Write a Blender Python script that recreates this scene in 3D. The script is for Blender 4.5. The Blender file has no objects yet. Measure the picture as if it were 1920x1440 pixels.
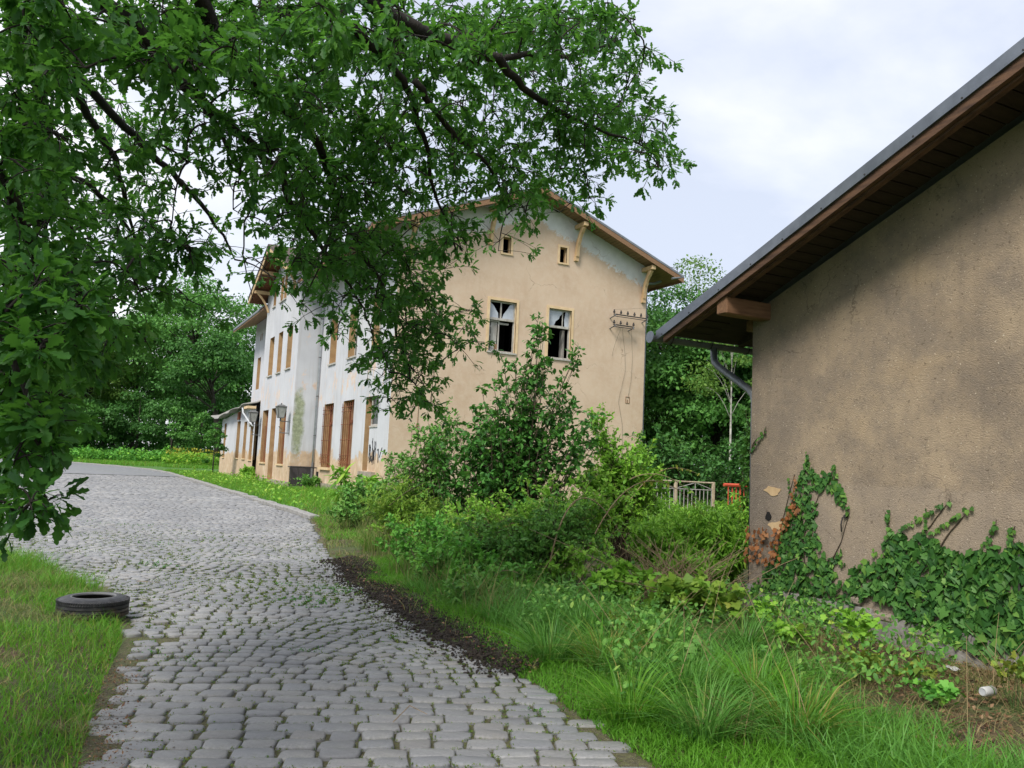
import bpy, math, random
import numpy as np
from mathutils import Matrix, Vector

random.seed(5)
RNG = np.random.default_rng(11)
scene = bpy.context.scene
COL = scene.collection

# ------------------------------------------------------------------ camera, sky, sun, exposure
cam = bpy.data.cameras.new('camera')
cam.sensor_width = 36.0
cam.lens = 1560.0 / 1920.0 * 36.0
cam.clip_start = 0.05
cam.clip_end = 3000
camo = bpy.data.objects.new('camera', cam)
COL.objects.link(camo)
_m = [[0.888422, -0.084582, -0.451169], [-0.45684, -0.06706, -0.887018], [0.04477, 0.994157, -0.098218]]
camo.matrix_world = Matrix(((_m[0][0], _m[0][1], _m[0][2], 0.0), (_m[1][0], _m[1][1], _m[1][2], 0.0), (_m[2][0], _m[2][1], _m[2][2], 1.5), (0, 0, 0, 1)))
scene.camera = camo

SUN_DIR = Vector((-0.56, -0.38, 0.74)).normalized()      # towards the sun
sun = bpy.data.lights.new('sun', 'SUN')
sun.energy = 1.5
sun.angle = math.radians(20)
sun.color = (1.0, 0.95, 0.87)
suno = bpy.data.objects.new('sun', sun)
COL.objects.link(suno)
suno.rotation_euler = SUN_DIR.to_track_quat('Z', 'Y').to_euler()

world = bpy.data.worlds.new('World')
scene.world = world
world.use_nodes = True
nt = world.node_tree
nt.nodes.clear()
wo = nt.nodes.new('ShaderNodeOutputWorld')
sky = nt.nodes.new('ShaderNodeTexSky')
sky.sky_type = 'NISHITA'
sky.sun_disc = False
sky.sun_elevation = math.asin(SUN_DIR.z)
sky.sun_rotation = math.atan2(SUN_DIR.x, SUN_DIR.y)
bg1 = nt.nodes.new('ShaderNodeBackground')
bg1.inputs[1].default_value = 0.06
nt.links.new(sky.outputs[0], bg1.inputs[0])
tc = nt.nodes.new('ShaderNodeTexCoord')
mp = nt.nodes.new('ShaderNodeMapping')
mp.inputs['Scale'].default_value = (1.0, 1.0, 1.9)
mp.inputs['Location'].default_value = (3.1, 0.4, 1.2)
nt.links.new(tc.outputs['Generated'], mp.inputs['Vector'])
n1 = nt.nodes.new('ShaderNodeTexNoise')
n1.inputs['Scale'].default_value = 1.9
n1.inputs['Detail'].default_value = 7
n1.inputs['Roughness'].default_value = 0.52
n1.inputs['Distortion'].default_value = 0.35
nt.links.new(mp.outputs[0], n1.inputs['Vector'])
rmp = nt.nodes.new('ShaderNodeValToRGB')
cr = rmp.color_ramp
cr.elements[0].position = 0.43
cr.elements[0].color = (0.40, 0.435, 0.515, 1)
cr.elements[1].position = 0.66
cr.elements[1].color = (0.70, 0.70, 0.72, 1)
e = cr.elements.new(0.505)
e.color = (0.475, 0.50, 0.565, 1)
e = cr.elements.new(0.575)
e.color = (0.56, 0.57, 0.615, 1)
nt.links.new(n1.outputs[0], rmp.inputs[0])
bg2 = nt.nodes.new('ShaderNodeBackground')
bg2.inputs[1].default_value = 0.68
nt.links.new(rmp.outputs[0], bg2.inputs[0])
mx = nt.nodes.new('ShaderNodeMixShader')
mx.inputs[0].default_value = 0.9
nt.links.new(bg1.outputs[0], mx.inputs[1])
nt.links.new(bg2.outputs[0], mx.inputs[2])
nt.links.new(mx.outputs[0], wo.inputs['Surface'])

vs = scene.view_settings
vs.view_transform = 'Standard'
vs.look = 'None'
vs.gamma = 1.0
vs.use_curve_mapping = False
vs.exposure = 1.52
scene.render.engine = 'CYCLES'
scene.cycles.use_denoising = True
scene.cycles.max_bounces = 7
scene.cycles.diffuse_bounces = 3
scene.cycles.transmission_bounces = 4
scene.cycles.transparent_max_bounces = 6
scene.cycles.caustics_reflective = False
scene.cycles.caustics_refractive = False

# ------------------------------------------------------------------ helpers
def tag(o, label=None, cat=None, group=None, kind=None):
    if label: o['label'] = label
    if cat: o['category'] = cat
    if group: o['group'] = group
    if kind: o['kind'] = kind
    return o

def empty(name, loc, label, cat, group=None, kind=None):
    o = bpy.data.objects.new(name, None)
    o.empty_display_size = 0.2
    o.location = loc
    COL.objects.link(o)
    return tag(o, label, cat, group, kind)

def link(name, me, parent=None, loc=None, label=None):
    """a mesh in world coordinates, hung under its parent without moving"""
    o = bpy.data.objects.new(name, me)
    COL.objects.link(o)
    if parent is not None:
        o.parent = parent
        if parent.parent is None and parent.type == 'EMPTY':
            o.location = (-parent.location.x, -parent.location.y, -parent.location.z)
    if label: o['label'] = label
    return o

def make_mesh(name, V, groups, mat=None, tint=None, smooth=False, mats=None, midx=None):
    """V (n,3); groups: list of int arrays (m,k)"""
    V = np.asarray(V, dtype=np.float32).reshape(-1, 3)
    groups = [np.asarray(g, dtype=np.int32) for g in groups if len(g)]
    me = bpy.data.meshes.new(name)
    me.vertices.add(len(V))
    me.vertices.foreach_set('co', V.ravel())
    lv = np.concatenate([g.ravel() for g in groups])
    lt = np.concatenate([np.full(len(g), g.shape[1], np.int32) for g in groups])
    ls = np.concatenate([[0], np.cumsum(lt)[:-1]]).astype(np.int32)
    me.loops.add(len(lv))
    me.loops.foreach_set('vertex_index', lv)
    me.polygons.add(len(lt))
    me.polygons.foreach_set('loop_start', ls)
    me.polygons.foreach_set('loop_total', lt)
    if smooth:
        me.polygons.foreach_set('use_smooth', np.ones(len(lt), bool))
    if tint is not None:
        a = me.attributes.new('tint', 'FLOAT', 'POINT')
        a.data.foreach_set('value', np.asarray(tint, np.float32))
    if mats:
        for m in mats: me.materials.append(m)
        if midx is not None: me.polygons.foreach_set('material_index', np.asarray(midx, np.int32))
    elif mat: me.materials.append(mat)
    me.update(calc_edges=True)
    me.validate()
    return me

class MB:
    def __init__(s): s.v = []; s.f = []
    def poly(s, pts):
        n = len(s.v); s.v += [tuple(p) for p in pts]; s.f.append(tuple(range(n, n + len(pts))))
    def hexa(s, p):
        n = len(s.v); s.v += [tuple(q) for q in p]
        for q in ((0, 3, 2, 1), (4, 5, 6, 7), (0, 1, 5, 4), (1, 2, 6, 5), (2, 3, 7, 6), (3, 0, 4, 7)):
            s.f.append(tuple(n + i for i in q))
    def box(s, x0, x1, y0, y1, z0, z1):
        s.hexa([(x0, y0, z0), (x1, y0, z0), (x1, y1, z0), (x0, y1, z0), (x0, y0, z1), (x1, y0, z1), (x1, y1, z1), (x0, y1, z1)])
    def tube(s, pts, rad, n=8, cap=True):
        pts = [Vector(p) for p in pts]
        if not hasattr(rad, '__len__'): rad = [rad] * len(pts)
        base = len(s.v); ref = None
        for i, p in enumerate(pts):
            t = (pts[min(i + 1, len(pts) - 1)] - pts[max(i - 1, 0)]).normalized()
            if ref is None: ref = t.orthogonal().normalized()
            ref = (ref - t * ref.dot(t))
            ref = ref.normalized() if ref.length > 1e-6 else t.orthogonal().normalized()
            b = t.cross(ref)
            for k in range(n):
                a = 2 * math.pi * k / n
                s.v.append(tuple(p + (ref * math.cos(a) + b * math.sin(a)) * rad[i]))
        for i in range(len(pts) - 1):
            for k in range(n):
                a = base + i * n + k; b2 = base + i * n + (k + 1) % n
                s.f.append((a, b2, b2 + n, a + n))
        if cap:
            s.f.append(tuple(base + k for k in range(n))[::-1])
            s.f.append(tuple(base + (len(pts) - 1) * n + k for k in range(n)))
    def lathe(s, prof, c, n=32, axis='z', closed=False):
        base = len(s.v)
        for r, h in prof:
            for k in range(n):
                a = 2 * math.pi * k / n
                q = (r * math.cos(a), r * math.sin(a), h)
                if axis == 'x': q = (q[2], q[0], q[1])
                if axis == 'y': q = (q[0], q[2], q[1])
                s.v.append((c[0] + q[0], c[1] + q[1], c[2] + q[2]))
        m = len(prof)
        for i in range(m if closed else m - 1):
            for k in range(n):
                a = base + i * n + k; b = base + i * n + (k + 1) % n
                j = ((i + 1) % m - i) * n
                s.f.append((a, b, b + j, a + j))
    def build(s, name, mat, parent=None, label=None, smooth=False, bevel=0):
        me = bpy.data.meshes.new(name)
        me.from_pydata(s.v, [], s.f)
        me.validate()
        me.materials.append(mat)
        if smooth: me.polygons.foreach_set('use_smooth', [True] * len(me.polygons))
        o = link(name, me, parent, None, label)
        if bevel:
            b = o.modifiers.new('bevel', 'BEVEL'); b.width = bevel; b.segments = 1; b.limit_method = 'ANGLE'
        return o

def hash2(ix, iy, s):
    h = (ix.astype(np.int64) * 374761393 + iy.astype(np.int64) * 668265263 + s * 982451653) & 0x7fffffff
    h = (h ^ (h >> 13)) * 1274126177 & 0x7fffffff
    return ((h ^ (h >> 16)) & 0xffff) / 65535.0

def vnoise(x, y, s=0):
    x = np.asarray(x, float); y = np.asarray(y, float)
    ix = np.floor(x).astype(np.int64); iy = np.floor(y).astype(np.int64)
    fx = x - ix; fy = y - iy
    fx = fx * fx * (3 - 2 * fx); fy = fy * fy * (3 - 2 * fy)
    return ((hash2(ix, iy, s) * (1 - fx) + hash2(ix + 1, iy, s) * fx) * (1 - fy)
            + (hash2(ix, iy + 1, s) * (1 - fx) + hash2(ix + 1, iy + 1, s) * fx) * fy)

def fnoise(x, y, s=0):
    return (vnoise(x, y, s) + 0.5 * vnoise(x * 2.03, y * 2.03, s + 1) + 0.25 * vnoise(x * 4.1, y * 4.1, s + 2)) / 1.75

def inpoly(x, y, P):
    x = np.asarray(x); y = np.asarray(y); c = np.zeros(x.shape, bool); n = len(P); j = n - 1
    for i in range(n):
        xi, yi = P[i]; xj, yj = P[j]
        k = ((yi > y) != (yj > y)) & (x < (xj - xi) * (y - yi) / (yj - yi + 1e-12) + xi)
        c ^= k; j = i
    return c

def pl_x(P, y):
    """x of a boundary polyline P [(x,y)..] (y rising) at y"""
    return np.interp(y, [p[1] for p in P], [p[0] for p in P])

# ------------------------------------------------------------------ materials
class NT:
    def __init__(s, name):
        s.m = bpy.data.materials.new(name); s.m.use_nodes = True
        s.t = s.m.node_tree; s.t.nodes.clear()
        s.out = s.t.nodes.new('ShaderNodeOutputMaterial')
        s.b = s.t.nodes.new('ShaderNodeBsdfPrincipled')
        s.t.links.new(s.b.outputs[0], s.out.inputs[0])
    def n(s, typ, **kw):
        o = s.t.nodes.new('ShaderNode' + typ)
        for k, v in kw.items(): setattr(o, k, v)
        return o
    def l(s, a, b): s.t.links.new(a, b)
    def coord(s, scale=(1, 1, 1), rot=(0, 0, 0)):
        tc = s.n('TexCoord'); mp = s.n('Mapping')
        mp.inputs['Scale'].default_value = scale; mp.inputs['Rotation'].default_value = rot
        s.l(tc.outputs['Object'], mp.inputs['Vector'])
        return mp.outputs[0]
    def noise(s, scale, detail=5, rough=0.55, co=None, dist=0):
        o = s.n('TexNoise'); o.inputs['Scale'].default_value = scale; o.inputs['Detail'].default_value = detail
        o.inputs['Roughness'].default_value = rough; o.inputs['Distortion'].default_value = dist
        s.l(co if co is not None else s.coord(), o.inputs['Vector'])
        return o.outputs[0]
    def ramp(s, val, stops, interp='LINEAR'):
        o = s.n('ValToRGB'); c = o.color_ramp; c.interpolation = interp
        for i, (p, col) in enumerate(stops):
            el = c.elements[i] if i < 2 else c.elements.new(p)
            el.position = p
            el.color = (col, col, col, 1) if not hasattr(col, '__len__') else (*col, 1)
        s.l(val, o.inputs[0])
        return o.outputs[0]
    def math(s, op, a, b=None, clamp=False):
        o = s.n('Math', operation=op); o.use_clamp = clamp
        for i, v in enumerate((a, b)):
            if v is None: continue
            if hasattr(v, 'is_linked'): s.l(v, o.inputs[i])
            else: o.inputs[i].default_value = v
        return o.outputs[0]
    def mix(s, fac, a, b, mode='MIX'):
        o = s.n('Mix'); o.data_type = 'RGBA'; o.blend_type = mode
        for i, v in ((0, fac), (6, a), (7, b)):
            if hasattr(v, 'is_linked'): s.l(v, o.inputs[i])
            elif i == 0: o.inputs[0].default_value = v
            else: o.inputs[i].default_value = (*v, 1)
        return o.outputs[2]
    def col(s, c):
        if hasattr(c, 'is_linked'): s.l(c, s.b.inputs['Base Color'])
        else: s.b.inputs['Base Color'].default_value = (*c, 1)
    def set(s, **kw):
        for k, v in kw.items():
            i = s.b.inputs[k.replace('_', ' ')]
            if hasattr(v, 'is_linked'): s.l(v, i)
            else: i.default_value = v
    def bump(s, h, strength=0.5, dist=0.02):
        o = s.n('Bump'); o.inputs['Strength'].default_value = strength; o.inputs['Distance'].default_value = dist
        s.l(h, o.inputs['Height']); s.l(o.outputs[0], s.b.inputs['Normal'])

def simple(name, c1, c2=None, scale=6, rough=0.75, bump=0.2, bscale=None, bdist=0.01, stretch=(1, 1, 1), metal=0, spec=0.4):
    t = NT(name)
    co = t.coord(stretch)
    if c2 is None: c2 = tuple(x * 0.7 for x in c1)
    n = t.noise(scale, 6, 0.6, co)
    t.col(t.ramp(n, [(0.3, c2), (0.7, c1)]))
    t.set(Roughness=rough, Metallic=metal)
    t.b.inputs['Specular IOR Level'].default_value = spec
    if bump: t.bump(t.noise(bscale or scale * 4, 4, 0.6, co), bump, bdist)
    return t.m

def leafmat(name, stops, rough=0.5, trans=0.35, tcol=(0.16, 0.30, 0.03), spec=0.22):
    """stops: colours along the per-leaf 'tint'"""
    t = NT(name)
    a = t.n('Attribute'); a.attribute_name = 'tint'
    c = t.ramp(a.outputs['Fac'], [(i / (len(stops) - 1), s_) for i, s_ in enumerate(stops)])
    t.col(c)
    t.set(Roughness=rough)
    t.b.inputs['Specular IOR Level'].default_value = spec
    tr = t.n('BsdfTranslucent')
    t.l(t.mix(0.55, c, tcol), tr.inputs[0])
    ms = t.n('MixShader'); ms.inputs[0].default_value = trans
    t.l(t.b.outputs[0], ms.inputs[1]); t.l(tr.outputs[0], ms.inputs[2]); t.l(ms.outputs[0], t.out.inputs[0])
    return t.m

M = {}
G = lambda r, g, b: (r, g, b)
M['oak'] = leafmat('oak_leaf', [G(0.021, 0.074, 0.024), G(0.035, 0.114, 0.024), G(0.056, 0.168, 0.026), G(0.040, 0.132, 0.031), G(0.096, 0.240, 0.033), G(0.201, 0.372, 0.050)], 0.5, 0.45, (.16, .42, .04), 0.25)  # besides leaf variety, darkest and brightest stops carry inner shade and highlights
M['tree_dark'] = leafmat('tree_leaf_dark', [G(0.032, 0.103, 0.026), G(0.051, 0.154, 0.033), G(0.080, 0.215, 0.044), G(0.040, 0.122, 0.031), G(0.115, 0.276, 0.057)], 0.55, 0.25, (.08, .2, .03))
M['tree_mid'] = leafmat('tree_leaf_mid', [G(0.054, 0.169, 0.036), G(0.088, 0.247, 0.050), G(0.133, 0.326, 0.064), G(0.067, 0.197, 0.046), G(0.189, 0.395, 0.081)], 0.55, 0.3, (.12, .27, .04))
M['tree_yellow'] = leafmat('tree_leaf_light', [G(0.069, 0.161, 0.034), G(0.103, 0.218, 0.040), G(0.161, 0.276, 0.052), G(0.081, 0.196, 0.034), G(0.196, 0.287, 0.069)], 0.55, 0.35, (.2, .34, .05))
M['hazel'] = leafmat('shrub_leaf', [G(0.029, 0.120, 0.024), G(0.060, 0.188, 0.035), G(0.091, 0.260, 0.045), G(0.051, 0.164, 0.031), G(0.184, 0.366, 0.053)], 0.45, 0.3, (.11, .28, .03))
M['bramble'] = leafmat('bramble_leaf', [G(0.068, 0.203, 0.037), G(0.114, 0.305, 0.056), G(0.193, 0.406, 0.075), G(0.091, 0.244, 0.056), G(0.316, 0.486, 0.094)], 0.5, 0.35, (.16, .32, .04))
M['fresh'] = leafmat('fresh_leaf', [G(0.121, 0.324, 0.033), G(0.201, 0.449, 0.048), G(0.303, 0.559, 0.066), G(0.170, 0.396, 0.048), G(0.442, 0.595, 0.081)], 0.5, 0.4, (.24, .42, .05))
M['yellowing'] = leafmat('yellowing_leaf', [G(0.115, 0.253, 0.034), G(0.207, 0.322, 0.046), G(0.322, 0.345, 0.057), G(0.103, 0.230, 0.034), G(0.414, 0.310, 0.069)], 0.5, 0.35, (.3, .36, .06))
M['ivy'] = leafmat('ivy_leaf', [G(0.024, 0.084, 0.018), G(0.040, 0.126, 0.024), G(0.060, 0.168, 0.031), G(0.094, 0.228, 0.044), G(0.035, 0.108, 0.022), G(0.161, 0.312, 0.055)], 0.5, 0.25, (.14, .32, .04), 0.22)
M['ivy_new'] = leafmat('ivy_young_leaf', [G(.08, .2, .04), G(.12, .26, .05), G(.06, .17, .04)], 0.45, 0.25, (.2, .36, .06))
M['dead'] = leafmat('dead_leaf', [G(.26, .09, .03), G(.34, .14, .05), G(.18, .07, .03), G(.40, .2, .09)], 0.7, 0.2, (.4, .18, .06))
M['litter'] = leafmat('fallen_leaf', [G(.11, .055, .028), G(.17, .09, .05), G(.07, .035, .02), G(.24, .14, .08), G(.3, .2, .12)], 0.8, 0.05, (.2, .1, .05))
M['grass'] = leafmat('grass_blade', [G(0.322, 0.276, 0.077), G(0.080, 0.228, 0.020), G(0.107, 0.300, 0.024), G(0.154, 0.372, 0.033), G(0.087, 0.252, 0.022), G(0.228, 0.408, 0.050)], 0.45, 0.4, (.2, .46, .05))
M['grass_tall'] = leafmat('tall_grass_blade', [G(0.214, 0.312, 0.066), G(0.059, 0.180, 0.028), G(0.092, 0.256, 0.041), G(0.134, 0.330, 0.055), G(0.083, 0.226, 0.041), G(0.185, 0.374, 0.068)], 0.45, 0.35, (.15, .34, .05))
M['straw'] = leafmat('dry_grass', [G(.27, .21, .10), G(.34, .27, .14), G(.19, .145, .07), G(.22, .24, .08)], 0.7, 0.25, (.4, .32, .14))
M['mixgrass'] = leafmat('mixed_grass', [G(.07, .17, .03), G(.12, .2, .04), G(.28, .24, .10), G(.08, .2, .03), G(.33, .26, .13), G(.1, .22, .03)], 0.6, 0.3, (.25, .32, .08))
M['moss'] = leafmat('joint_moss', [G(.06, .15, .02), G(.11, .19, .025), G(.18, .2, .03), G(.05, .13, .02), G(.14, .12, .03)], 0.8, 0.2, (.2, .3, .04))
M['weed'] = leafmat('joint_weed', [G(.045, .17, .025), G(.07, .22, .03), G(.06, .19, .03)], 0.6, 0.3, (.15, .36, .05))
M['nettle'] = leafmat('nettle_leaf', [G(0.066, 0.233, 0.043), G(0.117, 0.350, 0.054), G(0.184, 0.467, 0.065), G(0.079, 0.280, 0.043), G(0.287, 0.583, 0.065)], 0.55, 0.3, (.13, .3, .03))
M['goldflower'] = leafmat('goldenrod_flower', [G(.34, .33, .04), G(.42, .38, .05), G(.26, .30, .05)], 0.7, 0.3, (.6, .5, .05))
M['redleaf'] = leafmat('reddish_leaf', [G(.2, .045, .02), G(.14, .05, .02), G(.1, .1, .03)], 0.6, 0.2, (.3, .1, .04))
M['bark'] = simple('oak_bark', (.032, .026, .02), (.010, .008, .007), 14, 0.9, 0.9, 40, 0.015, (1, 1, .35))
M['bark2'] = simple('tree_bark', (.055, .046, .036), (.02, .017, .013), 6, 0.9, 0.6, 20, 0.02, (1, 1, .4))
M['birch'] = simple('birch_bark', (.55, .53, .48), (.2, .19, .17), 5, 0.8, 0.3, 20)
M['twig'] = simple('twig_bark', (.09, .065, .04), (.035, .026, .018), 12, 0.85, 0.2)
M['cane'] = simple('dry_cane', (.34, .25, .15), (.17, .115, .065), 20, 0.75, 0.2)
M['greenstem'] = simple('green_stem', (.09, .17, .04), (.06, .10, .03), 12, 0.6, 0.1)

def mat_gable():
    t = NT('tan_plaster')
    big = t.noise(0.55, 6, 0.6); mid = t.noise(3.2, 8, 0.68); fine = t.noise(26, 4, 0.6)
    sc = t.noise(9, 6, 0.7, t.coord((1, 1, 2.4)))
    base = t.ramp(big, [(0.3, (.49, .36, .255)), (0.7, (.60, .465, .345))])
    base = t.mix(t.ramp(mid, [(0.42, 0), (0.66, 0.65)]), base, (.59, .475, .36))
    base = t.mix(t.ramp(sc, [(0.62, 0), (0.74, 0.55)]), base, (.65, .56, .455))
    base = t.mix(t.ramp(t.noise(1.3, 5, .6, t.coord((1.4, 1, .25))), [(0.55, 0), (0.8, 0.35)]), base, (.42, .29, .19))
    g = t.n('NewGeometry'); sx = t.n('SeparateXYZ'); t.l(g.outputs['Position'], sx.inputs[0])
    X, Z = sx.outputs[0], sx.outputs[2]
    # strip of bare white lime under the rake, following the gable, with a flaking lower edge
    roof = t.math('SUBTRACT', 13.30, t.math('MULTIPLY', t.math('ABSOLUTE', t.math('SUBTRACT', X, 16.46)), 0.38))
    below = t.math('SUBTRACT', roof, Z)
    wid = t.math('ADD', t.math('MULTIPLY', t.noise(.9, 8, .66), 1.5), t.math('MULTIPLY', t.noise(8, 10, .82), 1.5))
    k = t.math('SUBTRACT', t.math('ADD', wid, -0.35), below)
    white = t.math('MULTIPLY', k, 9.0, True)
    wcol = t.ramp(t.noise(2.4, 6, .6), [(0.3, (.55, .55, .535)), (0.7, (.68, .68, .665))])
    c = t.mix(white, base, wcol)
    low = t.math('MULTIPLY', t.math('SUBTRACT', t.math('ADD', t.math('MULTIPLY', t.noise(1.1, 7, .7), 2.4), -0.4), Z), 1.5, True)
    c = t.mix(t.math('MULTIPLY', low, .55), c, (.66, .47, .33))
    ck = t.n('TexVoronoi'); ck.feature = 'DISTANCE_TO_EDGE'; ck.inputs['Scale'].default_value = .4
    wv = t.n('TexNoise'); wv.inputs['Scale'].default_value = 3.5; wv.inputs['Detail'].default_value = 6; t.l(t.coord(), wv.inputs['Vector'])
    va = t.n('VectorMath', operation='MULTIPLY_ADD'); va.inputs[1].default_value = (.55, .55, .55); t.l(wv.outputs['Color'], va.inputs[0]); t.l(t.coord(), va.inputs[2]); t.l(va.outputs[0], ck.inputs['Vector'])
    cm_ = t.math('MULTIPLY', t.ramp(ck.outputs['Distance'], [(0.0, 1), (.006, 0)]), t.ramp(t.noise(.8, 4, .6), [(.5, 0), (.6, .8)]))
    c = t.mix(cm_, c, (.25, .18, .13))
    t.col(c); t.set(Roughness=0.9)
    t.b.inputs['Specular IOR Level'].default_value = 0.15
    t.bump(t.math('ADD', t.math('MULTIPLY', mid, .6), t.math('MULTIPLY', fine, .4)), 0.35, 0.02)
    return t.m
M['gable'] = mat_gable()

def mat_white():
    t = NT('white_plaster')
    big = t.noise(0.6, 6, .6); fine = t.noise(22, 4, .6)
    c = t.ramp(big, [(0.3, (.46, .47, .50)), (0.7, (.555, .565, .595))])
    g = t.n('NewGeometry'); sx = t.n('SeparateXYZ'); t.l(g.outputs['Position'], sx.inputs[0]); Z = sx.outputs[2]
    # flaked patches showing the ochre coat, most of them between the storeys and at the foot of the wall
    fl = t.noise(1.7, 9, .72, t.coord((1, 1, .6)))
    band = t.math('MULTIPLY', t.math('SUBTRACT', 1.15, t.math('ABSOLUTE', t.math('SUBTRACT', Z, 4.9))), 0.055)
    band = t.math('MAXIMUM', band, -0.05)
    f1 = t.math('MULTIPLY', t.math('SUBTRACT', t.math('ADD', fl, band), 0.585), 18, True)
    c = t.mix(f1, c, t.ramp(t.noise(5, 5), [(0.3, (.56, .42, .33)), (0.7, (.66, .55, .47))]))
    low = t.math('MULTIPLY', t.math('SUBTRACT', t.math('ADD', t.math('MULTIPLY', t.noise(.8, 9, .7), 3.0), 0.2), Z), 6.0, True)
    lc = t.ramp(t.noise(2.1, 7, .65), [(0.3, (.42, .30, .20)), (0.55, (.56, .42, .29)), (0.75, (.64, .55, .46))])
    c = t.mix(low, c, lc)
    st = t.noise(2.5, 5, .6, t.coord((2.5, 2.5, .12)))
    c = t.mix(t.ramp(st, [(0.52, 0), (0.75, .5)]), c, (.36, .34, .32))
    crack = t.math('MULTIPLY', t.math('SUBTRACT', t.noise(6.5, 9, .8), 0.62), 14, True)
    c = t.mix(t.math('MULTIPLY', crack, .6), c, (.3, .28, .26))
    t.col(c); t.set(Roughness=0.9)
    t.b.inputs['Specular IOR Level'].default_value = 0.15
    t.bump(t.math('ADD', fl, t.math('MULTIPLY', fine, .3)), 0.3, 0.015)
    return t
t_ = mat_white(); M['white'] = t_.m
t_ = mat_white(); t_.m.name = 'algae_plaster'
# the risalit's side: green algae beside the corner
_bc = [l.from_socket for l in t_.t.links if l.to_socket == t_.b.inputs['Base Color']][0]
_g = t_.n('NewGeometry'); _s = t_.n('SeparateXYZ'); t_.l(_g.outputs['Position'], _s.inputs[0])
_dx = t_.math('DIVIDE', t_.math('SUBTRACT', _s.outputs[0], 9.52), 0.36)
_dz = t_.math('DIVIDE', t_.math('SUBTRACT', _s.outputs[2], 3.2), 1.9)
_r = t_.math('ADD', t_.math('MULTIPLY', _dx, _dx), t_.math('MULTIPLY', _dz, _dz))
_k = t_.math('MULTIPLY', t_.math('SUBTRACT', t_.math('ADD', t_.math('MULTIPLY', t_.noise(2.2, 9, .75), 2.2), -0.1), _r), 1.5, True)
t_.col(t_.mix(t_.math('MULTIPLY', _k, .85), _bc, t_.ramp(t_.noise(7, 6, .7), [(0.35, (.14, .17, .07)), (0.65, (.33, .37, .22))])))
M['algae'] = t_.m

def mat_shed():
    t = NT('roughcast_render')
    big = t.noise(0.75, 7, .62); mid = t.noise(2.6, 8, .7); fine = t.noise(60, 3, .6); lump = t.n('TexVoronoi')
    lump.inputs['Scale'].default_value = 75; t.l(t.coord((1, 1, 1.5)), lump.inputs['Vector'])
    c = t.ramp(big, [(0.28, (.235, .182, .132)), (0.5, (.33, .255, .178)), (0.74, (.415, .32, .22))])
    c = t.mix(t.ramp(mid, [(0.38, .6), (0.6, 0)]), c, (.165, .138, .118))
    c = t.mix(t.ramp(t.noise(1.1, 6, .6), [(0.56, 0), (0.72, .6)]), c, (.36, .265, .165))
    g = t.n('NewGeometry'); sx = t.n('SeparateXYZ'); t.l(g.outputs['Position'], sx.inputs[0]); Z = sx.outputs[2]; Y = sx.outputs[1]
    # repaired render below the old sill line, and a darker grey towards the corner
    pl = t.math('MULTIPLY', t.math('SUBTRACT', t.math('ADD', 1.46, t.math('MULTIPLY', t.noise(3, 5), .06)), Z), 20, True)
    c = t.mix(t.math('MULTIPLY', pl, .4), c, (.33, .27, .215))
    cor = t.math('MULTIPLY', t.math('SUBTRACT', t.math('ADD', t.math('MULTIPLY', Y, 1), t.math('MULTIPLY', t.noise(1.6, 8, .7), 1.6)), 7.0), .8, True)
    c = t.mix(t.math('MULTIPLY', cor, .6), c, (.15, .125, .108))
    c = t.mix(t.ramp(t.noise(1.7, 6, .65, t.coord((1, 2.2, .16))), [(0.56, 0), (0.80, .4)]), c, (.15, .12, .095))
    sp = t.ramp(t.noise(44, 3, .6), [(0.64, 0), (0.72, .8)])
    c = t.mix(sp, c, (.62, .53, .42))
    dk = t.ramp(t.noise(36, 3, .65), [(0.30, .7), (0.40, 0)])
    c = t.mix(dk, c, (.10, .075, .055))
    ck = t.n('TexVoronoi'); ck.feature = 'DISTANCE_TO_EDGE'; ck.inputs['Scale'].default_value = .75
    wv = t.n('TexNoise'); wv.inputs['Scale'].default_value = 3.5; wv.inputs['Detail'].default_value = 6; t.l(t.coord(), wv.inputs['Vector'])
    va = t.n('VectorMath', operation='MULTIPLY_ADD'); va.inputs[1].default_value = (.55, .55, .55); t.l(wv.outputs['Color'], va.inputs[0]); t.l(t.coord(), va.inputs[2]); t.l(va.outputs[0], ck.inputs['Vector'])
    cm_ = t.math('MULTIPLY', t.ramp(ck.outputs['Distance'], [(0.0, 1), (.006, 0)]), t.ramp(t.noise(.8, 4, .6), [(.5, 0), (.6, .8)]))
    c = t.mix(cm_, c, (.09, .07, .055))
    t.col(c); t.set(Roughness=0.92)
    t.b.inputs['Specular IOR Level'].default_value = 0.15
    inv = t.math('SUBTRACT', 1.0, lump.outputs['Distance'])
    t.bump(t.math('ADD', t.math('MULTIPLY', inv, .5), fine), 0.55, 0.012)
    return t.m
M['shed'] = mat_shed()
M['shedbase'] = simple('concrete_base', (.30, .28, .26), (.15, .14, .13), 5, .9, .5, 30, .02)
M['stonebase'] = simple('plinth_stone', (.38, .33, .27), (.2, .17, .14), 3, .9, .5, 20, .03)
M['darkplinth'] = simple('dark_tar_plinth', (.07, .06, .065), (.03, .027, .03), 3, .8, .4, 20, .02)
M['ochre'] = simple('ochre_reveal', (.43, .295, .155), (.31, .20, .10), 3, .85, .3, 25, .01)
M['trimochre'] = simple('pale_ochre_trim', (.68, .52, .32), (.56, .40, .23), 3, .85, .2)
M['rust'] = simple('rust_brown_frame', (.27, .085, .035), (.12, .045, .025), 7, .8, .4, 30, .01, (1, 1, .4))
M['brownboard'] = simple('brown_board', (.33, .205, .115), (.17, .095, .05), 4, .8, .3, 30, .01, (3, 3, .4))
M['dark'] = simple('shade_black', (.014, .012, .011), (.006, .005, .005), 2, .95, 0)  # near-black colour stands in for shade in rooms, vent niche and hole
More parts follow.
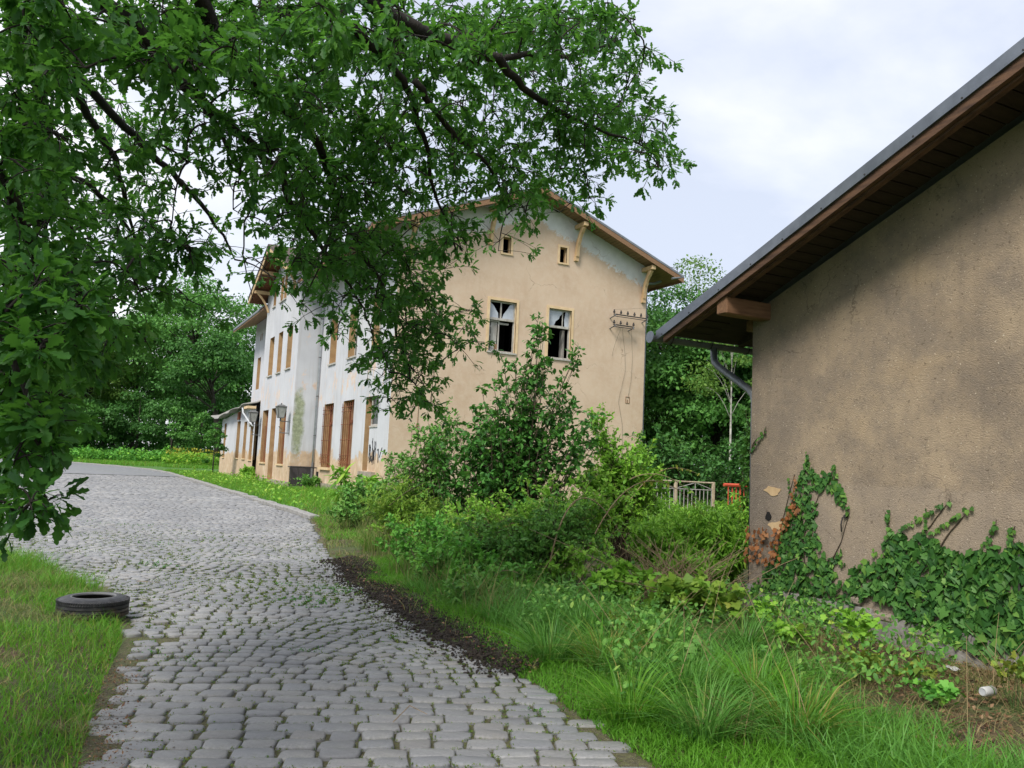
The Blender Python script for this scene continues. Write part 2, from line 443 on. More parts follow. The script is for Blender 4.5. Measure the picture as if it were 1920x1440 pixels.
M['oldwhite'] = simple('weathered_white_paint', (.52, .50, .46), (.28, .26, .23), 9, .7, .4, 40, .006, (1, 1, .3))
M['glass'] = simple('dusty_dark_room_glass', (.05, .055, .06), (.03, .033, .037), 3, .12, 0, spec=0.8)  # opaque; the dark room behind the dirty pane is put into its colour
M['shard'] = simple('sky_toned_glass', (.42, .46, .50), (.30, .33, .37), 4, .2, 0, spec=0.8)  # pale because the sky's reflection is put into the colour
M['eavewood'] = simple('brown_eave_wood', (.30, .175, .095), (.15, .08, .042), 3, .8, .4, 24, .008, (6, .6, 6))
M['soffit'] = simple('weathered_soffit_board', (.36, .235, .14), (.19, .115, .07), 3, .85, .4, 30, .008, (6, .7, 6))
M['towersoffit'] = simple('red_brown_soffit', (.20, .075, .03), (.10, .04, .02), 3, .8, .4, 24, .008, (.7, 6, 6))
M['beamwood'] = simple('light_bracket_wood', (.62, .45, .26), (.44, .29, .15), 4, .8, .3, 26, .006, (2, 2, .6))
M['shedbarge'] = simple('dark_barge_board', (.145, .075, .04), (.05, .026, .016), 3, .75, .5, 24, .008, (8, .8, 8))
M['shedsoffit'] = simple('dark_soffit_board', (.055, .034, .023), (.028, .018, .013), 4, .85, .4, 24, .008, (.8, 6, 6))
M['shedbeam'] = simple('brown_purlin_wood', (.25, .135, .07), (.13, .065, .033), 4, .8, .4, 30, .006, (.8, 6, 6))
M['zinc'] = simple('dull_zinc', (.21, .228, .26), (.14, .155, .18), 5, .42, .12, 20, .004, metal=.55)
M['gutter'] = simple('grey_gutter', (.22, .235, .25), (.15, .16, .17), 7, .5, .1, 20, .004, metal=.4)
M['pipe'] = simple('light_grey_pipe', (.55, .57, .60), (.40, .42, .45), 5, .55, .1)
M['roofsheet'] = simple('grey_roof_sheet', (.20, .22, .25), (.13, .14, .16), 3, .6, .2, 12)
M['tiles'] = simple('brown_roof_tile', (.17, .13, .12), (.09, .07, .065), 5, .8, .3)
M['felt'] = simple('bleached_roof_felt', (.34, .33, .31), (.17, .165, .155), 3, .9, .5, 14, .03)
M['iron'] = simple('dark_iron', (.045, .042, .042), (.025, .022, .02), 9, .65, .2)
M['greyiron'] = simple('grey_painted_iron', (.16, .165, .17), (.10, .10, .10), 9, .6, .2)
M['lampglass'] = simple('dirty_lantern_glass', (.40, .41, .40), (.26, .27, .26), 5, .25, 0, spec=.6)
M['kerb'] = simple('granite_kerb', (.33, .325, .31), (.19, .185, .175), 9, .85, .4, 60, .006)
M['soil'] = simple('black_soil', (.062, .047, .035), (.02, .015, .012), 11, .95, 1.0, 35, .05)
M['fencepost'] = simple('rusty_cream_paint', (.50, .42, .30), (.30, .23, .15), 6, .75, .3)
M['fencewhite'] = simple('worn_white_paint', (.40, .385, .36), (.26, .24, .22), 8, .7, .2)
M['fencered'] = simple('red_painted_metal', (.55, .085, .035), (.40, .06, .03), 5, .55, .1)
M['paper'] = simple('white_paper', (.55, .56, .56), (.36, .37, .37), 9, .7, .3)
M['paint_black'] = simple('black_spray_paint', (.02, .02, .025), (.01, .01, .012), 6, .6, 0)
M['scrub'] = simple('rubble_stone', (.26, .215, .17), (.14, .115, .09), 5, .9, .5, 25, .03)

def mat_tyre():
    t = NT('tyre_rubber')
    g = t.n('NewGeometry'); sx = t.n('SeparateXYZ'); t.l(g.outputs['Position'], sx.inputs[0])
    c = t.ramp(t.noise(8, 6, .6), [(0.35, (.012, .012, .014)), (0.7, (.028, .028, .031))])
    dirt = t.math('MULTIPLY', t.math('SUBTRACT', t.math('ADD', t.math('MULTIPLY', t.noise(9, 7, .7), .34), -.04), sx.outputs[2]), 14, True)
    c = t.mix(t.math('MULTIPLY', dirt, .75), c, (.13, .095, .06))
    c = t.mix(t.ramp(t.noise(16, 8, .75), [(0.5, 0), (0.72, .5)]), c, (.11, .105, .095))
    t.col(c); t.set(Roughness=t.ramp(t.noise(14, 5), [(0.3, .42), (0.7, .62)]))
    t.bump(t.noise(60, 4), .2, .004)
    return t.m
M['tyre'] = mat_tyre()

def mat_cobble():
    t = NT('basalt_cobble')
    a = t.n('Attribute'); a.attribute_name = 'tint'
    c = t.ramp(a.outputs['Fac'], [(0, (.225, .226, .23)), (.2, (.305, .305, .304)), (.45, (.265, .271, .281)), (.65, (.335, .325, .305)), (.85, (.365, .364, .36)), (1, (.28, .262, .24))])
    n = t.noise(38, 6, .7)
    c = t.mix(t.ramp(n, [(0.35, .5), (0.62, 0)]), c, (.105, .107, .115))
    c = t.mix(t.ramp(t.noise(3.2, 7, .7), [(0.56, 0), (0.72, .55)]), c, (.13, .135, .075))
    c = t.mix(t.ramp(t.noise(120, 2, .5), [(0.64, 0), (0.73, .6)]), c, (.34, .34, .33))
    c = t.mix(t.ramp(t.noise(.7, 5, .6), [(0.46, .45), (0.62, 0)]), c, (.13, .132, .14))
    t.col(c); t.set(Roughness=t.ramp(t.noise(20, 4), [(0.3, .42), (0.7, .65)]))
    t.b.inputs['Specular IOR Level'].default_value = 0.5
    t.bump(t.math('ADD', n, t.noise(150, 3)), .4, .006)
    return t.m
M['cobble'] = mat_cobble()

def mat_bed():
    t = NT('mossy_joint_soil')
    c = t.ramp(t.noise(30, 6, .65), [(0.3, (.05, .042, .026)), (0.55, (.10, .095, .04)), (0.75, (.14, .165, .045))])
    c = t.mix(t.ramp(t.noise(.9, 6, .7), [(0.5, 0), (0.62, .6)]), c, (.07, .10, .025))
    gr = t.ramp(t.noise(170, 2, .5), [(0.6, 0), (0.7, .8)])
    c = t.mix(gr, c, (.33, .30, .26))
    t.col(c); t.set(Roughness=.95)
    t.bump(t.noise(90, 4), .8, .015)
    return t.m
M['bed'] = mat_bed()

def mat_farroad():
    t = NT('far_cobbles')
    v = t.n('TexVoronoi'); v.inputs['Scale'].default_value = 6; t.l(t.coord(), v.inputs['Vector'])
    c = t.ramp(v.outputs['Color'], [(0.2, (.16, .165, .18)), (.8, (.23, .23, .235))])
    c = t.mix(t.ramp(t.noise(.35, 7, .7), [(.52, 0), (.7, .45)]), c, (.16, .18, .09))
    t.col(c); t.set(Roughness=.5)
    t.bump(v.outputs['Distance'], .3, .02)
    return t.m
M['farroad'] = mat_farroad()

def mat_ground():
    t = NT('ground_soil')
    c = t.ramp(t.noise(9, 8, .7), [(0.3, (.045, .028, .016)), (0.5, (.095, .06, .035)), (0.7, (.17, .115, .065))])
    c = t.mix(t.ramp(t.noise(.8, 6, .65), [(0.42, .0), (0.6, .85)]), c, t.ramp(t.noise(20, 6, .7), [(0.3, (.03, .07, .012)), (0.7, (.09, .16, .03))]))
    t.col(c); t.set(Roughness=.95)
    t.bump(t.noise(30, 6, .7), .9, .05)
    return t.m
M['ground'] = mat_ground()
M['meadow'] = simple('meadow', (.08, .19, .025), (.04, .11, .018), 1.2, .95, .8, 9, .1)
M['grit'] = simple('brown_grit', (.20, .17, .14), (.10, .085, .07), 30, .9, 0)
M['rasp'] = leafmat('raspberry_leaf', [G(0.134, 0.300, 0.033), G(0.188, 0.360, 0.044), G(0.268, 0.396, 0.055), G(0.114, 0.252, 0.033), G(0.442, 0.408, 0.077)], 0.5, 0.4, (.24, .42, .06))

# ------------------------------------------------------------------ ground, road, kerb
L_EDGE = [(0.10, 2.0), (0.10, 4.5), (0.20, 5.7), (0.40, 7.3), (0.38, 8.6), (0.30, 9.6), (-0.15, 11.2), (-0.9, 13.3), (-2.6, 15.5), (-7, 18.5), (-18, 22)]
R_EDGE = [(2.55, 2.0), (2.72, 3.7), (2.90, 5.1), (2.86, 7.0), (3.08, 10.2), (3.7, 14.0), (4.55, 17.9), (5.03, 20.5), (5.03, 60), (4.4, 68), (2.2, 78), (-1.5, 88), (-8, 95)]
B_EDGE = [(2.75, 4.4), (3.02, 5.5), (3.20, 6.5), (3.34, 7.5), (3.42, 9), (3.42, 10.4), (3.6, 11.3), (4.2, 14.5)]

def road_z(x, y):
    x = np.asarray(x, float); y = np.asarray(y, float)
    z = 0.05 * (fnoise(x * .35, y * .35, 3) - .5)
    d = y * .89 + x * .45
    z = z - 0.035 * np.exp(-((d - 10.3) / .45) ** 2) + 0.02 * np.exp(-((d - 11.3) / .5) ** 2)
    return z

def on_road(x, y):
    return (x > np.where(y < 22, pl_x(L_EDGE, y), -60)) & (x < pl_x(R_EDGE, y)) & (y < 95)

def ground_z(x, y):
    x = np.asarray(x, float); y = np.asarray(y, float)
    r = pl_x(R_EDGE, y)
    d = np.clip((x - r) / .8, 0, 1)
    z = .01 + (.05 * d + .08 * (fnoise(x * .8, y * .8, 8) - .5) * d) * np.where(y < 12, np.clip((5.3 - x) / 1.2, .12, 1), 1)
    z = np.where(x > 6.3, z * np.clip(1 - (x - 6.3) / .5, .2, 1), z)
    l = pl_x(L_EDGE, np.minimum(y, 22))
    dl = np.clip((l - x) / .4, 0, 1)
    zl = .01 + .05 * dl + .05 * (fnoise(x * 1.3, y * 1.3, 9) - .5) * dl
    z = np.where((x < l) & (y < 22), zl, z)
    z = np.where(on_road(x, y), -.12, z)
    return z

def axis(lo, mid0, mid1, hi, fine, n):
    a = np.arange(mid0, mid1 + 1e-6, fine)
    g = np.geomspace(fine, 1, n)
    left = mid0 - (mid0 - lo) * (np.geomspace(.004, 1, n)); right = mid1 + (hi - mid1) * np.geomspace(.004, 1, n)
    return np.concatenate([left[::-1], a, right])
ax_ = axis(-900, -3, 10, 900, .16, 26); ay_ = axis(-300, 1.5, 24, 1600, .16, 30)
gx, gy = np.meshgrid(ax_, ay_)
gv = np.stack([gx.ravel(), gy.ravel(), ground_z(gx.ravel(), gy.ravel())], 1)
nx, ny = len(ax_), len(ay_)
ii = (np.arange(ny - 1)[:, None] * nx + np.arange(nx - 1)[None]).ravel()
gf = np.stack([ii, ii + 1, ii + 1 + nx, ii + nx], 1)
cx_ = gv[gf].mean(1)
far = (cx_[:, 1] > 24) | (cx_[:, 0] < -3.2) | (cx_[:, 0] > 30)
o = link('ground', make_mesh('ground', gv, [gf], mats=[M['ground'], M['meadow']], midx=far.astype(int), smooth=True))
tag(o, 'bare soil and meadow ground around the cobbled road', 'ground', kind='structure')

road = empty('road', (0, 0, 0), 'grey cobbled road curving left past the old building', 'road', kind='structure')
# bed strips (soil and moss in the joints), far part with the stones in its material
def strip(name, ys, mat, sub=14, zoff=0.0, parent=road):
    V = []; n = sub + 1
    for y in ys:
        a = float(pl_x(L_EDGE, y)) - .25 if y < 22 else -40.0
        b = float(pl_x(R_EDGE, y)) + .12
        t = np.linspace(0, 1, n); t = t if y < 22 else 1 - (1 - t) ** 2.2
        xs = a + (b - a) * t
        V.append(np.stack([xs, np.full(n, y), road_z(xs, np.full(n, y)) + zoff], 1))
    V = np.concatenate(V); i = (np.arange(len(ys) - 1)[:, None] * n + np.arange(sub)[None]).ravel()
    o = link(name, make_mesh(name, V, [np.stack([i, i + 1, i + 1 + n, i + n], 1)], mat, smooth=True), parent)
    return o
strip('joint_bed', np.arange(2, 52.01, .2), M['bed'], 24, 0.0)
o = strip('far_paving', np.concatenate([np.arange(51.9, 95, 1.0)]), M['farroad'], 20, 0.03)

def stones(cx, cy, hx, hy, th, tint, hgt, npts=8, low=False, jit=.10):
    """rounded worn stones: returns V, [quads, tris], tint"""
    N = len(cx); k = npts
    ang = (np.arange(k) + .5) / k * 2 * np.pi
    ca, sa = np.cos(ang), np.sin(ang); p = 0.33
    ox = np.sign(ca) * np.abs(ca) ** p; oy = np.sign(sa) * np.abs(sa) ** p
    ox = np.broadcast_to(ox, (N, k)) * (1 + jit * RNG.uniform(-1, 1, (N, k))); oy = np.broadcast_to(oy, (N, k)) * (1 + jit * RNG.uniform(-1, 1, (N, k)))
    z0 = road_z(cx, cy); tx = RNG.normal(0, .013, N); ty = RNG.normal(0, .013, N)
    rings = []
    for s_, dz in ((1.0, -.05), (1.0, -.012), (.955, -.003), (.87, 0.0)) if not low else ((1.04, -.02), (.99, -.004), (.92, 0.0)):
        lx = ox * hx[:, None] * s_; ly = oy * hy[:, None] * s_
        x = cx[:, None] + lx * np.cos(th)[:, None] - ly * np.sin(th)[:, None]
        y = cy[:, None] + lx * np.sin(th)[:, None] + ly * np.cos(th)[:, None]
        z = (z0 + hgt)[:, None] + dz + tx[:, None] * lx + ty[:, None] * ly
        rings.append(np.stack([x, y, z], -1))
    c = np.stack([cx, cy, z0 + hgt + .0015], -1)[:, None, :]
    V = np.concatenate(rings + [c], 1); R = len(rings); per = R * k + 1
    q = []; t = []
    for r in range(R - 1):
        for i in range(k):
            q.append((r * k + i, r * k + (i + 1) % k, (r + 1) * k + (i + 1) % k, (r + 1) * k + i))
    for i in range(k): t.append(((R - 1) * k + i, (R - 1) * k + (i + 1) % k, R * k))
    q = np.array(q); t = np.array(t); off = (np.arange(N) * per)[:, None, None]
    return V.reshape(-1, 3), [(q[None] + off).reshape(-1, 4), (t[None] + off).reshape(-1, 3)], np.repeat(tint, per)

YAW = math.radians(26.96)
FWD = np.array([math.sin(YAW), math.cos(YAW)]); RGT = np.array([math.cos(YAW), -math.sin(YAW)])
ROT = math.radians(5.0)                                   # rows lean a little to the road
FW2 = FWD * math.cos(ROT) - RGT * math.sin(ROT); RG2 = RGT * math.cos(ROT) + FWD * math.sin(ROT)
lst = []
s_ = 3.2
while s_ < 50:
    nearz = s_ < 5.75
    b = (RNG.uniform(.122, .152) if nearz else RNG.uniform(.105, .13)) if s_ < 24 else .20
    t_ = -34.0 if s_ > 12 else -7.0
    tmax = 12.0 + s_ * .3
    t_ += RNG.uniform(0, .2)
    ts = []; ws = []
    while t_ < tmax:
        a = (RNG.uniform(.17, .25) if nearz else RNG.uniform(.115, .18)) if s_ < 24 else RNG.uniform(.19, .3)
        ts.append(t_ + a / 2); ws.append(a); t_ += a
    ts = np.array(ts); ws = np.array(ws)
    if nearz:
        ss = s_ + .05 * np.sin(ts * .9 + .6) + RNG.normal(0, .006, len(ts)); sl = .045 * np.cos(ts * .9 + .6)
    else:
        per = 2.1; ph = (ts + .35 * np.sin(s_ * .2)) / per
        fr = ph - np.floor(ph)
        am = .34 * min(1, (s_ - 5.75) / .8)
        ss = s_ + am * (1 - (2 * fr - 1) ** 2) - am * .5 + RNG.normal(0, .008, len(ts)); sl = am * (-4 * (2 * fr - 1)) / per
    x = ts * RG2[0] + ss * FW2[0]; y = ts * RG2[1] + ss * FW2[1]
    th = math.atan2(RG2[1], RG2[0]) + np.arctan(sl) + RNG.normal(0, .03, len(ts))
    lst.append(np.stack([x, y, ws / 2 * RNG.uniform(.90, .97, len(ts)), np.full(len(ts), b / 2) * RNG.uniform(.88, .97, len(ts)), th, np.full(len(ts), s_)], 1))
    s_ += b
ST = np.concatenate(lst)
x, y = ST[:, 0], ST[:, 1]
le = np.where(y < 22, pl_x(L_EDGE, np.minimum(y, 22)), -60); re_ = pl_x(R_EDGE, y)
wob = .16 * (fnoise(x * 1.1, y * 1.1, 21) - .5) * 2
keep = on_road(x, y) & (x > le + .10 + wob) & (x < re_ - .04 + wob * .5) & (y < 51.5) & (y > 2.4)
depth = x * FWD[0] + y * FWD[1]; lat = x * RGT[0] + y * RGT[1]
keep &= (lat > -depth * .70 - .6) & (lat < depth * .66 + .6)
# a few are missing, sunk or covered
keep &= ~((x < le + .38) & (RNG.random(len(x)) < .13))
ST = ST[keep]; depth = depth[keep]; lat = lat[keep]
H_ = .020 + RNG.normal(0, .004, len(ST))
TT = np.clip(RNG.random(len(ST)), 0, 1)
vis = (np.abs(lat) < depth * .62) & (depth > 3.55)
order = np.argsort(np.where(vis, depth, 1e9))
pick = order[:300]
single = np.zeros(len(ST), bool); single[pick] = True
mid = ~single & (depth < 20); far_ = ~single & (depth >= 20)
V1, F1, T1 = stones(*ST[mid, :5].T, TT[mid], H_[mid])
o = link('paving', make_mesh('cobbles', V1, F1, M['cobble'], T1, smooth=True), road); o['kind'] = 'stuff'
V1, F1, T1 = stones(*ST[far_, :5].T, TT[far_], H_[far_], 6, True)
o = link('paving', make_mesh('cobbles_beyond', V1, F1, M['cobble'], T1, smooth=True), road); o['kind'] = 'stuff'
cm = []
for i in range(14):
    V1, F1, T1 = stones(np.zeros(1), np.zeros(1), np.full(1, .12), np.full(1, .075), np.zeros(1), np.array([(i + .5) / 14]), np.zeros(1))
    V1[:, 2] -= float(road_z(0., 0.)); cm.append(make_mesh('cobble', V1, F1, M['cobble'], T1, smooth=True))
for i in pick:
    r = ST[i]
    o = bpy.data.objects.new('cobble', cm[RNG.integers(14)]); COL.objects.link(o); o.parent = road
    o.location = (r[0], r[1], float(road_z(r[0], r[1])) + H_[i]); o.rotation_euler = (RNG.normal(0, .02), RNG.normal(0, .02), r[4] + (math.pi if RNG.random() < .5 else 0))
    o.scale = (r[2] / .12, r[3] / .075, 1)

kerb = empty('kerb', (5.03, 20.4, 0), 'pale granite kerb between the cobbles and the grass strip', 'kerb', kind='structure')
y = 20.4; km = None; i = 0
while y < 88:
    L = random.choice((.9, 1.0, 1.15))
    xx = float(pl_x(R_EDGE, y)); x2 = float(pl_x(R_EDGE, y + L))
    mb = MB(); mb.box(-.01, .24, .008, math.hypot(L, x2 - xx) - .012, -.1, .105)
    o = mb.build('kerb_stone', M['kerb'], None, bevel=.015); o.parent = kerb
    o.location = (xx + .03 + random.uniform(-.015, .015) - 5.03, y - 20.4, random.uniform(-.02, .01)); o.rotation_euler = (0, random.uniform(-.03, .03), -math.atan2(x2 - xx, L))
    y += L

# dark heap of soil pushed up along the right edge of the cobbles
P = [(float(pl_x(R_EDGE, t)) - .05, t) for t in np.linspace(5.2, 12.2, 60)]
V = []; NW = 16
for (x0, t) in P:
    x1 = float(pl_x(B_EDGE, t)) + .22 - (.30 * np.clip((5.9 - t) / .7, 0, 1)) - .25 * np.clip((t - 11.3) / .9, 0, 1)
    x1 = max(x1, x0 + .05)
    for k in range(NW):
        u = k / (NW - 1); xx = x0 + (x1 - x0 - .1) * u
        h = math.sin(math.pi * min(1, u * .62 + .02)) * .055 * (.5 + float(fnoise(t * 1.3, u * 2, 5))) * min(1, (x1 - x0) / .4)
        V.append((xx, t, float(road_z(xx, t)) + .005 + h + .05 * (float(fnoise(xx * 9, t * 9, 6)) - .5) + .035 * (float(vnoise(xx * 26, t * 26, 7)) - .5)))
n = NW; ii = (np.arange(len(P) - 1)[:, None] * n + np.arange(n - 1)[None]).ravel()
o = link('soil_heap', make_mesh('soil_heap', np.array(V), [np.stack([ii, ii + 1, ii + 1 + n, ii + n], 1)], M['soil'], smooth=True))
tag(o, 'long low heap of black soil along the right edge of the cobbles', 'soil heap', kind='structure')

# ------------------------------------------------------------------ foliage and grass machinery
def tmpl(pts, fold=.25, curl=.12):
    """half outline [(x, y)] -> a leaf folded on its midrib"""
    xs = np.array([p[0] for p in pts]); ys = np.array([p[1] for p in pts]); n = len(pts)
    z = -curl * xs ** 2
    mid = np.stack([xs, np.zeros(n), z], 1); lf = np.stack([xs, ys, z + fold * ys], 1); rt = np.stack([xs, -ys, z + fold * ys], 1)
    V = np.concatenate([mid, lf, rt]); q = []
    for i in range(n - 1):
        q.append((i, i + 1, n + i + 1, n + i)); q.append((i + 1, i, 2 * n + i, 2 * n + i + 1))
    return V, np.array(q)
T_OAK = tmpl([(0, .012), (.14, .03), (.27, .15), (.36, .10), (.50, .23), (.60, .15), (.74, .28), (.83, .19), (.94, .17), (1, .02)], .2, .15)
T_OAKS = tmpl([(0, .015), (.2, .06), (.36, .17), (.46, .09), (.66, .23), (.76, .13), (.90, .15), (1, .02)], .22, .22)
T_OVAL = tmpl([(0, .02), (.25, .24), (.6, .28), (.85, .14), (1, .01)], .25, .2)
T_LANCE = tmpl([(0, .02), (.3, .13), (.65, .12), (1, .01)], .25, .3)
T_DIA = tmpl([(0, .03), (.45, .3), (1, .02)], .3, .15)
T_LOBE = tmpl([(0, .03), (.06, .22), (-.02, .42), (.2, .36), (.36, .30), (.38, .52), (.58, .42), (.70, .22), (.80, .24), (1, .01)], .12, .15)
T_IVY = tmpl([(0, .03), (-.1, .30), (.08, .40), (.22, .33), (.34, .5), (.5, .38), (.62, .24), (1, .01)], .10, .18)

def frames(dirs, up, roll):
    """orthonormal leaf frames: x along dirs, z near up rotated by roll"""
    d = dirs / (np.linalg.norm(dirs, axis=1, keepdims=True) + 1e-9)
    y = np.cross(up, d); ny_ = np.linalg.norm(y, axis=1, keepdims=True)
    y = np.where(ny_ < 1e-4, np.cross(np.array([[1., 0, 0.3]]), d), y); y /= np.linalg.norm(y, axis=1, keepdims=True) + 1e-9
    z = np.cross(d, y)
    c, s = np.cos(roll)[:, None], np.sin(roll)[:, None]
    return np.stack([d, y * c + z * s, z * c - y * s], 1)

class Leaves:
    def __init__(s): s.p = []; s.d = []; s.sz = []; s.t = []; s.up = []
    def add(s, p, d, size, tint, up=None):
        p = np.asarray(p, float).reshape(-1, 3); n = len(p)
        s.p.append(p); s.d.append(np.asarray(d, float).reshape(-1, 3)); s.sz.append(np.broadcast_to(size, n).astype(float)); s.t.append(np.broadcast_to(tint, n).astype(float))
        s.up.append(np.broadcast_to(np.array([0., 0, 1]) if up is None else up, (n, 3)))
    def cat(s):
        s.P = np.concatenate(s.p); s.D = np.concatenate(s.d); s.S = np.concatenate(s.sz); s.T = np.clip(np.concatenate(s.t), 0, 1); s.U = np.concatenate(s.up)
        s.F = frames(s.D, s.U + RNG.normal(0, .25, s.U.shape), RNG.normal(0, .45, len(s.P)))
    def build(s, name, mat, template, parent, sel=None, kind='stuff'):
        V, Q = template
        P, F, S, T = (a if sel is None else a[sel] for a in (s.P, s.F, s.S, s.T))
        if not len(P): return
        vv = P[:, None, :] + S[:, None, None] * np.einsum('vk,nkj->nvj', V, F)
        q = (Q[None] + (np.arange(len(P)) * len(V))[:, None, None]).reshape(-1, 4)
        o = link(name, make_mesh(name, vv.reshape(-1, 3), [q], mat, np.repeat(T, len(V)), smooth=True), parent)
        if kind: o['kind'] = kind
        return o
    def singles(s, name, mat, template, parent, idx, nvar=8):
        V, Q = template
        ms = [make_mesh(name, V, [Q], mat, np.full(len(V), (i + .5) / nvar), smooth=True) for i in range(nvar)]
        off = parent.location
        for i in idx:
            o = bpy.data.objects.new(name, ms[min(nvar - 1, int(s.T[i] * nvar))]); COL.objects.link(o); o.parent = parent
            F = s.F[i] * s.S[i]; p = s.P[i]
            o.matrix_basis = Matrix(((F[0][0], F[1][0], F[2][0], p[0] - off.x), (F[0][1], F[1][1], F[2][1], p[1] - off.y), (F[0][2], F[1][2], F[2][2], p[2] - off.z), (0, 0, 0, 1)))

def bez(a, b, c, n):
    t = np.linspace(0, 1, n)[:, None]
    return (1 - t) ** 2 * a + 2 * t * (1 - t) * b + t * t * c

def tubes_np(paths, radii, k=3):
    """many thin tubes as one mesh: paths list of (n,3), radii list of (n,)"""
    VV = []; QQ = []; base = 0
    for p, r in zip(paths, radii):
        n = len(p); t = np.gradient(p, axis=0); t /= np.linalg.norm(t, axis=1, keepdims=True) + 1e-9
        ref = np.array([.31, .27, .91]) if abs(t[0][2]) < .9 else np.array([1., .2, 0])
        u = np.cross(t, ref); u /= np.linalg.norm(u, axis=1, keepdims=True) + 1e-9; v = np.cross(t, u)
        a = np.arange(k) / k * 2 * np.pi
        ring = p[:, None, :] + (np.cos(a)[None, :, None] * u[:, None, :] + np.sin(a)[None, :, None] * v[:, None, :]) * np.asarray(r)[:, None, None]
        VV.append(ring.reshape(-1, 3))
        i = (np.arange(n - 1)[:, None] * k + np.arange(k)[None]).ravel(); j = (np.arange(n - 1)[:, None] * k + (np.arange(k)[None] + 1) % k).ravel()
        QQ.append(np.stack([i, j, j + k, i + k], 1) + base); base += n * k
    return np.concatenate(VV), [np.concatenate(QQ)]

def blades(px, py, pz, h, w, bend, tint, seg=3, name='grass', mat=None, dirs=None):
    n = len(px); a = RNG.uniform(0, 2 * np.pi, n) if dirs is None else dirs
    fa = a + RNG.normal(0, .8, n)
    lv = np.linspace(0, 1, seg + 1)
    wid = np.array([1, .85, .55, .06]) if seg == 3 else np.linspace(1, .06, seg + 1)
    off = bend[:, None] * lv[None] ** 1.8 * h[:, None]
    up = h[:, None] * (lv[None] - .35 * np.clip(bend, 0, 1.5)[:, None] * lv[None] ** 2.4)
    cx = px[:, None] + np.cos(a)[:, None] * off; cy = py[:, None] + np.sin(a)[:, None] * off; cz = pz[:, None] + up
    sx = -np.sin(fa)[:, None] * w[:, None] * wid[None] * .5; sy = np.cos(fa)[:, None] * w[:, None] * wid[None] * .5
    L = np.stack([cx - sx, cy - sy, cz], -1); R = np.stack([cx + sx, cy + sy, cz], -1)
    V = np.stack([L, R], 2).reshape(n, -1, 3); per = 2 * (seg + 1)
    q = np.array([(2 * i, 2 * i + 1, 2 * i + 3, 2 * i + 2) for i in range(seg)])
    Q = (q[None] + (np.arange(n) * per)[:, None, None]).reshape(-1, 4)
    return make_mesh(name, V.reshape(-1, 3), [Q], mat, np.repeat(np.clip(tint, 0, 1), per), smooth=True)
# ------------------------------------------------------------------ buildings
class Frame:
    def __init__(s, O, U, N): s.O = Vector(O); s.U = Vector(U); s.N = Vector(N)
    def p(s, u, v, n=0): return tuple(s.O + s.U * u + Vector((0, 0, v)) + s.N * n)
    def box(s, mb, u0, u1, v0, v1, n0, n1):
        c = [s.p(u0, v0, n0), s.p(u1, v0, n0), s.p(u1, v0, n1), s.p(u0, v0, n1), s.p(u0, v1, n0), s.p(u1, v1, n0), s.p(u1, v1, n1), s.p(u0, v1, n1)]
        if s.U.cross(Vector((0, 0, 1))).dot(s.N) > 0: c = [c[i] for i in (3, 2, 1, 0, 7, 6, 5, 4)]
        mb.hexa(c)
    def obox(s, name, mat, parent, u0, u1, v0, v1, n0, n1, label=None, bevel=0):
        mb = MB(); s.box(mb, u0, u1, v0, v1, n0, n1); return mb.build(name, mat, parent, label, bevel=bevel)

def clip(poly, P):
    """Sutherland-Hodgman against the convex counter-clockwise polygon P"""
    out = poly
    for i in range(len(P)):
        a, b = P[i], P[(i + 1) % len(P)]; inp = out; out = []
        side = lambda q: (b[0] - a[0]) * (q[1] - a[1]) - (b[1] - a[1]) * (q[0] - a[0])
        for j in range(len(inp)):
            p, q = inp[j], inp[(j + 1) % len(inp)]; sp, sq = side(p), side(q)
            if sp >= 0: out.append(p)
            if (sp >= 0) != (sq >= 0):
                t = sp / (sp - sq); out.append((p[0] + (q[0] - p[0]) * t, p[1] + (q[1] - p[1]) * t))
        if not out: return []
    return out

def wall(F, name, mat, parent, P, holes=(), reveal=None, depth=.3, label=None):
    us = sorted({p[0] for p in P} | {h[0] for h in holes} | {h[1] for h in holes}); vs_ = sorted({p[1] for p in P} | {h[2] for h in holes} | {h[3] for h in holes})
    mb = MB(); flip = F.U.cross(Vector((0, 0, 1))).dot(F.N) < 0
    for u0, u1 in zip(us, us[1:]):
        for v0, v1 in zip(vs_, vs_[1:]):
            cu, cv = (u0 + u1) / 2, (v0 + v1) / 2
            if any(h[0] < cu < h[1] and h[2] < cv < h[3] for h in holes): continue
            q = clip([(u0, v0), (u1, v0), (u1, v1), (u0, v1)], P)
            if len(q) > 2:
                pts = [F.p(a, b) for a, b in q]; mb.poly(pts[::-1] if flip else pts)
    o = mb.build(name, mat, parent, label)
    if reveal:
        for (u0, u1, v0, v1) in holes:
            r = MB()
            for a, b in (((u0, v0), (u1, v0)), ((u1, v0), (u1, v1)), ((u1, v1), (u0, v1)), ((u0, v1), (u0, v0))):
                pts = [F.p(*a), F.p(*b), F.p(*b, -depth), F.p(*a, -depth)]; r.poly(pts if not flip else pts[::-1])
            rv = r.build('window_reveal', reveal, None); rv.parent = o
    return o

def trim(F, parent, u0, u1, v0, v1, w, mat, name='window_surround', pr=.025):
    mb = MB()
    F.box(mb, u0 - w, u0, v0 - w * .3, v1 + w, -.05, pr); F.box(mb, u1, u1 + w, v0 - w * .3, v1 + w, -.05, pr); F.box(mb, u0, u1, v1, v1 + w, -.05, pr)
    return mb.build(name, mat, parent)

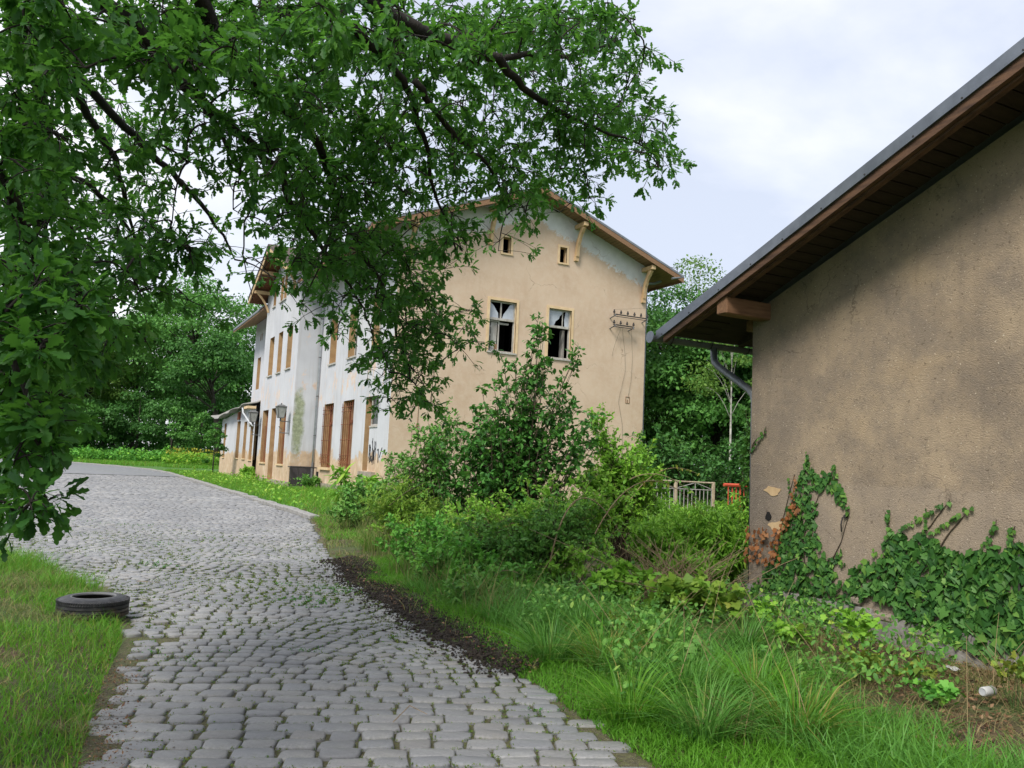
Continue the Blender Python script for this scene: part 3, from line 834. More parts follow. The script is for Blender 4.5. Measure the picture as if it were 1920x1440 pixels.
def sash(F, mb, u0, u1, v0, v1, n, t=.05, d=.05):
    F.box(mb, u0, u0 + t, v0, v1, n - d, n); F.box(mb, u1 - t, u1, v0, v1, n - d, n)
    F.box(mb, u0 + t, u1 - t, v0, v0 + t, n - d, n); F.box(mb, u0 + t, u1 - t, v1 - t, v1, n - d, n)

def flat(F, pts, n, th=.006):
    """a thin pane with real thickness from (u, v) points"""
    mb = MB(); a = [F.p(u, v, n) for u, v in pts]; b = [F.p(u, v, n - th) for u, v in pts]; k = len(pts)
    mb.poly(a); mb.poly(b[::-1])
    for i in range(k): mb.poly([a[i], b[i], b[(i + 1) % k], a[(i + 1) % k]])
    return mb

st = empty('station_building', (16.5, 31, 0), 'abandoned two storey station building with tan gable wall and flaking white front', 'building')
XW, YG, XT, YT = 10.47, 30.95, 9.26, 42.40
RX, RZ, SL = 16.46, 13.40, 0.38
FG = Frame((0, YG, 0), (1, 0, 0), (0, -1, 0)); FW = Frame((XW, 0, 0), (0, 1, 0), (-1, 0, 0)); FT = Frame((XT, 0, 0), (0, 1, 0), (-1, 0, 0)); FS_ = Frame((0, YT, 0), (1, 0, 0), (0, -1, 0))
XE, YE = 22.48, 62.0
zr = lambda x: RZ - .2 - abs(x - RX) * SL
gh = [(14.55, 15.80, 6.22, 8.38), (17.38, 18.52, 6.22, 8.38), (15.02, 15.40, 10.44, 11.13), (17.80, 18.16, 10.45, 11.14)]
wall(FG, 'gable_wall', M['gable'], st, [(XW, -.1), (XE, -.1), (XE, zr(XE)), (RX, zr(RX)), (XW, zr(XW))], gh, M['trimochre'], .25, 'tan plaster gable wall with a bare white strip under the roof')
wh = [(32.38, 34.10, 1.04, 4.13), (35.85, 37.58, 1.04, 4.13), (39.25, 40.98, 1.04, 4.13), (32.62, 33.85, 6.13, 8.40), (36.03, 37.40, 6.11, 8.42), (39.46, 40.66, 6.10, 8.42), (59.3, 60.5, 6.05, 8.3), (59.35, 59.6, 9.5, 10.0), (59.85, 60.1, 9.5, 10.0)]
wall(FW, 'front_wall', M['white'], st, [(YG, -.1), (YE, -.1), (YE, zr(XW)), (YG, zr(XW))], wh, M['ochre'], .34)
YR = 46.92
tz = lambda y: 12.95 - abs(y - YR) * .4
Y2 = 51.48
th_ = [(48.59, 49.87, 6.09, 8.34), (46.28, 47.4, 6.09, 8.36), (43.81, 45.01, 6.12, 8.37), (48.96, 49.71, 10.18, 11.41), (46.97, 47.74, 10.18, 11.6), (46.11, 46.81, 10.18, 11.6), (44.01, 44.71, 10.21, 11.28),  # bay openings, like the whole bay and annex, scaled up about the camera
       (48.8, 50.43, 1.09, 4.1), (46.59, 47.88, 0.1, 4.12), (44.01, 45.52, 1.07, 3.91)]
wall(FT, 'risalit_wall', M['white'], st, [(YT, -.1), (Y2, -.1), (Y2, tz(Y2)), (YR, tz(YR)), (YT, tz(YT))], th_, M['ochre'], .3)
wall(FS_, 'risalit_side_wall', M['algae'], st, [(XT, -.1), (XW + .1, -.1), (XW + .1, tz(YT)), (XT, tz(YT))], label='side of the projecting bay with green algae beside the corner')
mb = MB()
mb.poly([(XE, YG, -.1), (XE, YE, -.1), (XE, YE, zr(XE)), (XE, YG, zr(XE))]); mb.poly([(XW, YE, -.1), (XW, YE, zr(XW)), (RX, YE, zr(RX)), (XE, YE, zr(XE)), (XE, YE, -.1)])
mb.poly([(XT, Y2, -.1), (XT, Y2, tz(Y2)), (XW, Y2, tz(Y2)), (XW, Y2, -.1)])
mb.build('rear_wall', M['gable'], st)
# floors and partitions inside, coloured near-black for the shade behind the broken panes
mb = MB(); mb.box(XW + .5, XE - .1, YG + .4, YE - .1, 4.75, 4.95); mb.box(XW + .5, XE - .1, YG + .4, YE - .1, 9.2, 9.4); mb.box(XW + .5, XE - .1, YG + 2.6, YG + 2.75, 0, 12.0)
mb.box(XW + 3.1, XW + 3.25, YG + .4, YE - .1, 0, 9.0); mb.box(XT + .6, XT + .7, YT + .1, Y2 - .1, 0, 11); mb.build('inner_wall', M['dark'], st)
# plinths and tar-dark base
mb = MB(); FW.box(mb, YG, YT - .02, -.1, .28, .0, .10); mb.build('plinth', M['stonebase'], st)
mb = MB(); FT.box(mb, YT - .08, 46.5, -.1, .22, .0, .12); FT.box(mb, 48.0, Y2, -.1, .22, .0, .12); FT.box(mb, 46.5, 48.0, -.1, .08, .0, .4); mb.build('plinth', M['stonebase'], st)
mb = MB(); FS_.box(mb, XT + .02, XW - .12, -.1, 1.02, .0, .03); mb.build('dark_plinth', M['darkplinth'], st)
# roof of the long block
def slab(pts, t):
    return pts + [(a, b, c + t) for a, b, c in pts]
for sgn in (-1, 1):
    xe = RX + sgn * 7.46; ze = RZ - 7.46 * SL; y0, y1 = YG - .92, YE + .9
    xi = RX + sgn * 5.92; zi = RZ - 5.92 * SL
    runs = ((y0, y1),) if sgn > 0 else ((y0, YT - .01), (Y2 + .01, y1))
    mb = MB(); mb.hexa(slab([(RX, y0, RZ - .10), (xi, y0, zi - .10), (xi, y1, zi - .10), (RX, y1, RZ - .10)], .10))
    for a, b in runs: mb.hexa(slab([(xi, a, zi - .10), (xe, a, ze - .10), (xe, b, ze - .10), (xi, b, zi - .10)], .10))
    mb.build('roof', M['roofsheet'], st)
    mb = MB(); mb.hexa(slab([(RX, y0 + .015, RZ - .33), (xe, y0 + .015, ze - .33), (xe, y0 + .06, ze - .33), (RX, y0 + .06, RZ - .33)], .226)); mb.build('barge_board', M['eavewood'], st)
    for a, b in runs:
        a += .07 if a == y0 else 0
        mb = MB(); mb.hexa(slab([(RX + sgn * 5.9, a, RZ - 5.9 * SL - .17), (xe, a, ze - .17), (xe, b, ze - .17), (RX + sgn * 5.9, b, RZ - 5.9 * SL - .17)], .05)); mb.build('eave_soffit', M['soffit'], st)
        mb = MB(); mb.hexa(slab([(xe - sgn * .03, a, ze - .30), (xe, a, ze - .30), (xe, b, ze - .30), (xe - sgn * .03, b, ze - .30)], .17)); mb.build('eave_board', M['eavewood'], st)
    me = None
    for k in range(37):
        d = .1 + k * .162; zz = RZ - d * SL - .19
        if me is None:
            mb = MB(); mb.box(-.075, .075, 0, .86, -.012, .012); o = mb.build('soffit_board', M['soffit'], st); me = o.data
        else:
            o = bpy.data.objects.new('soffit_board', me); COL.objects.link(o); o.parent = st
        o.location = (RX + sgn * d - 16.5, y0 + .065 - 31, zz + random.uniform(-.008, .008)); o.rotation_euler = (0, sgn * math.atan(SL), 0)
    # purlin ends and carved knee braces under the verge
    for x in ((14.42, 10.9) if sgn < 0 else (18.62, 22.28)):
        zt = RZ - abs(x - RX) * SL - .34
        mb = MB(); mb.box(x - .11, x + .11, y0 + .10, YG + .1, zt - .20, zt); mb.build('purlin_end', M['beamwood'], st, bevel=.02)
        pth = bez(np.array([x, YG - .07, zt - 1.42]), np.array([x, YG - .16, zt - .55]), np.array([x, y0 + .28, zt - .2]), 9)
        mb = MB()
        for i in range(8):
            a, b = pth[i], pth[i + 1]; h = .085 if i % 3 else .105; t = (b - a) / np.linalg.norm(b - a); nn = np.array([0, -t[2], t[1]]) * h
            mb.hexa([tuple(q) for q in (a - nn + (-.07, 0, 0), a - nn + (.07, 0, 0), a + nn + (.07, 0, 0), a + nn + (-.07, 0, 0), b - nn + (-.07, 0, 0), b - nn + (.07, 0, 0), b + nn + (.07, 0, 0), b + nn + (-.07, 0, 0))])
        mb.box(x - .09, x + .09, YG - .13, YG + .02, zt - 1.62, zt - 1.38)
        mb.build('knee_brace', M['beamwood'], st)
# cross roof over the projecting bay
x1 = 15.7
for sgn in (-1, 1):
    y_e = YR + sgn * 5.54; z0 = 13.20; ze = z0 - 5.54 * .4; xv = XT - 1.02
    mb = MB(); mb.hexa(slab([(xv, YR, z0 - .12), (xv, y_e, ze - .12), (x1, y_e, ze - .12), (x1, YR, z0 - .12)], .12)); mb.build('bay_roof', M['tiles'], st)
    mb = MB(); mb.hexa(slab([(xv + .01, YR, z0 - .34), (xv + .01, y_e, ze - .34), (xv + .06, y_e, ze - .34), (xv + .06, YR, z0 - .34)], .215)); mb.build('barge_board', M['beamwood'], st)
    me = None
    for k in range(38):
        d = .1 + k * .15
        if d > 5.5: break
        mb = MB(); mb.box(0, XT - xv - .07, -.07, .07, -.012, .012)
        o = mb.build('soffit_board', M['towersoffit'], None) if me is None else bpy.data.objects.new('soffit_board', me)
        if me is None: me = o.data
        else: COL.objects.link(o)
        o.parent = st; o.location = (xv + .065 - 16.5, YR + sgn * d - 31, z0 - d * .4 - .21 + random.uniform(-.006, .006)); o.rotation_euler = (-sgn * math.atan(.4), 0, 0)
    for d in (1.9, 3.92):
        zt = z0 - d * .4 - .34; yy = YR + sgn * d
        mb = MB(); mb.box(xv + .08, XT + .1, yy - .1, yy + .1, zt - .19, zt); mb.build('purlin_end', M['beamwood'], st, bevel=.015)
    mb = MB(); yy = YR + sgn * 3.92; zt = z0 - 3.92 * .4 - .5
    pth = bez(np.array([XT - .06, yy, zt - 1.1]), np.array([XT - .25, yy, zt - .45]), np.array([xv + .25, yy, zt]), 8)
    mb.tube(pth, .075, 4); mb.build('knee_brace', M['beamwood'], st)
    # ribbed tile courses along the verge
    for k in range(16):
        d0 = .05 + k * .34; mb = MB()
        mb.hexa([(xv - .03, YR + sgn * d0, z0 - d0 * .4 + .03), (xv - .03, YR + sgn * (d0 + .36), z0 - (d0 + .36) * .4 + .055), (12.2, YR + sgn * (d0 + .36), z0 - (d0 + .36) * .4 + .055), (12.2, YR + sgn * d0, z0 - d0 * .4 + .03),
                 (xv - .03, YR + sgn * d0, z0 - d0 * .4 + .055), (xv - .03, YR + sgn * (d0 + .36), z0 - (d0 + .36) * .4 + .085), (12.2, YR + sgn * (d0 + .36), z0 - (d0 + .36) * .4 + .085), (12.2, YR + sgn * d0, z0 - d0 * .4 + .055)])
        if d0 < 5.3: mb.build('tile_course', M['tiles'], st)
mb = MB(); mb.tube([(XE + .75, YG - .9, 10.35), (XE + 1.45, YG - .86, 10.52)], .05); mb.tube([(XE + .05, YG + .12, 10.2), (XE + .5, YG + .12, 10.25), (XE + .9, YG + .12, 10.42)], .06, 8)
mb.tube([(XE + .12, YG + .16, 10.25), (XE + .12, YG + .16, .2)], .05, 8); mb.build('rear_downpipe', M['gutter'], st)
mb = MB(); mb.tube([(XE + 1.3, YG - .6, 10.66), (XE + 1.3, YG - .6, 11.05)], .014, 5); mb.tube([(XE + .85, YG - .6, 10.95), (XE + 1.3, YG - .6, 10.95)], .012, 5); mb.build('wire_stay', M['iron'], st)
mb = MB(); mb.tube([(9.02, YG - .85, 10.42), (9.02, 41.2, 10.40)], .07, 8); mb.tube([(9.02, 52.6, 10.40), (9.02, YE + .8, 10.4)], .07, 8); mb.build('gutter', M['zinc'], st)

# windows of the gable
def gable_window(u0, u1, v0, v1, kind):
    trim(FG, st, u0, u1, v0, v1, .115, M['trimochre'])
    FG.obox('window_sill', M['oldwhite'], st, u0 - .06, u1 + .06, v0 - .07, v0, -.05, .06)
    mb = MB(); tr = v0 + (v1 - v0) * .645; n = -.12
    sash(FG, mb, u0, u1, v0, v1, n, .06, .08); FG.box(mb, u0 + .06, u1 - .06, tr - .05, tr + .05, n - .08, n + .03)
    if kind == 0:
        c = u0 + (u1 - u0) * .47; FG.box(mb, c - .03, c + .03, tr + .05, v1 - .06, n - .05, n - .01)
    w = mb.build('window_frame', M['oldwhite'], st)
    a, b, lo, hi = u0 + .06, u1 - .06, tr + .05, v1 - .06; c = (a + b) / 2
    def sub(name, m, mat):
        o = m.build(name, mat, None); o.parent = w; return o
    if kind == 0:
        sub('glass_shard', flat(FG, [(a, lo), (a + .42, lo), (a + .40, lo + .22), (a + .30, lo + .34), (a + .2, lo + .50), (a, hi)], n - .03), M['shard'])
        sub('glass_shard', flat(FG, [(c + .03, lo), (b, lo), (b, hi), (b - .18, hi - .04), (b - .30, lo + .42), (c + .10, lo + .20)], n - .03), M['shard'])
        mb = MB(); s_ = MB(); FG.box(mb, a + .14, a + .42, v0 + .1, tr - .12, n - .16, n - .12); sub('white_panel', mb, M['oldwhite'])
        sash(FG, s_, a + .02, a + .5, v0 + .06, tr - .06, n - .06, .05, .04); FG.box(s_, a, a + .12, v0 + .7, v0 + .74, n - .1, n - .07); FG.box(s_, a, a + .12, v0 + 1.05, v0 + 1.09, n - .1, n - .07)
        mb = s_
        for q in range(3): FG.box(mb, b - .22 + q * .0, b - .17, v0 + .08, tr - .2, n - .34, n - .02)
        FG.box(mb, a + .45, b - .17, tr - .2, tr - .12, n - .16, n - .1); sub('casement', mb, M['oldwhite'])
        mb = MB(); FG.box(mb, a + .32, a + .46, v0 + .06, v0 + .34, n - .12, n - .09); sub('loose_board', mb, M['brownboard'])
    else:
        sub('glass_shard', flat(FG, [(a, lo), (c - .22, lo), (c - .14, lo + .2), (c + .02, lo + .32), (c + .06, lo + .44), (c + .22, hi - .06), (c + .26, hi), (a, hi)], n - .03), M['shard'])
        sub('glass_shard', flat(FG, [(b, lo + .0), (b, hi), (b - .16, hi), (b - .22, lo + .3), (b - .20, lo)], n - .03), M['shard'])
        mb = MB(); FG.box(mb, c + .18, c + .22, lo, hi, n - .05, n - .02); sub('glazing_bar', mb, M['oldwhite'])
        mb = MB(); sash(FG, mb, b - .1, b - .02, v0 + .06, tr - .06, n - .3, .03, .3); sub('casement', mb, M['oldwhite'])
gable_window(*gh[0], 0); gable_window(*gh[1], 1)
for h in gh[2:]:
    trim(FG, st, *h, .10, M['trimochre']); FG.obox('window_sill', M['trimochre'], st, h[0] - .1, h[1] + .1, h[2] - .07, h[2], -.05, .05)
    mb = MB(); sash(FG, mb, *h, -.18, .03, .05); mb.build('window_frame', M['ochre'], st)
mb = MB(); FG.box(mb, 21.5, 21.72, 4.55, 4.57, 0, .02); FG.box(mb, 21.5, 21.72, 4.83, 4.85, 0, .02); FG.box(mb, 21.5, 21.52, 4.57, 4.83, 0, .02); FG.box(mb, 21.70, 21.72, 4.57, 4.83, 0, .02); FG.box(mb, 21.58, 21.62, 4.57, 4.72, 0, .015)
mb.build('meter_box', M['brownboard'], st)
mb = MB(); mb.tube([(15.62, YG - .01, 11.72), (15.66, YG - .05, 11.62), (15.62, YG - .02, 11.52)], .03, 5); mb.build('wall_hook', M['iron'], st)
mb = MB(); mb.tube([(11.62, YG - .012, .4), (11.64, YG - .012, 4.2)], .012, 4); FG.box(mb, 11.58, 11.68, 2.9, 3.0, 0, .05); mb.build('wall_cable', M['brownboard'], st)

# front: upper windows
for i, h in enumerate(wh[3:6]):
    u0, u1, v0, v1 = h; n = -.3
    FW.obox('window_sill', M['oldwhite'], st, u0 - .05, u1 + .05, v0 - .08, v0 - .002, -.1, .07)
    mb = MB(); sash(FW, mb, u0, u1, v0, v1, n, .07, .06); FW.box(mb, u0 + .07, u1 - .07, v0 + 1.5, v0 + 1.58, n - .06, n + .02); FW.box(mb, (u0 + u1) / 2 - .03, (u0 + u1) / 2 + .03, v0 + .07, v0 + 1.5, n - .05, n + .01)
    w = mb.build('window_frame', M['oldwhite'] if i != 2 else M['ochre'], st)
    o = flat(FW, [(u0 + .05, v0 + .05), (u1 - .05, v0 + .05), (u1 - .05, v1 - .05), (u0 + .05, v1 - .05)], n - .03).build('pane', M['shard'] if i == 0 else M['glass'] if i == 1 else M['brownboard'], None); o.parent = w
# front: barred ground floor windows and the boarded door
for h in wh[1:3]:
    u0, u1, v0, v1 = h; n = -.30
    FW.obox('window_sill', M['trimochre'], st, u0 - .06, u1 + .06, v0 - .12, v0 - .002, -.1, .12)
    mb = MB(); sash(FW, mb, u0, u1, v0, v1, n, .13, .07); FW.box(mb, u0 + .13, u1 - .13, v0 + 2.1, v0 + 2.24, n - .07, n + .02); FW.box(mb, (u0 + u1) / 2 - .07, (u0 + u1) / 2 + .07, v0 + .13, v0 + 2.1, n - .06, n)
    w = mb.build('window_frame', M['rust'], st)
    o = flat(FW, [(u0 + .1, v0 + .1), (u1 - .1, v0 + .1), (u1 - .1, v1 - .1), (u0 + .1, v1 - .1)], n - .05).build('pane', M['brownboard'], None); o.parent = w
    mb = MB(); g = .05
    for k in range(6):
        uu = u0 + .06 + k * (u1 - u0 - .12) / 5; mb.tube([FW.p(uu, v0 + .1, g), FW.p(uu, v1 - .12, g)], .014, 5)
    for vv in (v0 + .22, v0 + .62, v0 + 1.3, v0 + 2.0, v1 - .5, v1 - .3): mb.tube([FW.p(u0 + .02, vv, g + .02), FW.p(u1 - .02, vv, g + .02)], .014, 5)
    for k in range(5):
        uu = u0 + .2 + k * .3; mb.tube([FW.p(uu, v0 + .25, g), FW.p(uu + .12, v0 + .4, g + .1), FW.p(uu + .02, v0 + .58, g + .02)], .012, 4)
    mb.build('window_grille', M['rust'], st)
u0, u1, v0, v1 = wh[0]
mb = MB(); sash(FW, mb, u0, u1, v0, v1, -.24, .16, .08); FW.box(mb, u1 - .5, u1 - .3, v0 + .16, v1 - .16, -.30, -.25); d = mb.build('door', M['rust'], st)
mb = MB(); FW.box(mb, u0 + .005, u1 - .42, v0 - .02, v0 + 1.85, -.14, -.08); o = mb.build('door_board', M['white'], None); o.parent = d; o['label'] = 'white painted board with black scrawl'
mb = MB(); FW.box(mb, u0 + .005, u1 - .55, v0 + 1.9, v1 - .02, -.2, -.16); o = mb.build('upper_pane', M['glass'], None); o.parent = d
mb = MB(); sash(FW, mb, u0 + .005, u1 - .5, v0 + 1.86, v1 - .01, -.10, .07, .05); FW.box(mb, u0, u1 - .45, v0 + 1.80, v0 + 1.87, -.12, -.04); o = mb.build('pane_frame', M['oldwhite'], None); o.parent = d
FW.obox('door_sill', M['stonebase'], st, u0 - .05, u1 + .05, v0 - .35, v0 - .03, -.1, .18)
# the scrawl: strokes of black spray paint on the board
mb = MB(); rr = random.Random(4)
for k in range(13):
    u = u0 + .12 + .085 * k; v = v0 + .55 + .4 * rr.random(); pts = []
    for q in range(5): pts.append(FW.p(u + rr.uniform(-.07, .07), v + rr.uniform(-.35, .45), -.076))
    mb.tube(pts, [.012, .02, .022, .018, .008], 4)
o = mb.build('graffiti', M['paint_black'], None); o.parent = d
mb = MB(); mb.tube([FW.p(32.2, 1.9, .006), FW.p(32.05, 1.95, .006), FW.p(32.02, 1.4, .006)], .022, 4); mb.tube([FW.p(31.9, 1.6, .006), FW.p(31.6, 2.0, .006)], .02, 4); mb.build('graffiti', M['paint_black'], st)
# vent niche as a slab with its shade as colour, inner-corner downpipe
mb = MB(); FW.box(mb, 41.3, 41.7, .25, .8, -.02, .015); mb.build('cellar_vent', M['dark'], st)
mb = MB(); mb.tube([FW.p(42.05, 10.35, .9), FW.p(42.15, 10.1, .7), FW.p(42.25, 9.6, .09), FW.p(42.25, 1.2, .09)], .055, 10); pp = mb.build('downpipe', M['pipe'], st, smooth=True)
mb = MB(); mb.tube([FW.p(42.25, 1.22, .09), FW.p(42.25, .0, .09)], .07, 10)
o = mb.build('pipe_foot', M['greyiron'], None); o.parent = pp
for zz in (8.6, 6.6, 4.6, 2.6):
    mb = MB(); mb.lathe([(.06, zz - .03), (.066, zz - .03), (.066, zz + .03), (.06, zz + .03)], FW.p(42.25, 0, .09), 10, closed=True); o = mb.build('pipe_clip', M['greyiron'], None); o.parent = pp
# risalit windows
for i, h in enumerate(th_):
    u0, u1, v0, v1 = h; n = -.24
    if i == 8:
        mb = MB(); sash(FT, mb, u0, u1, v0, v1, n, .1, .07); FT.box(mb, u0 + .1, u1 - .1, v0 + 2.5, v0 + 2.62, n - .06, n + .03); FT.box(mb, u0 + .55, u0 + .66, v0 + .1, v0 + 2.5, n - .06, n + .02)
        w = mb.build('door', M['rust'], st); o = flat(FT, [(u0 + .08, v0 + .08), (u1 - .08, v0 + .08), (u1 - .08, v1 - .08), (u0 + .08, v1 - .08)], n - .04).build('door_panel', M['rust'], None); o.parent = w; continue
    mt = M['rust'] if i > 6 else M['ochre'] if i < 3 else M['trimochre']
    FT.obox('window_sill', M['oldwhite'] if i < 7 else M['trimochre'], st, u0 - .05, u1 + .05, v0 - .08, v0 - .002, -.1, .08)
    mb = MB(); sash(FT, mb, u0, u1, v0, v1, n, .08, .06); FT.box(mb, (u0 + u1) / 2 - .04, (u0 + u1) / 2 + .04, v0 + .08, v1 - .08, n - .05, n + .01); FT.box(mb, u0 + .08, u1 - .08, v0 + (v1 - v0) * .66, v0 + (v1 - v0) * .66 + .07, n - .05, n + .015)
    w = mb.build('window_frame', mt, st)
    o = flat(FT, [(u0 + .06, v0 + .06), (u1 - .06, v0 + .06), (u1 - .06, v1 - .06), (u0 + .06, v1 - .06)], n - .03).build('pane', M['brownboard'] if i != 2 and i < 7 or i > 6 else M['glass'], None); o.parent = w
    if i in (7, 9):
        mb = MB()
        for k in range(4): mb.tube([FT.p(u0 + .15 + k * (u1 - u0 - .3) / 3, v0 + .05, -.08), FT.p(u0 + .15 + k * (u1 - u0 - .3) / 3, v1 - .9, -.08)], .016, 4)
        mb.build('window_grille', M['rust'], st)
u0, u1, v0, v1 = wh[6]; mb = MB(); sash(FW, mb, u0, u1, v0, v1, -.2, .09, .06); w = mb.build('window_frame', M['ochre'], st)
o = flat(FW, [(u0 + .05, v0 + .05), (u1 - .05, v0 + .05), (u1 - .05, v1 - .05), (u0 + .05, v1 - .05)], -.23).build('pane', M['brownboard'], None); o.parent = w
# low annex in front of the far half, under a sagging felt roof
FA = Frame((9.03, 0, 0), (0, 1, 0), (-1, 0, 0))
ah = [(62.71, 63.68, 1.23, 3.65), (56.7, 57.99, 1.23, 3.65), (54.17, 55.24, 1.23, 3.56), (51.91, 52.88, 1.18, 3.49)]
wall(FA, 'annex_wall', M['white'], st, [(51.5, -.1), (64.9, -.1), (64.9, 3.92), (60.2, 4.19), (55.9, 4.46), (51.5, 4.46)], ah, M['ochre'], .25)
for (u0, u1, v0, v1) in ah:
    mb = MB(); sash(FA, mb, u0, u1, v0, v1, -.2, .09, .06); FA.box(mb, (u0 + u1) / 2 - .05, (u0 + u1) / 2 + .05, v0 + .09, v1 - .09, -.25, -.19); w = mb.build('window_frame', M['rust'], st)
    o = flat(FA, [(u0 + .05, v0 + .05), (u1 - .05, v0 + .05), (u1 - .05, v1 - .05), (u0 + .05, v1 - .05)], -.23).build('pane', M['brownboard'], None); o.parent = w
    FA.obox('window_sill', M['trimochre'], st, u0 - .04, u1 + .04, v0 - .07, v0 - .002, -.05, .07)
mb = MB(); mb.poly([(9.03, 64.9, -.1), (9.03, 64.9, 3.92), (XW, 64.9, 4.7), (XW, 64.9, -.1)]); mb.build('annex_end_wall', M['white'], st)
NR = 26; V = []
for k in range(NR):
    yy = 51.5 + (66.9 - 51.5) * k / (NR - 1); t = k / (NR - 1)
    ze = 4.55 - .66 * t ** 1.4 + .05 * math.sin(k * .9) + (.45 * max(0, (t - .86) / .14) ** 1.6); xo = 8.47 + .04 * math.sin(k * 1.7)
    for (xx, zz) in ((xo, ze), (9.03, ze + .10 + .03 * math.sin(k)), (9.8, 5.0 - .15 * t), (XW, 5.15 - .15 * t)):
        V.append((xx, yy, zz)); V.append((xx, yy, zz - .07))
Fq = []
for k in range(NR - 1):
    for c in range(3):
        a = k * 8 + c * 2; Fq += [(a, a + 8, a + 10, a + 2), (a + 1, a + 3, a + 11, a + 9)]
    a = k * 8; Fq.append((a, a + 1, a + 9, a + 8))
for k in (0, NR - 1):
    for c in range(3): a = k * 8 + c * 2; Fq.append((a, a + 2, a + 3, a + 1))
link('annex_roof', make_mesh('annex_roof', V, [Fq], M['felt']), st)
mb = MB(); mb.box(8.54, 9.03, 51.5, 52.9, 4.25, 4.40); mb.build('annex_eave_board', M['trimochre'], st)
mb = MB(); mb.tube([(8.54, 53.3, 4.35), (8.58, 53.25, 4.03), (8.8, 52.5, 3.54), (8.95, 51.7, 3.22)], .06, 8); mb.build('annex_downpipe', M['pipe'], st, smooth=True)
mb = MB(); mb.lathe([(0, -.06), (.2, -.05), (.2, .05), (0, .06)], (8.92, 52.6, 3.38), 16, 'x'); mb.build('round_lamp', M['oldwhite'], st)
mb = MB(); FA.box(mb, 56.9, 57.5, 3.75, 4.25, 0, .12); mb.build('wall_box', M['rust'], st)

# cellar railing in the inner corner
rl = empty('cellar_railing', (9.9, 41.7, 0), 'short dark iron railing in the corner beside the downpipe', 'railing')
mb = MB(); mb.tube([(9.17, 41.7, .98), (10.45, 41.7, .98)], .03, 6); mb.tube([(9.2, 41.7, .98), (9.2, 42.38, .98)], .03, 6); mb.build('top_rail', M['iron'], rl)
for x in (9.2, 9.55, 9.95, 10.3):
    mb = MB(); mb.tube([(x, 41.7, .97), (x, 41.7, -.05)], .025, 6); mb.build('rail_post', M['iron'], rl)

# two wall lanterns
def lantern(y, label):
    g = empty('wall_lantern', (XT, y, 3.0), label, 'lantern', 'lanterns on the front of the station')
    x = XT - .50
    m = MB()
    for z in (3.25, 2.66): m.tube([(XT, y, z), (x + .02, y, z)], .022, 6)
    m.tube([(XT - .02, y, 2.55), (XT - .02, y, 3.35)], .03, 4); m.tube([(x, y, 3.25), (x, y, 3.42)], .04, 6); m.tube([(x, y, 2.66), (x + .1, y, 2.82), (x - .06, y, 2.98)], .02, 5)
    m.build('wall_arm', M['greyiron'], g)
    m = MB()
    def ring(s, z): return [(x - s, y - s, z), (x + s, y - s, z), (x + s, y + s, z), (x - s, y + s, z)]
    b0, t0 = ring(.14, 3.42), ring(.23, 3.98)
    for i in range(4): m.tube([b0[i], t0[i]], .022, 4); m.tube([b0[i], b0[(i + 1) % 4]], .022, 4); m.tube([t0[i], t0[(i + 1) % 4]], .025, 4)
    m.build('lantern_frame', M['greyiron'], g)
    m = MB(); a, b = ring(.26, 3.99), ring(.10, 4.09); m.hexa(a + b); m.tube([(x, y, 4.08), (x, y, 4.17)], .035, 6); m.build('lantern_cap', M['greyiron'], g)
    a, b = ring(.13, 3.43), ring(.218, 3.97)
    for i in range(4):
        m = MB(); j = (i + 1) % 4; q = [Vector(v) for v in (a[i], a[j], b[j], b[i])]; c = Vector((x, y, 3.7))
        m.hexa([tuple(v) for v in q] + [tuple(v + (c - v).normalized() * .01) for v in q]); m.build('lantern_pane', M['lampglass'], g)
    m = MB(); m.lathe([(.02, 3.45), (.05, 3.55), (.06, 3.7), (.05, 3.8), (.02, 3.9)], (x, y, 0), 8); m.build('bulb_holder', M['greyiron'], g)
    return g
lantern(42.94, 'right one of the pair of grey box lanterns, at the corner of the bay')
lantern(50.8, 'left one of the pair of grey box lanterns, next to the low annex')
# bracket lamp beside the door top
g = empty('bracket_lamp', (XW, 31.75, 4.5), 'pale bracket lamp on an arm above the boarded door', 'lamp')
mb = MB(); FW.box(mb, 31.7, 31.8, 4.05, 4.75, 0, .04); mb.tube([FW.p(31.75, 4.6, .02), FW.p(31.85, 4.62, .75)], .022, 6); mb.tube([FW.p(31.75, 4.4, .02), FW.p(31.8, 4.6, .3)], .015, 5); mb.build('lamp_arm', M['pipe'], g)
mb = MB(); mb.lathe([(.0, .10), (.10, .09), (.13, .0), (.12, -.06), (0, -.07)], FW.p(31.86, 4.5, .72), 12); mb.build('lamp_head', M['pipe'], g, smooth=True)

# insulator racks and their wires
def rack(x0, x1, z, xs, label):
    g = empty('insulator_rack', ((x0 + x1) / 2, YG, z), label, 'insulator rack', 'insulator racks on the gable')
    yb = YG - .34; m = MB()
    m.box(x0, x1, yb - .03, yb + .03, z - .012, z + .03); m.box(x0, x1, yb - .02, yb + .02, z - .09, z - .065); m.build('cross_bar', M['iron'], g)
    for x in (x0 + .06, x1 - .06):
        m = MB(); m.tube([(x, yb, z - .05), (x - .03, YG, z - .14)], .028, 5); m.tube([(x, yb - .04, z - .10), (x, yb - .04, z + .02)], .03, 5); m.build('wall_bracket', M['greyiron'], g)
    for x in xs:
        m = MB(); m.tube([(x, yb, z), (x, yb, z + .10)], .012, 5); m.lathe([(0, .22), (.035, .21), (.03, .17), (.055, .12), (.05, .07), (.02, .07)], (x, yb, z), 8); m.build('insulator', M['iron'], g)
rack(20.5, 22.36, 8.44, [20.52 + i * .365 for i in range(6)], 'upper, longer insulator rack with six dark insulators')
rack(20.5, 21.62, 7.97, [20.53 + i * .35 for i in range(4)], 'lower, shorter insulator rack with four dark insulators')
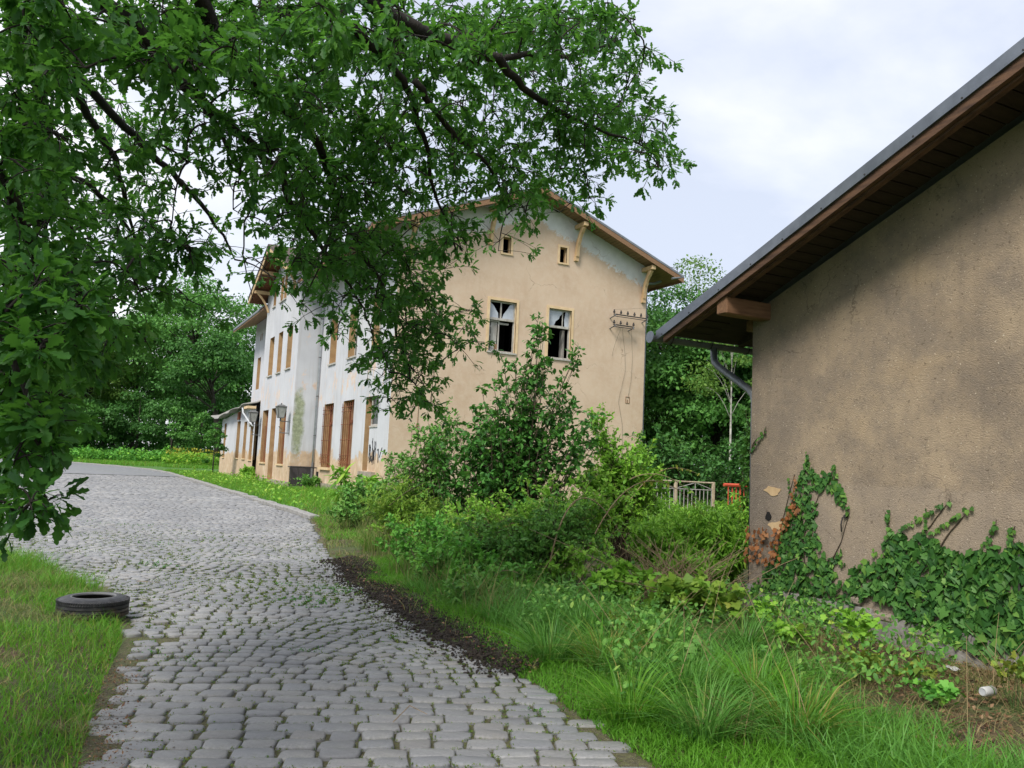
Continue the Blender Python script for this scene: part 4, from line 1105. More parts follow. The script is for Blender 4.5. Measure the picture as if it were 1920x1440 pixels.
for (lab, pts) in (('thin wire sagging from the insulators down the tan gable', [(21.0, YG - .3, 7.9), (21.35, YG - .06, 6.8), (21.42, YG - .04, 6.0), (21.1, YG - .04, 4.6), (21.35, YG - .03, 3.6), (21.42, YG - .03, 2.2)]),
                   ('thin wire hanging straight past the meter box', [(21.5, YG - .3, 7.9), (21.78, YG - .05, 6.6), (21.75, YG - .04, 5.6), (21.62, YG - .03, 4.8)]),
                   ('short thin wire curling left below the insulators', [(20.95, YG - .3, 7.9), (20.75, YG - .06, 7.1), (20.68, YG - .04, 6.6)]),
                   ('thin wire running from the topmost insulator to the right corner', [(20.53, YG - .34, 8.66), (21.5, YG - .34, 8.80), (22.5, YG - .2, 9.0)])):
    mb = MB(); mb.tube(bez(*[np.array(p) for p in pts], 12) if len(pts) == 3 else pts, .0045, 4); tag(mb.build('wire', M['iron'], None), lab, 'wire')

# ------------------------------------------------------------------ the shed on the right
sh = empty('shed', (6.82, 7.27, 0), 'brown roughcast shed with a low pitched roof and dark eaves', 'shed')
XS, YC, SS = 6.82, 7.28, .377
ztop = lambda y: 3.23 + SS * (8.16 - y)
FS = Frame((XS, 0, 0), (0, 1, 0), (-1, 0, 0))
yr = -1.2; zrf = ztop(yr)
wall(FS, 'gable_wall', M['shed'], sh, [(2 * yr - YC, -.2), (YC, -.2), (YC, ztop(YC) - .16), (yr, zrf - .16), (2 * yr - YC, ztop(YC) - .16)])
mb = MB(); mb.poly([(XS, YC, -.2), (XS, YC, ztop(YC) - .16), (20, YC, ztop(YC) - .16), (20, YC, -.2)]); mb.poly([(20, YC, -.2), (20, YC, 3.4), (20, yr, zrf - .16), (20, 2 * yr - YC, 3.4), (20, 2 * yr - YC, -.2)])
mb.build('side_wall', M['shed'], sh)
xv = 6.12
for sgn in (1, -1):
    A = lambda y: yr + sgn * (y - yr)
    y_e = 8.16; y0, y1 = A(yr), A(y_e)
    mb = MB(); mb.hexa(slab([(xv + .03, y0, zrf - .05), (xv + .03, y1, ztop(y_e) - .05), (20.4, y1, ztop(y_e) - .05), (20.4, y0, zrf - .05)], .045)); mb.build('roof', M['roofsheet'], sh)
    mb = MB(); mb.hexa(slab([(xv + .02, y0, zrf - .225), (xv + .02, A(8.08), ztop(8.08) - .18), (xv + .075, A(8.08), ztop(8.08) - .18), (xv + .075, y0, zrf - .225)], .125)); mb.build('barge_board', M['shedbarge'], sh)
    mb = MB(); mb.hexa(slab([(xv + .075, y0, zrf - .26), (xv + .075, A(7.7), ztop(7.7) - .20), (xv + .14, A(7.7), ztop(7.7) - .20), (xv + .14, y0, zrf - .26)], .15)); mb.build('verge_rafter', M['shedbarge'], sh)
# zinc verge flashing in overlapping lengths, with a few nail heads
yy = 8.2; k = 0
while yy > yr:
    L = 2.0; a, b = yy, max(yr, yy - L); e = .002 * (k % 2)
    mb = MB(); mb.hexa([(xv - .004 - e, a, ztop(a) - .105), (xv + .018, a, ztop(a) - .105), (xv + .018, b, ztop(b) - .105), (xv - .004 - e, b, ztop(b) - .105), (xv - .004 - e, a, ztop(a) + .012), (xv + .018, a, ztop(a) + .012), (xv + .018, b, ztop(b) + .012), (xv - .004 - e, b, ztop(b) + .012)])
    mb.hexa([(xv - .002 - e, a, ztop(a) + .003), (xv + .22, a, ztop(a) + .003), (xv + .22, b, ztop(b) + .003), (xv - .002 - e, b, ztop(b) + .003), (xv - .002 - e, a, ztop(a) + .014), (xv + .22, a, ztop(a) + .014), (xv + .22, b, ztop(b) + .014), (xv - .002 - e, b, ztop(b) + .014)])
    f = mb.build('verge_flashing', M['zinc'], sh); m = MB()
    for q in range(4):
        w_ = a - .12 - q * .5
        if w_ > b: m.lathe([(0, -.004), (.009, -.003), (.009, .004)], (xv - .005 - e, w_, ztop(w_) - .085), 6, 'x')
    if m.v: o = m.build('nail_head', M['iron'], None); o.parent = f
    yy -= L - .05; k += 1
# soffit boards across the overhang
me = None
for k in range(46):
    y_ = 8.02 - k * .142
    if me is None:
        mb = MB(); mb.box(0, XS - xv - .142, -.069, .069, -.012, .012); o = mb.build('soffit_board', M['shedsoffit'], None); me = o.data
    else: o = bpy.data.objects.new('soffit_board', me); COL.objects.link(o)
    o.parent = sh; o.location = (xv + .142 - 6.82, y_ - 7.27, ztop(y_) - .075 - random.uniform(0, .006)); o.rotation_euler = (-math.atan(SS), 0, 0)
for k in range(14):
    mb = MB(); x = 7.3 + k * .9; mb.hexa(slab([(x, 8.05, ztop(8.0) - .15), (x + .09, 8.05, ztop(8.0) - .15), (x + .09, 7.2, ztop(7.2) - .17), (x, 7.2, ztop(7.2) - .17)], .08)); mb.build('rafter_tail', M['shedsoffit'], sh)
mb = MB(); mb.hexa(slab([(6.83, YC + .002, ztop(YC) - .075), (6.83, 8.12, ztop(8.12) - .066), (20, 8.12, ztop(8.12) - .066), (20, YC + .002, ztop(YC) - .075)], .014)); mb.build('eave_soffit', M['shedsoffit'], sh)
mb = MB(); mb.box(xv + .05, XS + .05, 7.0, 7.17, 3.285, 3.475); mb.box(XS, 19.9, YC + .003, YC + .12, 3.2, 3.33); mb.build('purlin_end', M['shedbeam'], sh, bevel=.012)
for y_ in (3.4,):
    z_ = ztop(y_) - .30; mb = MB(); mb.box(xv + .14, XS + .05, y_ - .08, y_ + .08, z_ - .17, z_); mb.build('purlin_end', M['shedsoffit'], sh)
# gutter, brackets, downpipe
mb = MB(); NG = 10; ring = [(math.cos(math.pi + math.pi * i / NG) * .068, math.sin(math.pi + math.pi * i / NG) * .068) for i in range(NG + 1)]; inn = [(a * .93, b * .93) for a, b in ring[::-1]]; pr = ring + inn
for x in (6.06, 15.0):
    for a, b in pr: mb.v.append((x, 8.235 + a, 3.165 + b))
n_ = len(pr)
for i in range(n_): mb.f.append((i, (i + 1) % n_, n_ + (i + 1) % n_, n_ + i))
mb.f.append(tuple(range(n_))[::-1]); gt = mb.build('gutter', M['gutter'], sh, smooth=False)
mb = MB(); mb.lathe([(0, -.012), (.072, -.012), (.075, 0), (0, .004)], (6.06, 8.235, 3.15), 18, 'x'); o = mb.build('end_cap', M['zinc'], None); o.parent = gt
for x in (6.36, 6.98, 7.6):
    mb = MB(); mb.tube([(x, 8.16, 3.21), (x, 8.165, 3.15), (x, 8.20, 3.095), (x, 8.26, 3.09), (x, 8.305, 3.15), (x, 8.31, 3.18)], .007, 4); o = mb.build('gutter_bracket', M['iron'], None); o.parent = gt
mb = MB(); mb.tube([(7.06, 8.235, 3.11), (7.06, 8.23, 3.0), (7.05, 8.20, 2.93), (7.03, 8.10, 2.86), (6.965, 7.50, 2.54), (6.955, 7.40, 2.46), (6.95, 7.37, 2.36), (6.95, 7.37, .12)], .045, 12); mb.build('downpipe', M['gutter'], sh, smooth=True)
mb = MB(); mb.tube([(XS - .012, 5.93, 1.14), (XS - .05, 5.93, 1.14), (XS - .06, 5.94, 1.07), (XS - .03, 5.96, 1.0)], .008, 6); mb.tube([(XS + .01, 5.93, 1.15), (XS - .02, 5.93, 1.15)], .02, 8); mb.build('wall_hook', M['iron'], sh)
mb = MB(); mb.tube([(XS - .016, 4.19, 1.02), (XS - .016, 4.20, -.05)], .012, 6); mb.build('conduit', M['iron'], sh)
mb = MB(); FS.box(mb, 5.6, YC + .0, -.2, .30, .002, .035); FS.box(mb, 3.0, 5.6, -.2, .26, .002, .045); mb.build('concrete_base', M['shedbase'], sh)
for (u, v, w, h) in ((5.33, .20, .24, .09), (4.92, .12, .17, .08), (5.72, .30, .13, .10)):
    mb = MB(); FS.box(mb, u, u + w, v, v + h, .0, .055); o = mb.build('base_stone', M['scrub'], sh, bevel=.035)
for (u, v, w) in ((6.93, 1.36, .12), (6.85, .98, .13)):
    pts = [(u + w * math.cos(a) * random.uniform(.7, 1.2), v + w * .45 * math.sin(a) * random.uniform(.6, 1.2)) for a in np.linspace(0, 2 * math.pi, 14, endpoint=False)]
    flat(FS, pts, .006, .006).build('plaster_patch', M['beamwood'], sh)
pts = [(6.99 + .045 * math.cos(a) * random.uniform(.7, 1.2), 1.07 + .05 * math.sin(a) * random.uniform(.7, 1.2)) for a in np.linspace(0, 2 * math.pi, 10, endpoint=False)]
flat(FS, pts, .008, .006).build('painted_hole', M['dark'], sh)  # flat plate on the wall; the hole's shade is its near-black colour
# ------------------------------------------------------------------ vegetation
T_RH = (np.array([(0, 0, 0), (.5, .30, .06), (1, 0, -.12), (.5, -.30, .06)], float), np.array([(0, 1, 2, 3)]))
CM = np.array(camo.matrix_world)[:3, :3]; CP = np.array([0, 0, 1.5])
def project(P):
    q = (np.asarray(P) - CP) @ CM
    w = -q[:, 2]; ws = np.where(np.abs(w) < 1e-6, 1e-6, w)
    return 960 + 1560 * q[:, 0] / ws, 720 - 1560 * q[:, 1] / ws, w
def nearest_in_frame(L, n):
    x, y, w = project(L.P + L.D / (np.linalg.norm(L.D, axis=1, keepdims=True) + 1e-9) * L.S[:, None] * .5)
    ok = (x > 5) & (x < 1915) & (y > 5) & (y < 1435) & (w > .5)
    return np.argsort(np.where(ok, w / L.S, 1e9))[:n]
def rdir(n): 
    v = RNG.normal(0, 1, (n, 3)); return v / np.linalg.norm(v, axis=1, keepdims=True)

# --- the oak over the road
CLUMPS = np.array([(-0.47,5.06,3.76,0.09),(-0.38,4.05,3.31,0.08),(-0.77,7.45,4.87,0.17),(-0.33,4.02,3.39,0.09),(-0.42,5.73,4.07,0.11),(-0.20,3.96,3.33,0.10),  # most sprays, and the limbs below, unprojected from image pixels at chosen depths
(-0.30,5.64,4.18,0.13),(-0.16,6.72,4.69,0.16),(-0.12,4.76,3.78,0.10),(0.01,6.17,4.47,0.12),(0.07,5.49,4.19,0.13),(0.07,4.88,3.82,0.13),
(0.16,5.10,4.00,0.12),(0.07,6.03,4.36,0.13),(0.24,6.06,4.43,0.15),(0.19,4.94,3.97,0.12),(0.28,5.56,4.27,0.14),(0.27,5.46,4.22,0.15),
(0.56,5.89,4.45,0.11),(0.47,5.13,4.07,0.11),(0.59,7.21,5.24,0.16),(0.59,7.30,5.09,0.17),(0.93,7.13,5.21,0.20),(0.63,5.75,4.48,0.16),
(0.95,7.37,5.29,0.17),(0.80,5.57,4.49,0.14),(0.92,5.77,4.54,0.14),(0.85,5.18,4.23,0.14),(1.24,7.29,5.34,0.21),(0.79,3.75,3.61,0.09),
(0.95,5.07,4.22,0.14),(1.16,6.39,4.98,0.17),(1.04,5.22,4.39,0.16),(1.20,5.44,4.52,0.15),(1.27,5.51,4.47,0.16),(1.18,5.21,4.36,0.14),
(2.03,7.01,5.41,0.21),(1.53,5.77,4.85,0.18),(1.48,5.42,4.61,0.13),(2.04,6.24,5.05,0.15),(1.72,5.54,4.73,0.15),(1.33,4.28,4.03,0.10),
(1.85,6.06,4.89,0.17),(2.07,5.70,4.79,0.17),(1.86,4.95,4.39,0.14),(2.49,6.66,5.54,0.21),(2.40,6.88,5.63,0.22),(2.39,5.63,4.87,0.17),
(2.68,6.36,5.32,0.14),(2.86,6.74,5.60,0.18),(3.43,7.22,6.05,0.18),(2.13,4.56,4.28,0.15),(2.88,6.52,5.60,0.16),(2.62,5.28,4.77,0.14),
(2.83,5.66,5.03,0.19),(2.46,4.69,4.55,0.11),(2.81,5.19,4.92,0.16),(3.57,6.50,5.70,0.19),(2.52,4.54,4.39,0.11),(3.57,6.12,5.41,0.18),
(3.32,5.24,5.13,0.14),(4.28,6.98,6.04,0.23),(2.93,4.65,4.59,0.15),(4.01,5.80,5.47,0.18),(-0.44,5.00,3.59,0.12),(-0.52,5.48,3.72,0.13),
(-0.62,5.97,3.95,0.11),(-0.54,5.65,3.95,0.13),(-0.38,5.86,4.08,0.10),(-0.30,4.26,3.30,0.08),(-0.43,5.56,3.79,0.13),(-0.21,6.55,4.37,0.15),
(-0.04,5.45,3.94,0.14),(-0.05,5.45,3.94,0.14),(0.19,6.85,4.71,0.16),(0.11,4.10,3.34,0.09),(0.09,5.47,3.98,0.12),(0.38,5.43,3.95,0.13),
(0.33,5.51,4.13,0.11),(0.32,5.92,4.16,0.14),(0.29,5.50,4.02,0.14),(0.49,4.99,3.81,0.11),(0.52,5.48,4.11,0.13),(0.52,5.56,4.18,0.12),
(0.39,5.04,3.87,0.10),(0.88,6.60,4.69,0.18),(0.80,6.04,4.45,0.13),(0.46,3.75,3.28,0.08),(0.68,4.67,3.82,0.11),(0.82,5.45,4.20,0.13),
(1.17,7.32,5.01,0.19),(1.17,5.66,4.33,0.16),(1.33,7.13,5.10,0.21),(1.33,6.53,4.74,0.17),(1.34,6.88,4.94,0.17),(1.02,4.13,3.65,0.10),
(1.76,7.38,5.16,0.21),(1.02,4.36,3.81,0.12),(1.60,5.92,4.63,0.13),(1.57,5.41,4.43,0.16),(1.78,6.71,5.04,0.18),(2.31,6.87,5.26,0.17),
(1.81,5.47,4.40,0.16),(2.02,6.46,4.89,0.17),(1.41,4.49,3.93,0.10),(2.26,6.19,4.96,0.17),(2.73,7.46,5.71,0.23),(2.12,6.05,4.76,0.16),
(2.20,6.06,4.75,0.16),(2.20,5.10,4.42,0.12),(2.90,6.97,5.29,0.20),(2.30,5.44,4.55,0.15),(2.62,5.87,4.82,0.18),(3.08,6.76,5.44,0.19),
(1.99,4.48,4.00,0.11),(3.11,5.89,5.10,0.20),(3.28,6.69,5.49,0.19),(2.91,5.89,4.97,0.19),(3.28,5.72,5.08,0.18),(2.67,4.76,4.43,0.12),
(2.96,5.43,4.75,0.13),(3.49,6.28,5.21,0.18),(2.90,4.56,4.38,0.13),(4.20,6.75,5.56,0.17),(3.76,5.88,5.12,0.15),(3.58,5.16,4.91,0.16),
(4.39,6.55,5.63,0.17),(-0.73,7.48,4.30,0.15),(-0.52,5.36,3.48,0.14),(-0.56,5.70,3.70,0.12),(-0.46,6.55,4.13,0.15),(-0.30,4.93,3.48,0.12),
(-0.33,4.65,3.34,0.09),(-0.38,6.14,3.86,0.11),(-0.21,5.96,3.92,0.11),(-0.13,3.94,3.13,0.08),(-0.17,7.05,4.38,0.13),(-0.02,5.33,3.64,0.10),
(0.10,3.86,3.16,0.07),(0.21,3.77,3.13,0.10),(0.39,5.57,3.85,0.11),(0.29,3.73,3.14,0.10),(0.60,6.85,4.49,0.17),(0.84,6.41,4.42,0.17),
(0.96,7.20,4.68,0.14),(1.06,6.18,4.23,0.13),(0.85,5.61,3.94,0.16),(0.81,5.05,3.81,0.12),(1.12,7.19,4.67,0.20),(1.05,5.37,3.88,0.11),
(1.41,6.42,4.47,0.16),(1.10,5.45,3.92,0.12),(1.39,6.92,4.61,0.18),(1.44,5.72,4.31,0.17),(1.30,5.38,4.12,0.12),(1.45,6.42,4.49,0.15),
(1.86,7.54,5.15,0.19),(1.94,7.01,4.79,0.17),(2.08,7.24,4.88,0.19),(1.65,5.92,4.38,0.16),(2.49,7.47,5.07,0.22),(2.33,7.41,5.00,0.22),
(2.18,6.61,4.76,0.16),(1.90,6.12,4.58,0.13),(2.27,6.41,4.79,0.15),(2.45,6.53,4.86,0.16),(2.41,6.38,4.78,0.17),(2.70,6.42,4.92,0.16),
(2.04,4.71,4.05,0.13),(3.34,7.35,5.48,0.18),(3.48,7.49,5.43,0.20),(3.36,7.27,5.45,0.18),(3.75,7.18,5.43,0.18),(3.84,7.40,5.45,0.21),
(3.18,6.22,4.92,0.17),(3.15,5.39,4.63,0.16),(3.40,6.26,4.93,0.17),(3.48,6.12,4.82,0.18),(4.37,7.13,5.41,0.22),(4.37,7.18,5.49,0.18),
(3.40,5.67,4.64,0.17),(4.32,7.10,5.51,0.17),(3.74,5.35,4.67,0.19),(4.71,6.94,5.44,0.17),(3.99,5.83,4.99,0.19),(4.77,6.75,5.59,0.21),
(-0.51,5.66,3.51,0.14),(-0.50,5.40,3.46,0.12),(-0.49,5.49,3.34,0.12),(-0.33,5.65,3.52,0.15),(-0.36,5.04,3.34,0.12),(-0.41,6.66,3.87,0.12),
(-0.24,9.55,5.05,0.21),(-0.37,8.33,4.50,0.19),(0.03,8.34,4.70,0.23),(0.23,7.64,4.29,0.18),(0.36,4.97,3.50,0.13),(0.32,5.60,3.58,0.12),
(0.48,5.17,3.46,0.13),(0.97,8.89,4.89,0.24),(0.91,7.62,4.49,0.22),(1.28,7.55,4.49,0.21),(1.19,7.33,4.55,0.16),(1.03,6.70,4.14,0.18),
(0.78,5.13,3.67,0.12),(1.21,5.75,3.90,0.17),(1.44,7.44,4.60,0.16),(1.51,7.45,4.62,0.20),(1.21,5.26,3.71,0.15),(1.57,6.71,4.38,0.20),
(1.60,6.38,4.28,0.16),(1.40,5.82,4.00,0.13),(1.71,6.14,4.12,0.17),(1.92,6.41,4.37,0.18),(2.09,6.93,4.67,0.20),(2.05,7.02,4.50,0.16),
(2.42,7.25,4.86,0.22),(1.88,5.62,4.08,0.16),(1.97,5.95,4.16,0.17),(2.57,6.74,4.65,0.19),(2.83,7.27,4.77,0.18),(2.78,6.74,4.72,0.20),
(3.00,7.08,4.80,0.18),(2.37,5.61,4.16,0.15),(3.48,7.57,5.27,0.20),(3.40,7.57,5.09,0.18),(2.90,6.31,4.54,0.16),(3.11,5.81,4.44,0.17),
(3.66,7.17,5.11,0.17),(3.50,6.91,4.82,0.22),(3.58,6.20,4.63,0.19),(3.19,5.45,4.34,0.17),(3.86,6.85,4.89,0.21),(3.48,5.76,4.50,0.14),
(4.33,7.02,5.23,0.25),(4.44,6.99,5.12,0.23),(3.74,5.92,4.55,0.19),(4.16,6.23,4.86,0.18),(4.44,6.61,4.92,0.24),(4.00,6.04,4.71,0.22),
(4.98,6.65,5.06,0.20),(4.16,5.73,4.63,0.16),(-0.44,4.59,2.97,0.12),(-0.39,4.76,2.98,0.09),(-0.73,7.30,3.81,0.16),(-0.26,4.56,3.02,0.08),
(-0.22,4.36,2.93,0.10),(-0.31,4.90,3.14,0.12),(-0.30,9.91,4.76,0.24),(-0.18,4.34,2.91,0.08),(0.07,5.29,3.24,0.11),(0.27,9.02,4.63,0.17),
(0.22,8.71,4.47,0.22),(0.49,8.86,4.63,0.24),(0.61,8.92,4.76,0.24),(0.84,8.98,4.73,0.20),(0.66,5.60,3.59,0.16),(0.68,5.63,3.56,0.11),
(1.02,7.77,4.29,0.16),(0.90,5.27,3.42,0.11),(0.95,6.07,3.80,0.14),(0.89,5.32,3.42,0.15),(1.17,5.71,3.72,0.16),(1.61,7.36,4.37,0.17),
(1.57,7.30,4.20,0.18),(1.40,6.37,3.95,0.15),(1.60,6.21,4.01,0.16),(1.87,7.05,4.16,0.19),(1.74,7.26,4.35,0.17),(1.63,6.99,4.24,0.14),
(2.03,6.70,4.11,0.15),(1.74,5.76,3.76,0.13),(1.79,6.31,4.04,0.16),(1.75,6.23,4.00,0.17),(1.89,6.56,4.19,0.17),(2.39,7.01,4.28,0.20),
(1.92,6.02,3.89,0.13),(2.33,7.16,4.54,0.21),(1.74,5.50,3.70,0.13),(2.34,6.29,4.20,0.18),(2.68,7.13,4.43,0.21),(2.61,6.83,4.47,0.17),
(2.60,6.17,4.14,0.16),(2.85,6.60,4.36,0.16),(2.72,6.77,4.24,0.17),(2.41,5.98,3.94,0.16),(3.31,7.30,4.63,0.22),(3.20,7.16,4.68,0.19),
(2.90,6.23,4.15,0.16),(3.19,6.55,4.47,0.19),(3.13,5.89,4.24,0.19),(3.11,6.17,4.20,0.15),(3.77,7.25,4.76,0.20),(3.30,5.81,4.19,0.15),
(3.19,5.73,4.18,0.15),(3.56,6.25,4.43,0.18),(4.02,6.24,4.39,0.18),(3.55,5.81,4.12,0.18),(3.87,6.18,4.49,0.19),(4.85,6.97,5.03,0.25),
(3.68,5.27,4.01,0.16),(3.91,5.95,4.24,0.16),(4.65,7.12,4.92,0.23),(5.10,6.76,4.80,0.25),(5.17,6.97,5.02,0.20),(4.03,5.63,4.19,0.18),
(-0.33,4.24,2.72,0.09),(-0.56,7.39,3.65,0.13),(-0.67,7.32,3.47,0.18),(-0.62,6.52,3.30,0.13),(-0.47,7.12,3.57,0.18),(-0.31,5.01,2.90,0.10),
(-0.34,7.19,3.61,0.14),(-0.35,6.74,3.52,0.17),(-0.18,8.63,3.90,0.17),(-0.26,6.61,3.43,0.12),(-0.03,5.34,3.12,0.13),(0.31,9.14,4.19,0.23),
(0.31,8.99,4.13,0.22),(0.25,8.43,4.05,0.16),(0.43,5.42,3.29,0.11),(0.76,5.60,3.28,0.11),(1.28,7.07,3.77,0.20),(0.86,5.08,3.20,0.11),
(1.02,6.13,3.62,0.15),(1.38,6.65,3.70,0.16),(1.39,6.47,3.62,0.17),(1.15,5.78,3.36,0.16),(1.21,5.43,3.34,0.14),(1.66,6.25,3.67,0.16),
(1.79,7.07,3.87,0.21),(1.67,7.08,3.88,0.16),(1.50,5.99,3.52,0.15),(1.72,6.08,3.59,0.16),(1.78,5.98,3.56,0.17),(2.22,7.50,4.22,0.19),
(2.20,7.19,4.19,0.17),(2.38,7.17,4.22,0.16),(2.43,7.47,4.14,0.19),(2.17,6.60,3.92,0.15),(2.64,7.11,4.27,0.20),(3.01,7.60,4.27,0.20),
(3.02,7.77,4.49,0.22),(2.81,7.43,4.20,0.16),(2.30,5.63,3.70,0.14),(2.75,6.46,3.93,0.16),(2.67,6.12,3.96,0.17),(3.45,7.19,4.32,0.21),
(3.40,7.37,4.50,0.21),(3.13,6.50,4.19,0.21),(3.68,7.05,4.26,0.17),(3.07,5.87,3.91,0.17),(2.88,5.66,3.71,0.19),(3.61,6.33,4.19,0.20),
(3.70,6.73,4.17,0.18),(4.08,7.31,4.60,0.17),(4.33,6.86,4.56,0.22),(3.87,6.28,4.06,0.16),(4.16,6.31,4.31,0.20),(3.98,5.36,3.98,0.15),
(-0.63,6.70,3.21,0.13),(-0.54,6.12,3.06,0.15),(-0.50,5.35,2.74,0.12),(-0.47,6.24,3.02,0.15),(-0.38,6.69,3.28,0.12),(-0.28,5.82,2.94,0.14),
(-0.37,6.22,3.06,0.13),(-0.44,6.61,3.22,0.16),(-0.19,8.12,3.58,0.18),(-0.19,7.29,3.34,0.13),(-0.31,9.34,3.79,0.20),(0.05,8.84,3.72,0.19),
(-0.03,8.09,3.58,0.16),(0.29,9.04,3.90,0.19),(0.34,8.98,3.79,0.19),(0.37,5.47,2.91,0.14),(0.69,9.48,4.04,0.24),(0.73,5.52,3.07,0.16),
(1.20,6.24,3.30,0.13),(1.23,7.52,3.66,0.17),(1.43,7.53,3.79,0.16),(1.49,6.72,3.49,0.17),(1.22,5.80,3.17,0.16),(1.37,6.68,3.57,0.15),
(1.46,7.16,3.74,0.14),(1.93,7.55,3.95,0.23),(1.71,6.48,3.59,0.14),(1.64,6.47,3.40,0.13),(1.64,6.11,3.29,0.16),(1.81,6.20,3.49,0.13),
(2.10,7.33,3.69,0.21),(2.07,7.13,3.72,0.20),(2.29,7.59,3.91,0.20),(2.55,7.77,3.88,0.18),(2.05,5.82,3.49,0.13),(2.06,5.98,3.54,0.18),
(2.75,7.35,3.83,0.23),(2.68,7.41,3.89,0.21),(2.60,6.37,3.58,0.14),(2.74,6.43,3.79,0.20),(3.28,6.96,4.04,0.17),(3.80,7.72,4.17,0.20),
(2.90,5.91,3.63,0.18),(3.24,6.26,3.70,0.15),(3.39,6.38,3.87,0.16),(4.23,7.39,4.17,0.19),(4.59,7.36,4.38,0.23),(4.07,6.56,4.07,0.17),
(-0.41,5.93,2.70,0.12),(-0.34,4.35,2.47,0.07),(-0.52,6.80,2.98,0.16),(-0.30,7.08,3.01,0.13),(-0.27,4.68,2.53,0.12),(-0.32,4.85,2.59,0.09),
(-0.12,7.95,3.29,0.21),(-0.13,8.24,3.45,0.20),(-0.23,8.07,3.37,0.20),(0.11,8.07,3.28,0.21),(0.12,5.48,2.77,0.15),(0.37,8.23,3.45,0.17),
(0.26,9.34,3.57,0.18),(0.17,5.22,2.69,0.10),(0.47,5.38,2.73,0.11),(0.46,5.36,2.74,0.11),(1.08,9.01,3.59,0.20),(0.79,7.48,3.30,0.16),
(1.04,5.84,3.07,0.14),(1.25,6.83,3.33,0.17),(1.55,6.87,3.40,0.18),(1.54,7.52,3.46,0.21),(1.51,7.28,3.31,0.20),(1.64,7.65,3.39,0.18),
(1.49,6.08,3.07,0.17),(1.76,6.75,3.43,0.15),(1.67,6.94,3.28,0.15),(1.88,7.27,3.48,0.20),(2.07,7.34,3.40,0.22),(2.01,6.63,3.31,0.17),
(1.66,5.79,3.10,0.14),(2.09,7.23,3.45,0.20),(2.31,7.72,3.69,0.23),(2.35,7.32,3.42,0.21),(2.38,6.95,3.36,0.19),(2.47,7.52,3.55,0.22),
(2.40,5.99,3.22,0.14),(3.16,8.08,3.72,0.18),(2.77,6.97,3.44,0.20),(2.86,6.59,3.41,0.14),(2.57,6.17,3.24,0.15),(3.94,8.23,3.89,0.26),
(-0.47,5.51,2.40,0.11),(-0.35,4.88,2.42,0.12),(-0.29,3.94,2.19,0.10),(-0.37,5.25,2.41,0.10),(-0.28,5.22,2.45,0.13),(-0.26,6.18,2.65,0.15),
(-0.17,3.65,2.12,0.07),(-0.18,7.80,2.97,0.14),(-0.15,4.79,2.36,0.12),(-0.10,6.42,2.64,0.12),(0.12,5.00,2.47,0.09),(0.21,9.65,3.39,0.19),
(0.19,7.72,3.02,0.17),(0.39,7.39,3.07,0.17),(0.45,8.72,3.23,0.16),(0.49,5.45,2.64,0.11),(1.17,6.78,3.00,0.17),(1.18,5.79,2.82,0.15),
(1.48,6.76,2.96,0.17),(1.37,5.90,2.86,0.17),(1.81,7.35,3.14,0.16),(2.09,8.19,3.43,0.20),(1.96,7.94,3.19,0.18),(1.99,8.03,3.31,0.24),
(2.12,7.22,3.17,0.15),(1.88,6.62,3.12,0.18),(2.12,7.49,3.34,0.21),(2.39,7.79,3.29,0.17),(2.31,6.61,3.17,0.17),(2.38,6.74,3.09,0.20),
(2.66,7.67,3.37,0.24),(2.71,7.80,3.27,0.23),(2.00,6.15,2.97,0.18),(3.29,8.20,3.58,0.21),(-0.32,4.08,2.11,0.08),(-0.31,3.70,2.00,0.06),
(-0.49,5.74,2.25,0.11),(-0.33,6.26,2.39,0.14),(-0.29,5.45,2.35,0.11),(-0.26,5.14,2.27,0.12),(-0.24,5.60,2.33,0.12),(-0.12,4.59,2.22,0.11),
(-0.03,6.52,2.49,0.15),(-0.07,3.44,1.99,0.06),(0.08,4.58,2.18,0.11),(0.08,7.02,2.61,0.18),(0.13,6.14,2.56,0.16),(0.25,5.37,2.38,0.11),
(0.22,5.82,2.50,0.14),(0.54,5.84,2.50,0.14),(1.38,6.30,2.66,0.16),(1.74,8.38,3.10,0.24),(1.75,7.03,2.81,0.19),(2.03,7.57,2.92,0.20),
(2.31,8.33,2.96,0.18),(1.96,6.31,2.78,0.14),(1.98,6.66,2.89,0.19),(2.21,7.51,2.98,0.16),(2.66,7.68,3.12,0.20),(2.13,6.36,2.75,0.15),
(2.41,7.15,2.82,0.16),(2.94,8.37,3.08,0.23),(2.74,8.20,3.00,0.18),(2.98,7.67,2.96,0.17),(3.03,7.88,3.15,0.20),(3.16,8.27,3.11,0.23),
(2.58,6.70,2.82,0.17),(3.01,8.15,3.27,0.19),(3.61,7.99,3.11,0.22),(-0.29,4.17,1.97,0.07),(-0.29,3.93,1.91,0.09),(-0.44,5.31,2.02,0.11),
(-0.34,5.13,2.15,0.10),(-0.24,5.61,2.22,0.10),(-0.21,5.80,2.16,0.15),(-0.21,4.01,1.90,0.08),(-0.16,3.54,1.86,0.08),(-0.04,6.89,2.41,0.12),
(-0.05,3.55,1.96,0.09),(0.11,5.13,2.10,0.13),(0.03,6.08,2.28,0.13),(0.31,5.99,2.21,0.12),(2.32,8.73,2.76,0.19),(2.22,7.09,2.50,0.21),
(2.81,7.96,2.64,0.17),(2.56,7.34,2.73,0.23),(2.55,7.26,2.60,0.22),(2.49,7.48,2.55,0.19),(2.79,7.18,2.69,0.16),(2.94,7.62,2.85,0.22),
(2.73,7.31,2.71,0.22),(3.27,8.25,2.99,0.22),(3.89,8.57,2.90,0.22),(3.61,8.72,3.02,0.24),(3.07,7.20,2.57,0.20),(-0.53,6.77,1.98,0.12),
